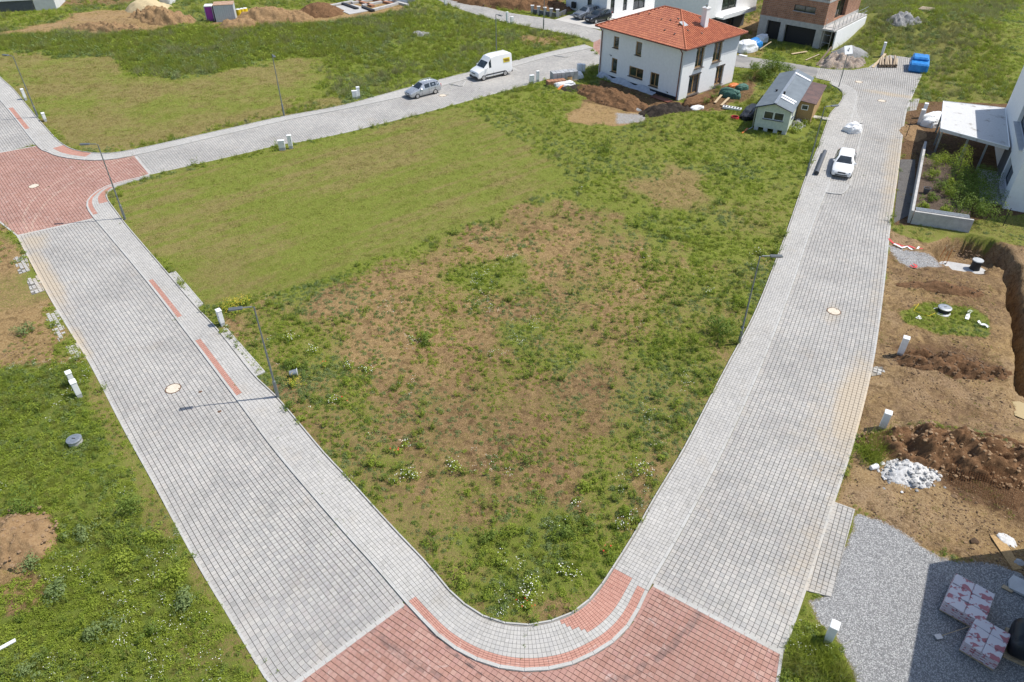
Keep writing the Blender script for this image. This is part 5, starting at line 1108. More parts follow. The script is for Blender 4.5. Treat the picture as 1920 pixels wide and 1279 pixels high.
def scatter(name, label, cat, meshes, pts, scl, seed=0, align=None):
    """one stuff object: geometry-nodes instances of a few source meshes on points"""
    n = len(pts)
    if n == 0: return
    col = bpy.data.collections.new(name+'_sources'); r = np.random.default_rng(seed)
    for k, me in enumerate(meshes): col.objects.link(bpy.data.objects.new('source_%02d_%s' % (k, name), me))
    me = bpy.data.meshes.new(name); me.vertices.add(n); me.vertices.foreach_set('co', np.asarray(pts, np.float32).ravel())
    for nm, ty, arr in (('pick', 'INT', r.integers(0, len(meshes), n).astype(np.int32)), ('size', 'FLOAT', np.asarray(scl, np.float32)), ('turn', 'FLOAT', r.uniform(0, 6.283, n).astype(np.float32))):
        a = me.attributes.new(nm, ty, 'POINT'); a.data.foreach_set('value', arr)
    o = bpy.data.objects.new(name, me); COL.objects.link(o); tag(o, label, cat, None, 'stuff')
    g = bpy.data.node_groups.new(name, 'GeometryNodeTree'); g.interface.new_socket('Geometry', in_out='INPUT', socket_type='NodeSocketGeometry'); g.interface.new_socket('Geometry', in_out='OUTPUT', socket_type='NodeSocketGeometry')
    N = g.nodes; Lk = g.links; gi = N.new('NodeGroupInput'); go = N.new('NodeGroupOutput'); iop = N.new('GeometryNodeInstanceOnPoints'); ci = N.new('GeometryNodeCollectionInfo')
    ci.inputs['Collection'].default_value = col; ci.inputs['Separate Children'].default_value = True; ci.inputs['Reset Children'].default_value = True
    def at(nm, ty): a = N.new('GeometryNodeInputNamedAttribute'); a.data_type = ty; a.inputs['Name'].default_value = nm; return a.outputs['Attribute']
    cx = N.new('ShaderNodeCombineXYZ'); Lk.new(at('turn', 'FLOAT'), cx.inputs[2])
    Lk.new(gi.outputs[0], iop.inputs['Points']); Lk.new(ci.outputs[0], iop.inputs['Instance']); iop.inputs['Pick Instance'].default_value = True; Lk.new(at('pick', 'INT'), iop.inputs['Instance Index'])
    Lk.new(cx.outputs[0], iop.inputs['Rotation']); Lk.new(at('size', 'FLOAT'), iop.inputs['Scale']); Lk.new(iop.outputs[0], go.inputs[0])
    md = o.modifiers.new('scatter', 'NODES'); md.node_group = g; return o
# candidate places over the visible ground (denser near the corner plot, where single tufts can be seen)
rg = np.random.default_rng(11); C_ = []
for (x0, x1, y0, y1, dens, sc) in ((-32, 34, 13.5, 46, 44, .9), (-62, 60, 46, 80, 15, 1.35), (-92, 92, 80, 135, 6.5, 2.0)):
    n = int((x1-x0)*(y1-y0)*dens); a = np.c_[rg.uniform(x0, x1, n), rg.uniform(y0, y1, n), np.full(n, sc)]; ok, _d = in_frame(a, 0, 90); C_.append(a[ok])
C_ = np.vstack(C_); rdC = road_dist(C_[:, 0], C_[:, 1]); C_ = C_[(rdC < -.10)]
mc = masks(C_[:, 0], C_[:, 1]); zc = height(C_[:, 0], C_[:, 1], np.full(len(C_), -5.0)); rdC = road_dist(C_[:, 0], C_[:, 1]); zc = np.where(-rdC < 1.6, np.clip(zc, -.02, .045), zc)
inpit = sdist(PIT, C_[:, 0], C_[:, 1]) > -.6; HOUSE_POLYS = []
def foot(o, x0, y0, x1, y1):
    Mx = Matrix.Translation(o.location) @ Matrix.Rotation(o.rotation_euler.z, 4, 'Z'); return np.array([(Mx @ Vector((a, b, 0)))[:2] for a, b in ((x0, y0), (x1, y0), (x1, y1), (x0, y1))])
for P_ in (foot(house, -.3, -.3, W_+.3, L_+.3), foot(mh, 0, 0, mw+1.7, ml), foot(bb, -.5, -2.2, bw+5, blg), foot(wh, -2.5, -3.5, ww+.3, wlg), foot(gh, -1, -3, 12, 8.2), foot(rh, -2.0, -.5, RW, RL), foot(fb, -.3, -9, Lb, .3), PL([(1040, 38), (1083, 24), (1150, 34), (1150, 60), (1107, 53)]), PL([(620, 14), (700, -4), (768, 0), (700, 24), (650, 28)])):
    inpit |= sdist(P_, C_[:, 0], C_[:, 1]) > -.15
so_, dr_, lu_, gr_ = mc['soil'], mc['dry'], mc['lush'], mc['grav']
NZ = fbm(C_[:, 0], C_[:, 1], 1.1, 3, 41); NZ2 = fbm(C_[:, 0], C_[:, 1], 3.0, 3, 43)
u = rg.random(len(C_)); free = ~inpit & (gr_ < .4)
veg = np.clip(1.12-so_*1.1+(NZ-.5)*1.1, np.where(so_ < .93, .22, 0), 1); live = free & (rg.random(len(C_)) < veg)
p_tall = np.where(C_[:, 1] < 46, np.clip((lu_-.5)*.8, 0, .3), np.clip((lu_-.35)*1.0, 0, .62)); p_weed = np.clip(.16+lu_*.50+(NZ2-.5)*.9, .0, .62)*(lu_ > .12); p_weed = np.where((C_[:, 1] < 50) & (lu_ > .15), np.clip(p_weed+.12, 0, .7), p_weed); p_dry = np.clip(dr_*.95-.16+(so_-.25)*.3, .03, .72)
k_tall = live & (u < p_tall); k_weed = live & ~k_tall & (u < p_tall+p_weed*(1-p_tall)); k_rest = live & ~k_tall & ~k_weed; u2 = rg.random(len(C_))
inplot = sdist(PL([(390, 590), (560, 545), (760, 470), (1030, 368), (1330, 500), (1440, 480), (1360, 690), (1180, 1010), (1070, 1150), (970, 1172), (890, 1145), (740, 990), (520, 745)]), C_[:, 0], C_[:, 1]) > 0
k_rest &= ~(inplot & (rg.random(len(C_)) < .5)); k_dry = k_rest & (u2 < p_dry); k_mown = k_rest & ~k_dry
k_brown = free & ~live & (so_ > .2) & (so_ < .95) & (rg.random(len(C_)) < .5)
P3 = np.c_[C_[:, 0], C_[:, 1], zc]; SC = C_[:, 2]*rg.uniform(.7, 1.35, len(C_)); near = C_[:, 1] < 46
vn = fbm(C_[:, 0], C_[:, 1], 4.5, 3, 51)+rg.normal(0, .10, len(C_))
scatter('mown_grass', 'short mown and trampled grass over the plots', 'grass', [tuft_mown(i) for i in range(4)], P3[k_mown], SC[k_mown]*1.15, 1)
scatter('dry_grass', 'pale dead grass and straw between the weeds', 'grass', [tuft_mown(20+i, 'g_dry', 22, .17, (.04, .09), (.010, .02)) for i in range(3)], P3[k_dry], SC[k_dry]*1.1, 2)
scatter('withered_weeds', 'brown withered weeds and stalks on the bare soil', 'weeds', [tuft_mown(30+i, 'g_brown', 18, .16, (.03, .09), (.012, .024)) for i in range(3)], P3[k_brown], SC[k_brown], 3)
hill = (reg([(1600, 60), (1640, -60), (2000, -60), (1860, 60), (1800, 130), (1735, 175), (1712, 180), (1735, 120), (1640, 112), (1560, 100)], C_[:, 0], C_[:, 1], 1.5) > .5) & (fbm(C_[:, 0], C_[:, 1], 6.0, 3, 88)+rg.normal(0, .08, len(C_)) > .47)
k_pale = k_tall & (hill | ((fbm(C_[:, 0], C_[:, 1], 5.0, 3, 89)+rg.normal(0, .1, len(C_)) > .66) & ~near)); k_tall = k_tall & ~k_pale
scatter('pale_grass', 'pale seeding tall grass on the hillside and far plots', 'grass', [tuft_tall(140+i, 'g_pale', 40, .22, (.35, .75)) for i in range(3)], P3[k_pale], SC[k_pale]*.6, 14)
scatter('tall_grass', 'tall unmown green grass at the verges and far plots', 'grass', [tuft_tall(40+i) for i in range(4)], P3[k_tall], SC[k_tall]*np.where(near[k_tall], .62, .62), 4)
kw = [(k_weed & (vn < .50), 'g_weed', 'bright green leafy weeds on the plots'), (k_weed & (vn >= .50) & (vn < .60), 'g_weed_dark', 'dark green leafy weeds in patches'), (k_weed & (vn >= .60), 'g_blue', 'grey-green leafy weeds in patches')]
for j, (k, mt, lb) in enumerate(kw): scatter('leafy_weeds', lb, 'weeds', [tuft_weed(60+j*10+i, mt, 44, .19, .21) for i in range(4)], P3[k], SC[k]*(.45+.75*np.clip(lu_[k], 0, 1)), 5+j)
edge = np.minimum(np.min([np.hypot(C_[:, 0]-q[0], C_[:, 1]-q[1]) for q in w_in[::8]], axis=0), 9)
k_st = free & (C_[:, 1] < 75) & (so_ < .6) & (lu_ > .2) & (rg.random(len(C_)) < np.where(near, .10, .07)*np.clip(lu_*1.3, 0, 1)*(1+1.5*np.exp(-edge/1.6))*np.clip(fbm(C_[:, 0], C_[:, 1], 2.6, 3, 111)*3.2-.9, 0, 1.6))
for j, mt in enumerate(('g_weed', 'g_weed_dark', 'g_tall')): kk = k_st & (rg.integers(0, 3, len(C_)) == j); scatter('weed_stalks', ('bright green upright weed stalks along the verges', 'dark green upright weed stalks along the verges', 'yellow-green upright weed stalks along the verges')[j], 'weeds', [tuft_stalk(160+j*5+i, mt) for i in range(3)], P3[kk], SC[kk]*.95, 20+j)
fl = free & (lu_ > .4) & (C_[:, 1] < 60) & (fbm(C_[:, 0], C_[:, 1], 2.0, 3, 71) > .63) & (rg.random(len(C_)) < .10)
scatter('white_flowers', 'small white daisies speckling the weeds', 'flowers', [tuft_flower(80+i, 'petal_white', 4, rr=(.014, .026)) for i in range(3)], P3[fl], SC[fl]*.8, 9)
cl = free & (so_ > .9) & (C_[:, 1] < 60) & (rg.random(len(C_)) < .6*np.clip(fbm(C_[:, 0], C_[:, 1], 1.6, 3, 91)*2-.55, .06, 1)*2)
scatter('soil_clods', 'small crumbled soil clods on the bare ground', 'soil', [clod_mesh(i) for i in range(5)], P3[cl], rg.uniform(.15, .42, cl.sum())**2.2, 10)
# grass growing in the paving joints
jn = []
for (px, py, k, sp) in ((305, 470, 16, .9), (330, 545, 10, .6), (230, 415, 14, .7), (180, 292, 22, 1.6), (245, 285, 14, 1.2), (205, 365, 12, .7), (330, 598, 5, .15), (440, 715, 6, .3), (985, 1195, 8, .5), (640, 990, 6, .7), (860, 1105, 6, .6), (500, 1270, 8, .5), (680, 185, 26, 3.0), (860, 152, 20, 2.4), (950, 122, 16, 2.4), (1570, 300, 12, 2), (1520, 360, 14, 1.2), (1580, 215, 20, 1.6), (1330, 720, 8, 2), (1240, 930, 8, 1.5), (560, 800, 8, 1.0), (600, 900, 6, .8)):
    c = G(px, py)
    for _ in range(k): jn.append((c.x+random.gauss(0, sp*.6), c.y+random.gauss(0, sp), .10))
jn = np.array(jn); rj_ = road_dist(jn[:, 0], jn[:, 1]); jn = jn[rj_ > 0]; scatter('joint_weeds', 'tiny weeds growing in the paving joints', 'weeds', [tuft_weed(120+i, 'g_weed_dark', 16, .10, .07, (.03, .06)) for i in range(3)], jn, np.random.default_rng(5).uniform(.5, 1.3, len(jn)), 12)

# ---- plants one can tell apart
def plant(px, kind, size, label, group=None):
    b = G(*px); z = float(height(np.array([b.x]), np.array([b.y]))[0]); r = random.Random(int(px[0]*7+px[1])); L = Leaves(r.randint(0, 9999)); S = Leaves(r.randint(0, 9999)); fl = None
    nm = {'bush': 'weed_bush', 'dark': 'weed_bush', 'blue': 'weed_bush', 'daisy': 'daisy_plant', 'poppy': 'poppy_plant', 'yellow': 'yellow_flower_plant', 'grass': 'grass_clump', 'shrub': 'garden_shrub'}[kind]
    t_ = thing(nm, label, 'plant', (b.x, b.y, z), r.uniform(0, 6), group); mt = {'bush': 'g_weed', 'dark': 'g_weed_dark', 'blue': 'g_blue', 'daisy': 'g_weed', 'poppy': 'g_weed', 'yellow': 'g_weed', 'grass': 'g_tall', 'shrub': 'g_weed_dark'}[kind]
    R_ = size/2; hh = size*(.75 if kind in ('dark', 'shrub') else .5)
    if kind == 'grass':
        for _ in range(int(150*size)): a = r.uniform(0, 6.28); q = R_*math.sqrt(r.random()); L.blade((math.cos(a)*q, math.sin(a)*q, 0), (r.gauss(0, .28), r.gauss(0, .28), 1), r.uniform(.45, 1)*size*.8, r.uniform(.015, .03), .2, 3)
    else:
        lobes = [(r.gauss(0, R_*.42), r.gauss(0, R_*.42), hh*r.uniform(.3, .72), R_*r.uniform(.35, .6)) for _ in range(5+int(size*5))]
        for lx, ly, lz, lr in lobes:
            S.blade((lx*.2, ly*.2, 0), (lx, ly, lz*1.2), math.sqrt(lx*lx+ly*ly+lz*lz), .02, .05, 2)
            for _ in range(int(34*max(.6, size))):
                d = Vector((r.gauss(0, 1), r.gauss(0, 1), r.gauss(.25, .8))).normalized(); l = r.uniform(.06, .14)*(.7+.3*size); L.leaf((lx+d.x*lr*r.uniform(.5, 1), ly+d.y*lr*r.uniform(.5, 1), max(.02, lz+d.z*lr*.7)), d+Vector((0, 0, .35)), l, l*r.uniform(.35, .6))
    o = bpy.data.objects.new('leaves', L.mesh('leaves', mt)); COL.objects.link(o); o.parent = t_
    if S.F: o = bpy.data.objects.new('stems', S.mesh('stems', 'g_weed_dark')); COL.objects.link(o); o.parent = t_
    if kind in ('daisy', 'poppy', 'yellow'):
        f = Leaves(3); f.r = r; pet = {'daisy': 'petal_white', 'poppy': 'petal_red', 'yellow': 'petal_yellow'}[kind]
        for _ in range(int({'daisy': 24, 'poppy': 8, 'yellow': 75}[kind]*size)): a = r.uniform(0, 6.28); q = R_*1.05*math.sqrt(r.random()); q *= r.uniform(.6, 1.6); f.disc((math.cos(a)*q, math.sin(a)*q, hh*r.uniform(.6, 1.25)), r.uniform(.017, .032) if kind != 'poppy' else r.uniform(.035, .055))
        o = bpy.data.objects.new('flower_heads', f.mesh('flower_heads', pet)); COL.objects.link(o); o.parent = t_; o['kind'] = 'stuff'
GD, GB, GY, GP, GW, GT = 'daisy plants on the corner plot and verges', 'single weed bushes on the plots', 'yellow flowering plants', 'poppies on the corner plot', 'single green weed clumps on the plots', 'clumps of tall grass'
plant((1352, 630), 'dark', 2.0, 'large dark green weed bush beside the lamp post')
plant((1388, 575), 'bush', 1.3, 'tall bright green weed leaning on the lamp post by the footpath')
for q in ((760, 890), (775, 895), (850, 880), (740, 905), (625, 755), (760, 835), (1160, 990), (1172, 985), (1060, 1075), (1072, 1082), (995, 1115), (1000, 1100), (985, 1122), (1215, 895), (1200, 888), (1330, 552), (1080, 945), (585, 665), (690, 700), (655, 690), (545, 640), (420, 625)): plant(q, 'daisy', s_ := random.uniform(.5, 1.0), ('small' if s_ < .75 else 'spreading')+' white daisy plant flowering among the weeds', GD)
for q in ((1480, 245), (1490, 250), (1498, 240), (1508, 235), (1515, 228)): plant(q, 'daisy', 1.3, 'dense white flowering plant beside the mobile home', 'white flowering plants by the mobile home')
for q in ((985, 1135), (992, 1140), (608, 690), (640, 755), (745, 850), (1140, 1035)): plant(q, 'poppy', .6, 'red poppy flowering among the weeds', GP)
for q in ((435, 575), (448, 572), (460, 570), (440, 590), (552, 725), (428, 583)): plant(q, 'yellow', .9, 'yellow flowering plant by the footpath and lamp', GY)
for q in ((545, 690), (575, 690), (545, 765), (562, 790), (560, 690), (650, 720), (850, 585), (800, 645), (990, 870), (1100, 915), (1115, 905), (1170, 960), (860, 1090), (1060, 1010), (920, 1010), (960, 1000), (1270, 760), (1230, 750), (1300, 640), (1410, 540), (1380, 560), (1240, 860), (790, 640), (880, 930), (700, 870), (940, 1060), (1105, 1000)): k_ = random.choice(['bush', 'bush', 'dark']); s_ = random.uniform(.55, 1.1); plant(q, k_, s_, ('small ' if s_ < .8 else 'larger ')+('bright' if k_ == 'bush' else 'dark')+' green weed clump standing out on the corner plot', GW)
for q in ((50, 622), (280, 1010), (230, 1060), (110, 1115), (190, 1185), (60, 1260), (250, 960), (330, 1085), (150, 1010), (70, 1060), (350, 1140), (290, 1190), (60, 960)): k_ = random.choice(['dark', 'blue', 'bush', 'blue']); s_ = random.uniform(.9, 1.5); plant(q, k_, s_, ('small ' if s_ < 1.2 else 'broad ')+{'dark': 'dark green', 'blue': 'grey-green', 'bush': 'bright green'}[k_]+' weed bush on the weedy left verge', GB)
for q in ((1635, 838), (1652, 832), (1640, 855), (1628, 862)): plant(q, 'grass', 1.25, 'tall grass clump beside the white rubble heap', 'tall grass by the rubble heap')
for q in ((1500, 1215), (1530, 1240), (1560, 1260), (1520, 1275), (1490, 1255), (1580, 1272), (1545, 1222)): plant(q, 'grass', 1.0, 'tall grass clump at the gravel yard edge', 'tall grass by the gravel yard')
# ================================================================== heaps, site materials and clutter
def soilm(name, c1, c2, scale=5, bump=.9):
    t = NT(name); oc = t.objco(); n = t.noise(scale, 5, .7, oc); n2 = t.noise(scale*5, 4, .7, oc); n3 = t.noise(.9, 3, .6, oc)
    col = t.mix(t.rng(t.math('ADD', t.math('MULTIPLY', n, .6), t.math('MULTIPLY', n2, .4)), .3, .7), c1, c2); col = t.mix(t.rng(n3, .5, .75, 0, .35), col, tuple(x*.55 for x in c1))
    t.bump(t.math('ADD', n, t.math('MULTIPLY', n2, .5)), bump, .08); return t.out(col, .97, 0, .12)
M['s_brown'] = soilm('brown_heap_soil', (.10, .052, .026), (.235, .135, .07)); M['s_tan'] = soilm('tan_heap_soil', (.20, .12, .058), (.35, .235, .125)); M['s_black'] = soilm('dark_topsoil', (.022, .018, .015), (.065, .052, .042))
M['s_sand'] = soilm('yellow_sand', (.44, .35, .20), (.55, .45, .28), 8, .3); M['s_gravel'] = soilm('grey_gravel', (.20, .20, .20), (.40, .395, .385), 14, .7); M['s_rubble'] = soilm('mixed_rubble', (.24, .16, .12), (.50, .44, .37), 7)
M['plaster'] = simple('white_plaster_rubble', (.40, .395, .385), .93, .25, 7, c2=(.60, .595, .58), bump=.5, rnd=.5)
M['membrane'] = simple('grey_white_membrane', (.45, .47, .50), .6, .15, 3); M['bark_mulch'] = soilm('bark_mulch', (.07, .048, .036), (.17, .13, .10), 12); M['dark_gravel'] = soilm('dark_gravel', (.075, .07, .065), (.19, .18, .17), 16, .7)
M['tarp_white'] = simple('white_tarpaulin', (.74, .745, .74), .55, .08, 3, bump=.2); M['tarp_blue'] = simple('blue_tarpaulin', (.012, .16, .50), .42, .2, 3, c2=(.03, .26, .62), bump=.25); M['tarp_black'] = simple('black_plastic_sheet', (.018, .02, .024), .4, .3, 4, bump=.2); M['tarp_green'] = simple('green_net_sheet', (.05, .13, .10), .7, .35, 7)
M['log'] = simple('peeled_log_wood', (.36, .275, .18), .85, .25, 11, c2=(.52, .42, .30), bump=.3, rnd=.4); M['plank'] = simple('raw_plank', (.46, .34, .20), .8, .2, 10, c2=(.58, .46, .30), bump=.2); M['pipe'] = simple('dark_grey_plastic_pipe', (.085, .09, .10), .5, .15, 6)
M['rebar'] = simple('rusty_steel', (.17, .075, .03), .85, .3, 12, .3, .2); M['orange'] = simple('orange_plastic', (.55, .16, .03), .5, .15, 8); M['purple'] = simple('magenta_plastic', (.36, .05, .33), .45, .15, 3); M['yellow'] = simple('yellow_plastic', (.70, .52, .02), .45, .15, 5)
M['ribbed'] = simple('pale_blue_grey_steel', (.50, .54, .56), .5, .1, 3, .2, .1); M['rust_roof'] = simple('rusty_container_roof', (.38, .20, .11), .9, .3, 2, c2=(.50, .36, .26)); M['red_plastic'] = simple('red_plastic', (.45, .03, .04), .5, .2, 6); M['tape_red'] = simple('red_tape', (.50, .06, .05), .5, .2, 6)
M['block'] = simple('grey_concrete_block', (.36, .37, .38), .93, .15, 9, bump=.3, rnd=.4); M['brickstack'] = simple('stacked_brick', (.34, .17, .10), .9, .25, 7)
M['water'] = None
def heap(name, label, cat, px, rx, ry, h, rz, mat, rough=.25, n=44, seed=1, part='heap_surface', group=None, clods=0, clod='clod'):
    b = G(*px) if not isinstance(px, Vector) else px; zb = float(height(np.array([b.x]), np.array([b.y]))[0]); t_ = thing(name, label, cat, (b.x, b.y, max(zb, 0)-.04), rz, group)
    g = np.linspace(-1.15, 1.15, n); X_, Y_ = np.meshgrid(g, g, indexing='ij'); x_ = X_*rx; y_ = Y_*ry
    r_ = np.sqrt(X_**2+Y_**2)*(1+.35*(fbm(X_*2.2+seed*7, Y_*2.2, 1, 3, seed)-.5))
    z_ = h*np.clip(1-r_, 0, 1)**.85*(1-.25*np.clip(1-r_*2, 0, 1))+(fbm(x_+seed*3, y_, .55, 4, seed+5)-.5)*rough*sstep(1.1, .8, r_)*2*min(1, h)
    wx_ = b.x+x_*math.cos(rz)-y_*math.sin(rz); wy_ = b.y+x_*math.sin(rz)+y_*math.cos(rz); gz = height(wx_.ravel(), wy_.ravel(), np.full(x_.size, -5.0)).reshape(x_.shape)-max(zb, 0)+.04
    z_ = np.where(r_ > 1.05, gz-.3, gz+z_-.05*(r_ > .97))
    i_ = np.arange(n-1)[:, None]*n+np.arange(n-1)[None]; o = np_mesh(part, np.c_[x_.ravel(), y_.ravel(), z_.ravel()], np.stack([i_, i_+n, i_+n+1, i_+1], -1).reshape(-1, 4), M[mat], t_, smooth=True)
    if clods:
        r = random.Random(seed); V = []; F_ = []; c0 = [clod_mesh(k) for k in range(3)]
        for _ in range(clods):
            a = r.uniform(0, 6.28); q = math.sqrt(r.random())*1.05; xx, yy = math.cos(a)*q*rx, math.sin(a)*q*ry; i1, j1 = int((math.cos(a)*q+1.15)/2.3*(n-1)), int((math.sin(a)*q+1.15)/2.3*(n-1)); zz = max(0, z_[i1, j1]); s = r.uniform(.18, .42)**2*1.25*min(1.3, .5+h); me = r.choice(c0); k0 = len(V)
            rot = Matrix.Rotation(r.uniform(0, 6), 3, 'Z'); V += [tuple(rot @ (v.co*s)+Vector((xx, yy, zz))) for v in me.vertices]; F_ += [tuple(i+k0 for i in p.vertices) for p in me.polygons]
        me = bpy.data.meshes.new('clods'); me.from_pydata(V, [], F_); me.materials.append(M[clod]); o = bpy.data.objects.new('clods', me); COL.objects.link(o); o.parent = t_; o['kind'] = 'stuff'
    return t_
heap('soil_heap', 'long brown soil heap along the shaded side of the white house', 'soil heap', (1150, 187), 6.0, 2.2, 1.1, R(130), 's_brown', .5, 60, 1, clods=90)
heap('soil_heap', 'black topsoil heap below the corner of the white house', 'soil heap', (1247, 213), 3.2, 1.8, 1.2, R(20), 's_black', .45, 48, 2)
heap('gravel_heap', 'small pale gravel spill between the brown and black heaps', 'gravel heap', (1195, 205), 1.0, .8, .35, 0, 's_gravel', .15, 30, 3)
heap('soil_heap', 'low rounded soil heap in front of the ribbed steel container', 'soil heap', (450, 50), 3.6, 2.2, 1.5, R(30), 's_tan', .4, 44, 4, clods=40)
heap('soil_heap', 'big tan soil heap beside the yellow barrels', 'soil heap', (500, 38), 5.0, 3.0, 2.5, R(15), 's_tan', .5, 52, 5, clods=60)
heap('soil_heap', 'flat tan soil heap next to the white scrap sheet', 'soil heap', (552, 36), 3.5, 2.2, 1.4, R(0), 's_tan', .5, 44, 6, clods=30)
heap('soil_heap', 'dark brown conical soil heap beside the foundation slab', 'soil heap', (598, 26), 4.0, 2.8, 2.1, R(10), 's_brown', .35, 44, 7, clods=40)
heap('sand_heap', 'pale yellow sand heap on the far earthworks', 'sand heap', (276, 17), 3.6, 3.0, 2.2, 0, 's_sand', .1, 44, 8)
heap('soil_heap', 'broken brown spoil heap with clods at the earthworks end', 'soil heap', (300, 40), 6.0, 3.0, 2.2, R(160), 's_tan', .9, 56, 9, clods=140)
heap('soil_heap', 'low row of tipped clods on the earthworks bank', 'soil heap', (205, 56), 7.0, 1.6, .9, R(170), 's_tan', .8, 50, 10, clods=160)
heap('soil_heap', 'wide brown spoil heap across the far street by the fence', 'soil heap', (960, 8), 11.0, 4.0, 2.4, R(160), 's_brown', .9, 56, 11, clods=140)
heap('rubble_heap', 'small grey rubble pile alone in the far grass', 'rubble heap', (787, 66), 1.5, 1.0, .7, 0, 's_gravel', .4, 34, 12)
heap('rubble_heap', 'mixed brick and rubble heap on the bend below the brick building', 'rubble heap', (1575, 121), 3.4, 1.9, 1.5, R(10), 's_rubble', .8, 50, 13, clods=120, clod='plaster')
heap('gravel_heap', 'grey gravel cone behind the rubble heap', 'gravel heap', (1592, 105), 2.4, 1.8, 1.6, 0, 's_gravel', .12, 40, 14)
heap('rubble_heap', 'grey rubble pile in the tall grass beside the lying pallet', 'rubble heap', (1685, 68), 2.4, 1.4, 1.1, 0, 's_gravel', .8, 40, 15, clods=50, clod='plaster')
heap('stone_heap', 'heap of broken bricks behind the timber annex', 'rubble heap', (1513, 168), 1.3, 1.6, .7, R(60), 's_rubble', .5, 36, 16, clods=60, clod='brickstack')
heap('rubble_heap', 'dark heap of scrap between mobile home and annex front', 'rubble heap', (1494, 234), 1.3, .9, .6, R(60), 's_gravel', .6, 34, 17, clods=40)
heap('soil_heap', 'dark ridge of dug soil clods beside the white cabinet', 'soil heap', (1775, 690), 3.3, 1.25, .75, R(-12), 's_brown', .9, 64, 18, clods=380)
heap('soil_heap', 'long dark soil bank behind the white plaster rubble', 'soil heap', (1812, 866), 5.2, 1.55, 1.15, R(-16), 's_brown', .8, 76, 19, clods=420)
heap('soil_heap', 'orange clod heap in the weeds of the left verge', 'soil heap', (35, 1015), 1.6, 2.0, .55, R(60), 's_tan', .5, 50, 20, clods=160)
heap('soil_heap', 'soil thrown up behind the round tank cover in the pit', 'soil heap', (1812, 478), 1.1, .8, .6, 0, 's_brown', .5, 36, 21, clods=40)
heap('soil_heap', 'shallow dark soil ridge between the pit and the grass patch', 'soil heap', (1765, 545), 3.0, .7, .35, R(-14), 's_brown', .5, 50, 22, clods=90)
heap('sand_heap', 'flat dark gravel mat beside the brown heap near the block pallet', 'gravel heap', (1083, 166), 2.2, 1.3, .3, 0, 's_black', .1, 34, 23)
heap('rubble_heap', 'tan broken stone scatter beside the white bags', 'rubble heap', (1712, 250), 2.6, 1.3, .18, R(64), 's_tan', .3, 36, 24, clods=90)
# mixed vegetation mound keeps its grass from the scatter; stones round the corner plot
# ---- white plaster rubble: chunk by chunk
b = G(1704, 888); pr = thing('plaster_rubble_heap', 'white heap of broken plaster chunks in front of the dark soil bank', 'rubble heap', (b.x, b.y, .02), R(8)); chunk = [clod_mesh(200+k, 'plaster', .62) for k in range(6)]
rr = random.Random(4)
heap_base = heap('plaster_dust_bed', 'white plaster dust bed under the broken chunks', 'rubble', (1704, 888), 1.45, 1.0, .42, R(8), 'plaster', .25, 44, 77)
for k in range(285):
    a = rr.uniform(0, 6.28); q = rr.random()**.5*1.08; xx, yy = math.cos(a)*q*1.5, math.sin(a)*q*1.05; s = (rr.uniform(.20, .62)**2)*(1.2-.4*q)
    o = bpy.data.objects.new('plaster_chunk', rr.choice(chunk)); COL.objects.link(o); o.parent = pr; o.location = (xx, yy, max(.02, .42*max(0, 1-q)**.8+rr.uniform(-.02, .08))); o.rotation_euler = (rr.uniform(-.5, .5), rr.uniform(-.5, .5), rr.uniform(0, 6)); o.scale = (s*rr.uniform(.8, 1.3), s, s)
for k, (px, py) in enumerate(((1652, 872), (1690, 925), (1718, 922), (1640, 915), (1656, 918), (1770, 916), (1665, 930))):
    b = G(px, py); o = bpy.data.objects.new('plaster_piece', chunk[k % 6]); COL.objects.link(o); o.location = (b.x, b.y, .08); s = rr.uniform(.12, .25); o.scale = (s, s, s); tag(o, 'loose white plaster piece on the soil around the rubble heap', 'rubble', 'loose plaster pieces round the heap')
b = G(1637, 880); bk_ = thing('bucket', 'white bucket lying on its side by the rubble heap', 'bucket', (b.x, b.y, .0), R(20))
m = MB(); m.lathe([(.12, -.2), (.16, .2)], (0, 0, .17), 16, 'x'); m.build('shell', M['white_plastic'], bk_); m = MB(); m.lathe([(.145, .203), (.145, .207)], (0, 0, .17), 16, 'x'); m.build('mouth', M['black'], bk_)
b = G(552, 706); bk_ = thing('bucket', 'grey metal bucket lying in the weeds near the lamp post', 'bucket', (b.x, b.y, .05), R(15))
m = MB(); m.lathe([(.17, -.24), (.22, .2), (.23, .22)], (0, 0, .24), 18, 'x'); m.build('shell', M['metal_grey'], bk_); m = MB(); m.tube([(.22, .22*math.cos(k*.35), .24+.26*math.sin(k*.35)) for k in range(10)], .012, 6); m.build('handle', M['white_plastic'], bk_); m = MB(); m.lathe([(.2, .223), (.2, .226)], (0, 0, .24), 18, 'x'); m.build('mouth', M['concrete'], bk_)
# ---- rusty reinforcing mesh on the bank
A_, B_, C2, D_ = (G(1776, 905, .05), G(1905, 962, .05), G(1925, 905, .75), G(1790, 845, .75)); o0 = A_.copy()
sm = thing('steel_mesh', 'rusty reinforcing steel mesh leaning on the dark soil bank', 'steel mesh', o0, 0)
for k in range(15):
    f = k/14; p, q = A_.lerp(D_, f)-o0, B_.lerp(C2, f)-o0; m = MB(); m.tube([p, (p+q)/2+Vector((0, 0, .05)), q], .008, 4); m.build('long_bar', M['rebar'], sm)
for k in range(30):
    f = k/29; p, q = A_.lerp(B_, f)-o0, D_.lerp(C2, f)-o0; m = MB(); m.tube([p+Vector((0, 0, .05*math.sin(f*3.14))), q+Vector((0, 0, .02+.05*math.sin(f*3.14)))], .008, 4); m.build('cross_bar', M['rebar'], sm)
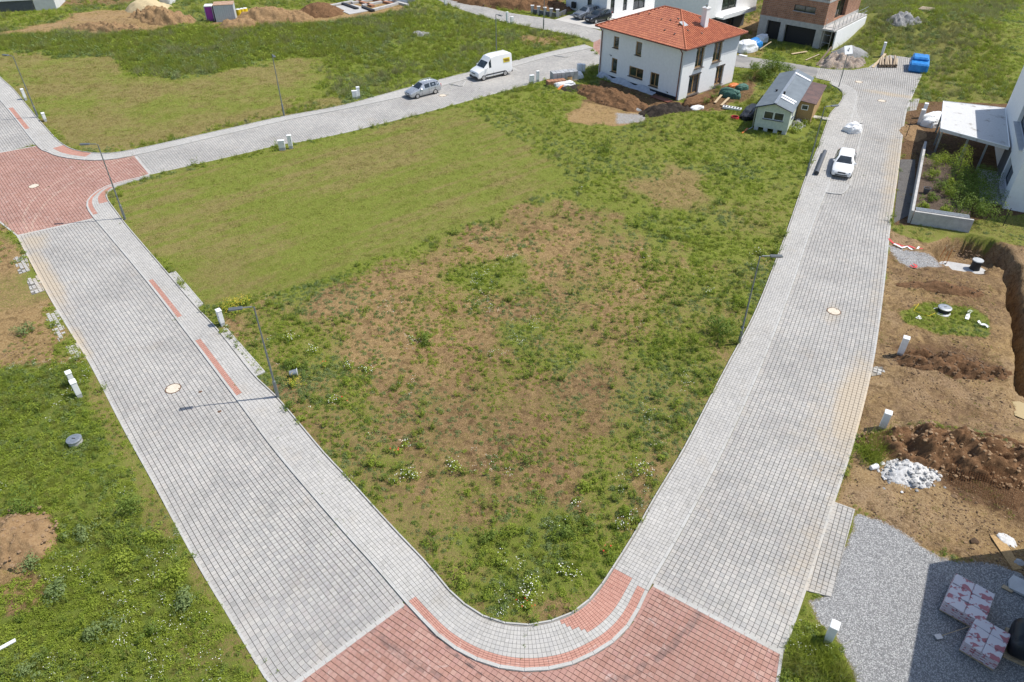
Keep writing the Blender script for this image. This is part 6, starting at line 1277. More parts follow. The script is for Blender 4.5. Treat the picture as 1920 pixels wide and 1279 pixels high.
# ---- gravel yard: bag pallets, boards, black bundle
t = NT('printed_cement_bag'); oc = t.objco(); n = t.noise(3, 3, .6, oc); br = t.node('ShaderNodeTexChecker'); br.inputs['Scale'].default_value = 2.1; mp = t.node('ShaderNodeMapping'); mp.inputs['Rotation'].default_value = (0, 0, .75); va = t.node('ShaderNodeVectorMath', operation='ADD'); t.l.new(oc, va.inputs[0]); cr = t.node('ShaderNodeCombineXYZ'); t.l.new(t.math('MULTIPLY', t.rnd(), 9.0), cr.inputs[0]); t.l.new(t.math('MULTIPLY', t.rnd(), 23.0), cr.inputs[1]); t.l.new(cr.outputs[0], va.inputs[1]); t.l.new(va.outputs[0], mp.inputs[0]); t.l.new(mp.outputs[0], br.inputs['Vector'])
nz = t.node('ShaderNodeSeparateXYZ'); t.l.new(t.node('ShaderNodeTexCoord').outputs['Normal'], nz.inputs[0]); side = t.rng(nz.outputs[2], .75, .3, 0, .6)
col = t.mix(t.math('MAXIMUM', side, t.math('MULTIPLY', br.outputs['Fac'], t.rng(n, .47, .55))), (.58, .55, .57), (.36, .12, .14)); M['bag'] = t.out(col, .45, 0, .5)
def bag_pallet(corners, h, label):
    w = [G(*c) for c in corners]; c = sum(w, Vector())/4; d = w[1]-w[0]; L = ((w[1]-w[0]).length+(w[2]-w[3]).length)/2; Wd = ((w[3]-w[0]).length+(w[2]-w[1]).length)/2
    t_ = thing('bag_pallet', label, 'pallet', (c.x, c.y, .0), math.atan2(d.y, d.x), 'pallets of wrapped bags in the shaded yard')
    for yy in (-.42, 0, .42): m = MB(); m.box((0, yy*Wd, .06), (L*.98, .1, .1)); m.build('pallet_runner', M['plank'], t_)
    for k in range(7): m = MB(); m.box((-L*.45+k*L*.15, 0, .125), (.1, Wd*.98, .024)); m.build('pallet_board', M['plank'], t_)
    nl = 8; lh = (h-.14)/nl
    for k in range(nl):
        nx, ny = (3, 2) if k % 2 == 0 else (2, 3)
        for i in range(nx):
            for j in range(ny):
                m = MB(); m.bev((0, 0, 0), (L/nx-.01, Wd/ny-.01, lh+.01), lh*.38); o = m.build('cement_bag', M['bag'], t_); o.location = (-L/2+(i+.5)*L/nx, -Wd/2+(j+.5)*Wd/ny, .14+(k+.5)*lh+random.uniform(-.01, .01)); o.rotation_euler = (random.gauss(0, .02), random.gauss(0, .02), random.gauss(0, .03))
bag_pallet([(1751, 1142), (1832, 1187), (1856, 1132), (1789, 1097)], .72, 'wrapped pallet of red printed bags nearer the soil edge in the shade'); bag_pallet([(1788, 1216), (1853, 1256), (1890, 1212), (1827, 1176)], .72, 'wrapped pallet of red printed bags next to the black bundle')
b = G(1905, 1215); bn = thing('covered_bundle', 'black plastic sheet pulled over a tall bundle beside the bag pallet', 'bundle', (b.x, b.y, 0), R(58)); bm = bmesh.new(); bmesh.ops.create_icosphere(bm, subdivisions=4, radius=1.0)
for v in bm.verts: k = .85+.3*float(fbm(np.array([v.co.x*2+5]), np.array([v.co.y*2+v.co.z*3]), 1, 3, 8)[0]); s = 1 if abs(v.co.z) < .01 else 1; v.co = Vector((math.copysign(abs(v.co.x)**.6, v.co.x)*.8*k, math.copysign(abs(v.co.y)**.6, v.co.y)*.45*k, max(0, (v.co.z*.6+.55)*1.1*k)))
me = bpy.data.meshes.new('plastic_sheet'); bm.to_mesh(me); bm.free(); me.materials.append(M['tarp_black']); me.polygons.foreach_set('use_smooth', [True]*len(me.polygons)); o = bpy.data.objects.new('plastic_sheet', me); COL.objects.link(o); o.parent = bn
m = MB(); m.box((0, 0, .06), (1.5, .9, .11)); m.build('pallet', M['plank'], bn)
def board(pts, zt, mat, name, label, cat, th=.03, lift=0, group=None):
    w = [G(*p) for p in pts]; c = sum(w, Vector())/len(w); o = MB(); o.prism([(p.x-c.x, p.y-c.y) for p in w], 0, th); ob = o.build(name, M[mat]); ob.location = (c.x, c.y, zt); ob.rotation_euler = (lift, 0, 0); tag(ob, label, cat, group); return ob
bd = board([(1852, 1001), (1872, 999), (1915, 1068), (1898, 1071)], .06, 'osb', 'plywood_board', 'pale plywood board on the soil with spilled white powder', 'board')
heap('powder_spill', 'spilled white powder beside the plywood board', 'powder', (1888, 1014), .45, .35, .06, R(-50), 'plaster', .05, 26, 31); heap('powder_spill', 'small white powder spill at the end of the plywood board', 'powder', (1908, 1056), .3, .22, .09, 0, 'plaster', .05, 24, 32)
board([(1889, 1090), (1897, 1082), (1935, 1100), (1935, 1128), (1890, 1106)], .05, 'concrete_light', 'concrete_slab', 'pale concrete slab lying in the shade at the soil edge', 'slab', .12)
board([(1876, 1103), (1880, 1098), (1900, 1108), (1896, 1113)], .04, 'plank', 'short_plank', 'short plank lying beside the shaded concrete slab', 'plank', .05)
for i, (px, py, s) in enumerate(((1788, 933, .34), (1826, 1017, .40), (1810, 1018, .16))):
    b = G(px, py); o = bpy.data.objects.new('boulder', clod_mesh(300+i, 'clod', .6)); COL.objects.link(o); o.location = (b.x, b.y, s*.2); o.scale = (s*1.4, s, s); tag(o, ('dark clod lying below the rusty mesh', 'large dark clod between plywood board and gravel', 'small clod beside the larger dark clod')[i], 'clod')
b = G(1792, 1188); pw = thing('shovel', 'long-handled shovel lying across the shaded gravel by the pallets', 'shovel', (b.x, b.y, .08), R(12)); m = MB(); m.tube([(-.7, 0, .02), (.6, 0, .3)], .016, 6); m.build('handle', M['plank'], pw); m = MB(); m.box((-.85, 0, .0), (.3, .22, .02)); m.build('blade', M['metal_grey'], pw)
# ---- shafts and tank covers
def shaft(px, r, h, label, mat='concrete', top='metal_grey', ringr=None):
    b = G(*px); z = float(height(np.array([b.x]), np.array([b.y]))[0]); t_ = thing('shaft_cover', label, 'shaft cover', (b.x, b.y, z-.02), 0)
    if ringr: m = MB(); m.lathe([(ringr, -.2), (ringr, .06), (ringr-.06, .08)], (-.15, -.05, 0), 28); m.build('ring', M['concrete_light'], t_)
    m = MB(); m.lathe([(r, -.2), (r, h)], (0, 0, 0), 28); m.build('shaft', M[mat], t_); m = MB(); m.lathe([(r+.03, h), (r+.03, h+.05), (r*.8, h+.075), (.05, h+.085)], (0, 0, 0), 28); c_ = m.build('lid', M[top], t_); m = MB(); m.box((0, 0, h+.09), (.16, .04, .03)); m.build('handle', M['black'], c_)
shaft((143, 832), .36, .32, 'grey concrete shaft with flat lid in the weeds of the left verge'); shaft((1768, 586), .40, .35, 'grey domed shaft lid on the small grass patch in the site', 'black', 'metal_grey', .55)
b = G(1811, 500); tk = thing('septic_tank', 'pale tank top with black neck and grey lid in the excavation', 'tank', (b.x, b.y, -.42), R(-20)); m = MB(); P_ = [(math.cos(a)*.78-1.0, math.sin(a)*.62) for a in np.linspace(R(90), R(270), 12)]+[(math.cos(a)*.78+.6, math.sin(a)*.62) for a in np.linspace(R(-90), R(90), 12)]; m.prism(P_, 0, .3); m.build('tank_top', M['concrete'], tk)
m = MB(); m.lathe([(.36, .3), (.33, .5), (.33, 1.0)], (.62, .1, 0), 24); nk = m.build('neck', M['black'], tk); m = MB(); m.lathe([(.37, 1.0), (.37, 1.07), (.1, 1.1)], (.62, .1, 0), 24); m.build('lid', M['cab_grey'], nk); m = MB(); m.lathe([(.06, .3), (.06, .36)], (-1.35, .1, 0), 10); m.build('port', M['black'], tk)
t = NT('muddy_water'); n = t.noise(.8, 3, .5, t.pos()); M['water'] = t.out(t.mix(n, (.36, .27, .13), (.44, .34, .17)), .12, 0, .5)
pud = sheet('puddle_water', PUDDLE, -.03, 'water')
for i, (px, py) in enumerate(((1775, 492), (1768, 491), (1764, 478))):
    b = G(px, py); s = thing('survey_stake', ('orange stake with pale top board at the pit rim', 'second orange stake leaning at the pit rim', 'short orange stake beside the pit')[i], 'stake', (b.x, b.y, 0), R(20)); m = MB(); m.tube([(0, 0, -.2), (.1+.1*i, .05, 1.25-.3*i)], .022, 6); m.build('stick', M['orange'], s); m = MB(); m.box((.1+.1*i, .05, 1.2-.3*i), (.06, .03, .3)); m.build('top_board', M['plank'], s)
def ribbon(name, pts, w, mat, label, cat, z=.04, jit=.08, seed=3):
    P_ = cat_rom(PL(pts), .25); r = random.Random(seed); c = P_.mean(0); V = []; F_ = []
    for i, p in enumerate(P_):
        d = P_[min(i+1, len(P_)-1)]-P_[max(i-1, 0)]; d = d/np.hypot(*d); n_ = np.array([-d[1], d[0]]); k = w*r.uniform(.5, 1.2); zz = z+r.uniform(0, jit)
        for s in (-1, 1): V.append((p[0]-c[0]+n_[0]*k*s/2, p[1]-c[1]+n_[1]*k*s/2, zz+s*r.uniform(-.02, .02)))
    for i in range(len(P_)-1): F_.append((2*i, 2*i+1, 2*i+3, 2*i+2))
    me = bpy.data.meshes.new(name); me.from_pydata(V, [], F_); me.materials.append(M[mat]); o = bpy.data.objects.new(name, me); COL.objects.link(o); o.location = (c[0], c[1], 0); so2 = o.modifiers.new('thickness', 'SOLIDIFY'); so2.thickness = .004; return tag(o, label, cat)
ribbon('barrier_tape', [(1666, 449), (1676, 458), (1690, 462), (1704, 464), (1718, 468), (1730, 468)], .22, 'tape_red', 'red part of the tangled barrier tape by the pit', 'tape'); ribbon('barrier_tape', [(1675, 460), (1690, 467), (1700, 464), (1714, 472), (1722, 466)], .18, 'tarp_white', 'white part of the tangled barrier tape by the pit', 'tape', .07, .1, 5); ribbon('barrier_tape', [(1706, 500), (1712, 504), (1718, 501), (1711, 497)], .2, 'tape_red', 'small red tape scrap on the dark soil', 'tape', .05, .1, 6)
ribbon('plastic_scrap', [(1812, 600), (1816, 588), (1822, 584)], .3, 'tarp_white', 'white plastic scrap on the soil beside the grass patch', 'scrap', .06, .12, 7); ribbon('plastic_scrap', [(1832, 606), (1842, 611), (1852, 616)], .38, 'tarp_white', 'larger white plastic scrap trailing over bare soil', 'scrap', .06, .14, 8); ribbon('plastic_scrap', [(1718, 600), (1722, 596), (1725, 601)], .24, 'tarp_white', 'small white scrap on the grass patch by the shaft lid', 'scrap', .08, .12, 9)
m = MB(); pts = [G(1712, 575)+Vector((0, 0, .1)), G(1722, 572)+Vector((0, 0, .1)), G(1712, 585)+Vector((0, 0, .12)), G(1740, 595)+Vector((0, 0, .1)), G(1752, 590)+Vector((0, 0, .12))]; c = pts[2].copy(); m.tube([p-c for p in pts], .018, 6); o = m.build('hose', M['yellow']); o.location = c; tag(o, 'thin yellow hose loop on the grass patch by the shaft', 'hose')
# ---- items round the parking bay and street end
a, b2 = G(1529, 331), G(1545, 290); pp = thing('plastic_pipe', 'long dark grey pipe lying on the footpath beside the white car', 'pipe', (a.x, a.y, Z_WALK+.2), math.atan2((b2-a).y, (b2-a).x)); Lp = (b2-a).length; m = MB(); m.lathe([(.19, 0), (.19, Lp)], (0, 0, 0), 18, 'x'); m.build('tube', M['pipe'], pp); m = MB(); m.lathe([(.215, 0), (.215, .35)], (0, 0, 0), 18, 'x'); m.build('socket_end', M['pipe'], pp)
def lump(name, label, cat, px, rx, ry, h, rz, mat, seed, part='cover', z=.05, p=.7):
    b = G(*px); t_ = thing(name, label, cat, (b.x, b.y, z), rz); bm = bmesh.new(); bmesh.ops.create_icosphere(bm, subdivisions=4, radius=1.0)
    co = np.array([v.co for v in bm.verts]); k = .78+.45*fbm(co[:, 0]*2+seed*3, co[:, 1]*2+co[:, 2]*1.7, 1, 4, seed)
    for v, kk in zip(bm.verts, k): c = v.co; v.co = Vector((math.copysign(abs(c.x)**p, c.x)*rx*kk, math.copysign(abs(c.y)**p, c.y)*ry*kk, max(0, math.copysign(abs(c.z)**p, c.z)*h*kk if c.z > 0 else c.z*.02)))
    me = bpy.data.meshes.new(part); bm.to_mesh(me); bm.free(); me.materials.append(M[mat]); o = bpy.data.objects.new(part, me); COL.objects.link(o); o.parent = t_; return t_
lump('bulk_bag', 'white tarpaulin-covered bulk bag standing in the parking bay', 'bulk bag', (1597, 247), .95, .75, .85, R(20), 'tarp_white', 3)
lump('rubble_bag', 'white crumpled bags piled beside the carport', 'bags', (1749, 232), 1.7, 1.0, 1.1, R(40), 'tarp_white', 5)
b = G(1722, 136); bt = thing('tarp_covered_pallet', 'bright blue tarpaulin over a stacked pallet at the street end', 'tarpaulin', (b.x+.4, b.y+1.2, .05), R(64)); m = MB(); m.bev((0, 0, .55), (3.6, 2.2, 1.1), .18); m.bev((.7, 0, 1.25), (2.0, 1.9, .5), .18); o = m.build('tarp', M['tarp_blue'], bt); o['kind'] = 'stuff' if False else ''; del o['kind']
for k in range(4): m = MB(); m.tube([(1.0+.1*k, -.9+.6*k, 1.56), (1.75, -.9+.6*k, 1.4)], .05, 6); m.build('batten', M['white_plastic'], bt)
sub = bt.children[0].modifiers.new('soft', 'SUBSURF'); sub.levels = 2; sub.render_levels = 2; tx = bpy.data.textures.new('creases', 'CLOUDS'); tx.noise_scale = .5; dm = bt.children[0].modifiers.new('creases', 'DISPLACE'); dm.texture = tx; dm.strength = .18
for k in range(14):
    f = (k % 7)/6; p = G(1648, 128).lerp(G(1679, 128), f); ld = Vector((math.cos(R(66+random.uniform(-5, 5))), math.sin(R(66)), 0)); Ll = random.uniform(3.2, 4.6); z = .14+(k//7)*.22; o = thing('log', 'peeled pale log in the pile at the end of the street', 'log', (p.x, p.y, z), math.atan2(ld.y, ld.x), 'logs piled at the street end'); rr_ = random.uniform(.10, .15)
    m = MB(); m.lathe([(rr_*.95, 0), (rr_, .4), (rr_*.85, Ll)], (0, 0, 0), 9, 'x'); m.build('trunk', M['log'], o); m = MB(); m.lathe([(rr_*.8, -.012), (rr_*.8, -.002)], (0, 0, 0), 9, 'x'); m.build('cut_end', M['bark'], o)
def plank(a, b, z0, z1, w, label, mat='plank', group=None, th=.05):
    A = G(*a); B = G(*b); d = B-A; o = MB(); L = d.length; o.box((L/2, 0, 0), (L, w, th)); ob = o.build('plank', M[mat]); ob.location = (A.x, A.y, z0); ob.rotation_euler = (0, -math.atan2(z1-z0, L), math.atan2(d.y, d.x)); tag(ob, label, 'plank', group)
plank((1636, 128), (1658, 108), .1, .5, .3, 'yellow plank on the outer side of the log pile'); plank((1510, 115), (1535, 106), .15, .3, .14, 'thin grey plank in the grass below the brick building', 'log'); plank((1531, 124), (1556, 102), .1, 1.0, .25, 'dark plank leaning across the rubble heap', 'bark'); plank((1391, 252), (1401, 244), .1, .2, .16, 'orange plank in the grass by the mobile home corner', 'orange'); plank((2, 1222), (34, 1206), .2, .25, .16, 'white weathered plank lying in the weeds of the left verge', 'white_plastic'); plank((1484, 104), (1512, 100), .2, .25, .35, 'pale board lying in the grass by the garage', 'plank')
for i, (a_, b_) in enumerate((((1352, 200), (1366, 188)), ((1340, 195), (1352, 183)))): plank(a_, b_, .15, .3, .25, ('pale board lying by the garden clutter', 'short pale board on the patio clutter')[i])
b = G(1727, 48); pl_ = thing('wooden_pallet', 'grey slatted pallet lying in the tall hillside grass', 'pallet', (b.x, b.y, float(height(np.array([b.x]), np.array([b.y]))[0])+.35), R(50))
for k in range(7): m = MB(); m.box((-.9+k*.3, 0, .1), (.2, 1.8, .03)); m.build('slat', M['log'], pl_)
for k in (-.7, 0, .7): m = MB(); m.box((0, k, .03), (2.1, .1, .1)); m.build('bearer', M['log'], pl_)
# ---- debris by the brick building
lump('debris_sheet', 'white foil and foam boards thrown by the brick building', 'debris', (1398, 96), 1.6, 1.1, 1.3, R(30), 'tarp_white', 7); lump('debris_sheet', 'blue tarpaulin scrap hanging over the white debris', 'debris', (1413, 92), .7, 1.2, 1.3, R(120), 'tarp_blue', 8); lump('foam_block', 'white foam block against the brick building corner', 'block', (1426, 80), .9, .7, 1.0, R(48), 'white_plastic', 9, 'block', .02, .35)
plank((1424, 97), (1444, 92), .3, 1.0, .15, 'bent timber frame piece by the garage', 'plank'); plank((1386, 104), (1400, 107), .1, .1, .5, 'white foam sheet lying by the lane', 'white_plastic')
# ---- white membrane along the house plinth, clutter by the house
V = []; F_ = []; n_ = 40; mo = thing('foundation_membrane', 'white and black membrane draped along the plinth of the white house', 'membrane', HC, ang)
for k in range(n_+1):
    f = k/n_; yy = L_*(.25+.72*f); hgt_ = .05+.38*abs(math.sin(f*math.pi*2.6))*(f > .1)
    for (dx, z) in ((-.1, hgt_+.15), (-.35, hgt_*.6+.1), (-.55-.12*math.sin(f*20), .16), (-.8, .02)): V.append((dx, yy, z+random.uniform(-.03, .03)))
for k in range(n_):
    for j in range(3): a_ = k*4+j; F_.append((a_, a_+1, a_+5, a_+4))
me = bpy.data.meshes.new('white_sheet'); me.from_pydata(V, [], F_); me.materials.append(M['membrane']); o = bpy.data.objects.new('white_sheet', me); COL.objects.link(o); o.parent = mo; sd_ = o.modifiers.new('thickness', 'SOLIDIFY'); sd_.thickness = .01
m = MB(); m.bbox((-.06, .3, -.3), (-.03, L_-.3, .42)); m.build('black_sheet', M['tarp_black'], mo); m = MB(); m.box((-1.0, 1.6, .1), (.9, 2.6, .06)); m.build('red_channel', M['rail'], mo)
lump('clutter_heap', 'dead brushwood and rubble below the terrace door of the white house', 'clutter', (1308, 193), 2.2, .9, .7, R(40), 's_brown', 11); lump('foil_scrap', 'white foil crumpled on the grass edge by the white house', 'foil', (1306, 205), .9, .45, .35, R(30), 'tarp_white', 12)
lump('green_net', 'dark green netting bundled on the grass by the white house', 'netting', (1368, 182), .6, 1.2, .9, R(60), 'tarp_green', 13); lump('green_net', 'small green netting bundle beside the bare soil strip', 'netting', (1391, 168), .8, .5, .6, R(20), 'tarp_green', 14); lump('black_cover', 'black sheet over lumber against the mobile home side', 'tarpaulin', (1405, 216), .8, 2.2, .8, R(-28), 'tarp_black', 15); lump('orange_pipe_heap', 'orange plastic pipes at the corner of the white house', 'pipes', (1375, 162), .8, .4, .3, R(30), 'orange', 16)
b = G(1377, 225); hr = thing('hose_reel', 'dark red coiled hose lying by the mobile home', 'hose', (b.x, b.y, .08), 0)
for k in range(4): m = MB(); m.tube([(math.cos(a)*(.42-.02*k), math.sin(a)*(.42-.02*k), .05+k*.08) for a in np.linspace(0, 6.28, 24)], .045, 6); m.build('coil', M['red_plastic'], hr)
b = G(1372, 206); rk = thing('white_crate', 'long white slotted crate lying on the grass by the mobile home', 'crate', (b.x, b.y, .1), R(-28)); m = MB(); m.box((0, 0, .1), (2.0, .6, .2)); m.build('tray', M['white_plastic'], rk)
for k in range(6): m = MB(); m.box((-.8+k*.32, 0, .206), (.2, .4, .01)); m.build('slot', M['black'], rk)
for (px, s) in (((1440, 148), 2.4), ((1425, 155), 2.0), ((1455, 142), 2.0), ((1415, 150), 2.0), ((1470, 140), 1.8)): plant(px, 'dark', s, 'dark overgrown bush on the mound behind the mobile home', 'bushes on the mound')
for q in ((1345, 172), (1335, 188), (1322, 195)): plant(q, 'shrub', 1.2, 'leafy shrub beside the terrace of the white house', 'shrubs by the terrace')
# ---- block pallet and material by the top street
b = G(1057, 152); bp = thing('block_pallet', 'pallet of pale grey concrete blocks beside the top street', 'pallet', (b.x, b.y, .05), R(17))
m = MB(); m.box((0, 0, .08), (3.4, 1.3, .14)); m.build('pallet', M['plank'], bp)
for i in range(6):
    for j in range(2):
        for k in range(4): m = MB(); m.box((-1.35+i*.54, -.3+j*.6, .28+k*.25), (.5, .56, .235)); m.build('block', M['block'], bp)
lump('material_bags', 'white bags beside the block pallet', 'bags', (1080, 146), .9, .7, .7, R(20), 'tarp_white', 21); b = G(1042, 160); bs = thing('brick_stack', 'weathered stack of bricks in front of the block pallet', 'brick stack', (b.x, b.y, .0), R(17))
for i in range(5):
    for k in range(3): m = MB(); m.box((-.9+i*.46, 0, .14+k*.2), (.42, .8, .18), random.uniform(-.08, .08)); m.build('brick', M['brickstack'], bs)
lump('foil_wrap', 'pinkish foil over bags in front of the block pallet', 'bags', (1058, 161), 1.3, .6, .5, R(17), 'tarp_white', 22); plank((1046, 170), (1056, 163), .1, .3, .3, 'orange board by the foil covered bags', 'orange'); b = G(1068, 157); dr2 = thing('barrel', 'ochre barrel beside the foil covered bags', 'barrel', (b.x, b.y, 0), 0); m = MB(); m.lathe([(.27, 0), (.29, .3), (.29, .5), (.27, .85)], (0, 0, 0), 14); m.build('drum', M['osb'], dr2); m = MB(); m.lathe([(.25, .852), (.25, .87)], (0, 0, 0), 14); m.build('lid', M['black'], dr2)
# ---- far left: container, toilet, barrels, foundation
b = G(425, 42); ct = thing('storage_container', 'pale ribbed steel container with rusty roof beside the magenta toilet', 'container', (b.x, b.y, 0), R(14)); m = MB(); m.box((0, 1.2, 1.25), (2.9, 2.4, 2.4)); m.build('shell', M['ribbed'], ct)
for k in range(10): m = MB(); m.box((-1.38+k*.306, -.02, 1.25), (.12, .06, 2.3)); m.build('rib', M['ribbed'], ct)
m = MB(); m.box((0, 1.2, 2.47), (3.0, 2.5, .06)); m.build('roof', M['rust_roof'], ct)
b = G(396, 41); tl = thing('portable_toilet', 'magenta portable toilet with white roof beside the steel container', 'portable toilet', (b.x, b.y, 0), R(10)); m = MB(); m.box((0, .6, 1.05), (1.15, 1.15, 2.1)); m.build('cabin', M['purple'], tl); m = MB(); m.bev((0, .6, 2.2), (1.25, 1.25, .25), .1); m.build('roof', M['cab_white'], tl); m = MB(); m.box((0, .01, 1.0), (.7, .03, 1.9)); m.build('door', M['purple'], tl)
for s in (-1, 1): m = MB(); m.box((-.56*s, .01, 1.1), (.1, .05, 2.15)); m.build('corner_post', M['cab_grey'], tl)
for i, px in enumerate(((449, 29), (455, 28), (461, 27))): b = G(*px); q = thing('barrel', ('yellow barrel standing next to the container', 'middle yellow barrel by the tan heap', 'yellow barrel touching the tan heap')[i], 'barrel', (b.x, b.y, 0)); m = MB(); m.lathe([(.4, 0), (.42, .5), (.4, .9)], (0, 0, 0), 14); m.build('drum', M['yellow'], q); m = MB(); m.lathe([(.36, .9), (.36, .94)], (0, 0, 0), 14); m.build('lid', M['white_plastic'], q)
fd = thing('foundation_slab', 'grey concrete foundation strips with black formwork in the far plot', 'foundation', G(620, 14), 0); o0 = G(620, 14)
def fbox(a, b, w, h, mat, nm): A = G(*a)-o0; B = G(*b)-o0; d = B-A; m = MB(); m.box(((A.x+B.x)/2, (A.y+B.y)/2, h/2), (d.length, w, h), math.atan2(d.y, d.x)); m.build(nm, M[mat], fd)
m = MB(); m.prism([tuple((G(*p)-o0)[:2]) for p in [(622, 14), (660, 9), (700, 20), (655, 28)]], 0, .12); m.build('slab', M['concrete'], fd)
for a, b2_, mt in (((617, 14), (662, 5), 'concrete'), ((617, 14), (635, 23), 'concrete_light'), ((642, 9), (670, 19), 'black'), ((681, 16), (700, 23), 'black'), ((660, 8), (720, -2), 'concrete'), ((680, 13), (730, 3), 'concrete'), ((700, 21), (745, 9), 'concrete'), ((705, -3), (765, 12), 'concrete'), ((668, 3), (700, 14), 'brickstack'), ((690, -1), (735, 9), 'brickstack')): fbox(a, b2_, .6, .35, mt, 'foundation_strip')
board([(567, 29), (583, 28), (586, 34), (574, 36)], .1, 'white_plastic', 'scrap_sheet', 'white scrap sheet on the soil between two heaps', 'sheet', .08); lump('foil_pile', 'silver foil pile at the end of the foundation', 'foil', (757, 4), 1.8, 1.2, 1.2, 0, 'metal_grey', 31); lump('sack', 'grey covered stone block by the far sand heap', 'block', (315, 6), 1.0, 1.2, 1.5, 0, 'concrete_light', 33, 'block', 0, .4)
# ---- fence at the far white house
fo = PL([(998, 26), (1045, 34), (1062, 26)]); fn = thing('garden_fence', 'low grey stone fence with square pillars by the white house driveway', 'fence', (fo[0][0], fo[0][1], 0), 0)
for k, f in enumerate((0, .25, .5, .75, 1)):
    p = fo[0]+(fo[1]-fo[0])*f-fo[0]; m = MB(); m.box((p[0], p[1], .6), (.45, .45, 1.2)); c_ = m.build('pillar', M['concrete'], fn); m = MB(); m.box((p[0], p[1], 1.23), (.55, .55, .08)); m.build('cap', M['concrete_light'], c_)
for s, e in ((fo[0], fo[1]), (fo[1], fo[2])): d = e-s; m = MB(); m.box(((s[0]+e[0])/2-fo[0][0], (s[1]+e[1])/2-fo[0][1], .35), (np.hypot(*d)-.3, .25, .7), math.atan2(d[1], d[0])); m.build('stone_panel', M['anthracite'], fn)
# ---- garden by the carport: retaining wall, shrubs, young tree
gw = [Vector((32.45, 52.3, 0)), Vector((36.6, 50.75, 0)), Vector((40.15, 66.8, 0))]; gd = thing('garden_wall', 'pale concrete retaining wall with slatted coping round the planted bed', 'wall', gw[0], 0)
def wseg(a, b, h, nm, w=.2): d = b-a; m = MB(); m.box(((a+b)/2-gw[0]+Vector((0, 0, h/2-.1))), (d.length, w, h+.2), math.atan2(d.y, d.x)); return m.build(nm, M['concrete'], gd)
wseg(gw[0], gw[2], 1.15, 'long_wall'); wseg(gw[0]+Vector((.14, -.06, 0)), gw[1], 1.15, 'short_wall')
for k in range(4):
    d = (gw[1]-gw[0]); nrm = Vector((-d.y, d.x, 0)).normalized(); c = (gw[0]+gw[1])/2+nrm*(.28+k*.16)-gw[0]; m = MB(); m.box((c.x, c.y, 1.12), (d.length-.5, .09, .05), math.atan2(d.y, d.x)); m.build('coping_slat', M['metal_grey'], gd)
bedp = [gw[0], gw[1], gw[1]+Vector((5.4, 11.2, 0)), gw[2]]; m = MB(); m.prism([(p.x, p.y) for p in bedp], -.1, .55); o = m.build('planting_bed', M['bark_mulch']); tag(o, 'raised bark-mulched planting bed inside the retaining wall', 'planting bed')
def shrub_at(v, size, label, kind='shrub', group='shrubs in the planting bed'):
    q = thing('garden_shrub', label, 'shrub', (v.x, v.y, .5), random.uniform(0, 6), group); r = random.Random(int(v.x*100)); L = Leaves(int(v.y*100)); S = Leaves(1)
    for _ in range(10):
        lx, ly, lz, lr = r.gauss(0, size*.26), r.gauss(0, size*.26), size*r.uniform(.2, .55), size*r.uniform(.2, .34); S.blade((lx*.2, ly*.2, 0), (lx, ly, lz), lz*1.2, .03, .05, 2)
        for _k in range(70): d = Vector((r.gauss(0, 1), r.gauss(0, 1), r.gauss(.2, .8))).normalized(); l = r.uniform(.07, .15); L.leaf((lx+d.x*lr*r.uniform(.5, 1), ly+d.y*lr*r.uniform(.5, 1), max(.02, lz+d.z*lr)), d+Vector((0, 0, .3)), l, l*.5)
    for nm, me in (('leaves', L.mesh('leaves', {'shrub': 'g_weed_dark', 'light': 'g_weed', 'tall': 'g_tall'}[kind])), ('stems', S.mesh('stems', 'bark'))): o = bpy.data.objects.new(nm, me); COL.objects.link(o); o.parent = q
e1 = (gw[2]-gw[0]).normalized(); e2 = Vector((e1.y, -e1.x, 0)); rr = random.Random(9)
for (f, s_, sz, kd) in [(2.0, .9, 1.0, 'light'), (2.2, 2.4, 1.0, 'light'), (4.0, 1.3, 1.0, 'shrub'), (6.5, 1.6, 1.3, 'shrub'), (9.0, 1.0, 1.3, 'light'), (11.5, 1.3, 1.8, 'light'), (12.8, 2.2, 1.9, 'light'), (12.0, 3.4, 1.8, 'shrub'), (7.8, 2.6, 1.2, 'light'), (5.4, 2.6, 1.2, 'light')]+[(2.6+k*1.55+.5*(q % 2), 3.4+q*1.0, 1.9, 'shrub') for k in range(6) for q in range(3)]: shrub_at(gw[0]+e1*f+e2*s_, sz, 'bright green low shrub in the planting bed' if kd == 'light' else 'dark green rounded shrub in the planting bed', kd)
tv = gw[0]+e1*9.6+e2*2.9; tr_ = thing('young_tree', 'young light-leaved tree rising from the planting bed', 'tree', (tv.x, tv.y, .5), 0); m = MB(); m.tube([(0, 0, 0), (.05, 0, 1.2), (-.03, .05, 2.4), (.02, 0, 3.4)], [.05, .04, .03, .012], 7); tk_ = m.build('trunk', M['bark'], tr_); L = Leaves(77); r = L.r
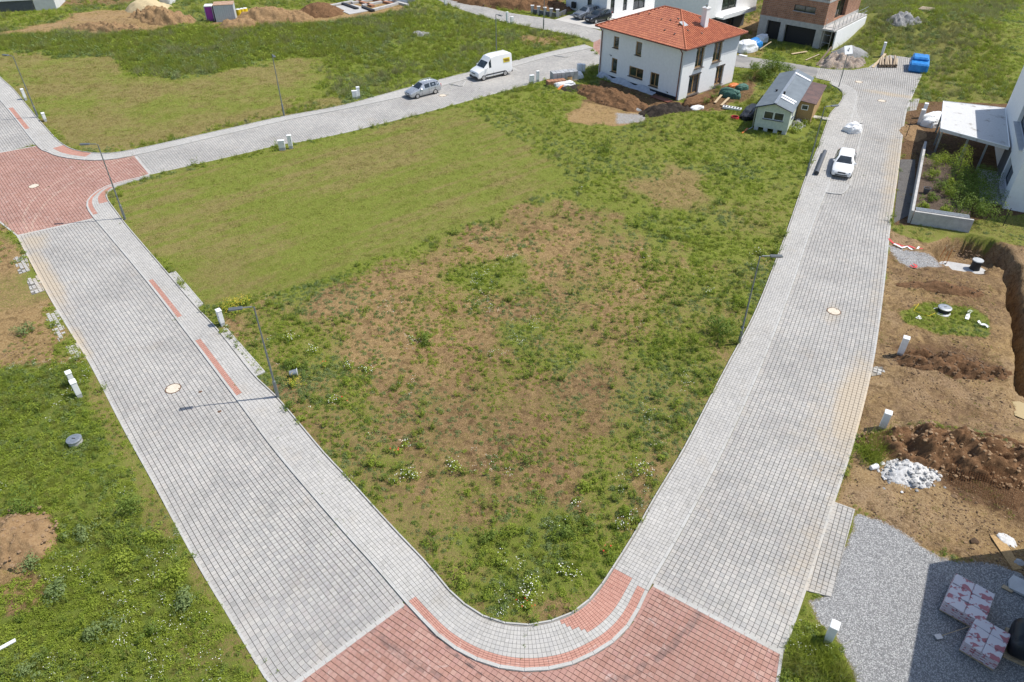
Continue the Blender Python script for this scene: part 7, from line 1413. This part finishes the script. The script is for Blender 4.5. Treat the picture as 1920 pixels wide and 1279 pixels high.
for k in range(16): a = r.uniform(0, 6.28); z0 = r.uniform(.8, 3.0); ln = r.uniform(.4, .95)*(1.2-z0/4); e = Vector((math.cos(a)*ln, math.sin(a)*ln, z0+ln*.7)); m = MB(); m.tube([(0, 0, z0), (e*.5+Vector((0, 0, z0*.5))), e], [.018, .012, .006], 5); m.build('limb', M['bark'], tr_); [L.leaf(e+Vector((r.gauss(0, .22), r.gauss(0, .22), r.gauss(0, .25))), (r.gauss(0, 1), r.gauss(0, 1), .8), .11, .06) for _ in range(46)]
o = bpy.data.objects.new('crown', L.mesh('crown', 'g_weed')); COL.objects.link(o); o.parent = tr_
v = gw[0]+e1*5.4+e2*.8; pt_ = thing('plant_pot', 'dark round plant pot in the planting bed', 'plant pot', (v.x, v.y, .55)); m = MB(); m.lathe([(.2, 0), (.28, .5), (.3, .52)], (0, 0, 0), 16); m.build('pot', M['pipe'], pt_); m = MB(); m.lathe([(.25, .5), (.25, .525)], (0, 0, 0), 16); m.build('soil', M['s_black'], pt_)
for i, px in enumerate(((1794, 413), (1880, 425), (1698, 258))): b = G(*px); fp = thing('fence_post', ('thin dark fence post at the end of the short garden wall', 'thin dark fence post below the pale house wall', 'thin dark post on the broken stone by the street')[i], 'fence post', (b.x, b.y, 0)); m = MB(); m.tube([(0, 0, -.1), (0, 0, 1.6)], .03, 6); m.build('post', M['black'], fp); m = MB(); m.lathe([(.04, 1.6), (.02, 1.65)], (0, 0, 0), 6); m.build('cap', M['black'], fp)
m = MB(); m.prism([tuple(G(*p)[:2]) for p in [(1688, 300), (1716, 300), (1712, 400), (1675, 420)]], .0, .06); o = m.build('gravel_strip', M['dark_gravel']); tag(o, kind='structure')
# ---- buried paver patches on the left verge
for q in ([(25, 485), (50, 477), (57, 508), (36, 515)], [(50, 525), (72, 517), (84, 546), (60, 554)], [(82, 592), (108, 583), (128, 634), (112, 642)], [(120, 653), (146, 644), (154, 670), (134, 676)], [(1630, 690), (1654, 688), (1660, 702), (1634, 706)]):
    w = PL(q); s = sheet('paving_remnant', w, .03, 'joint'); paved_area(s, w, R(-50) if q[0][0] < 900 else R(62), .25, 'walk', .075, .05, .04, 40, keep=.78)
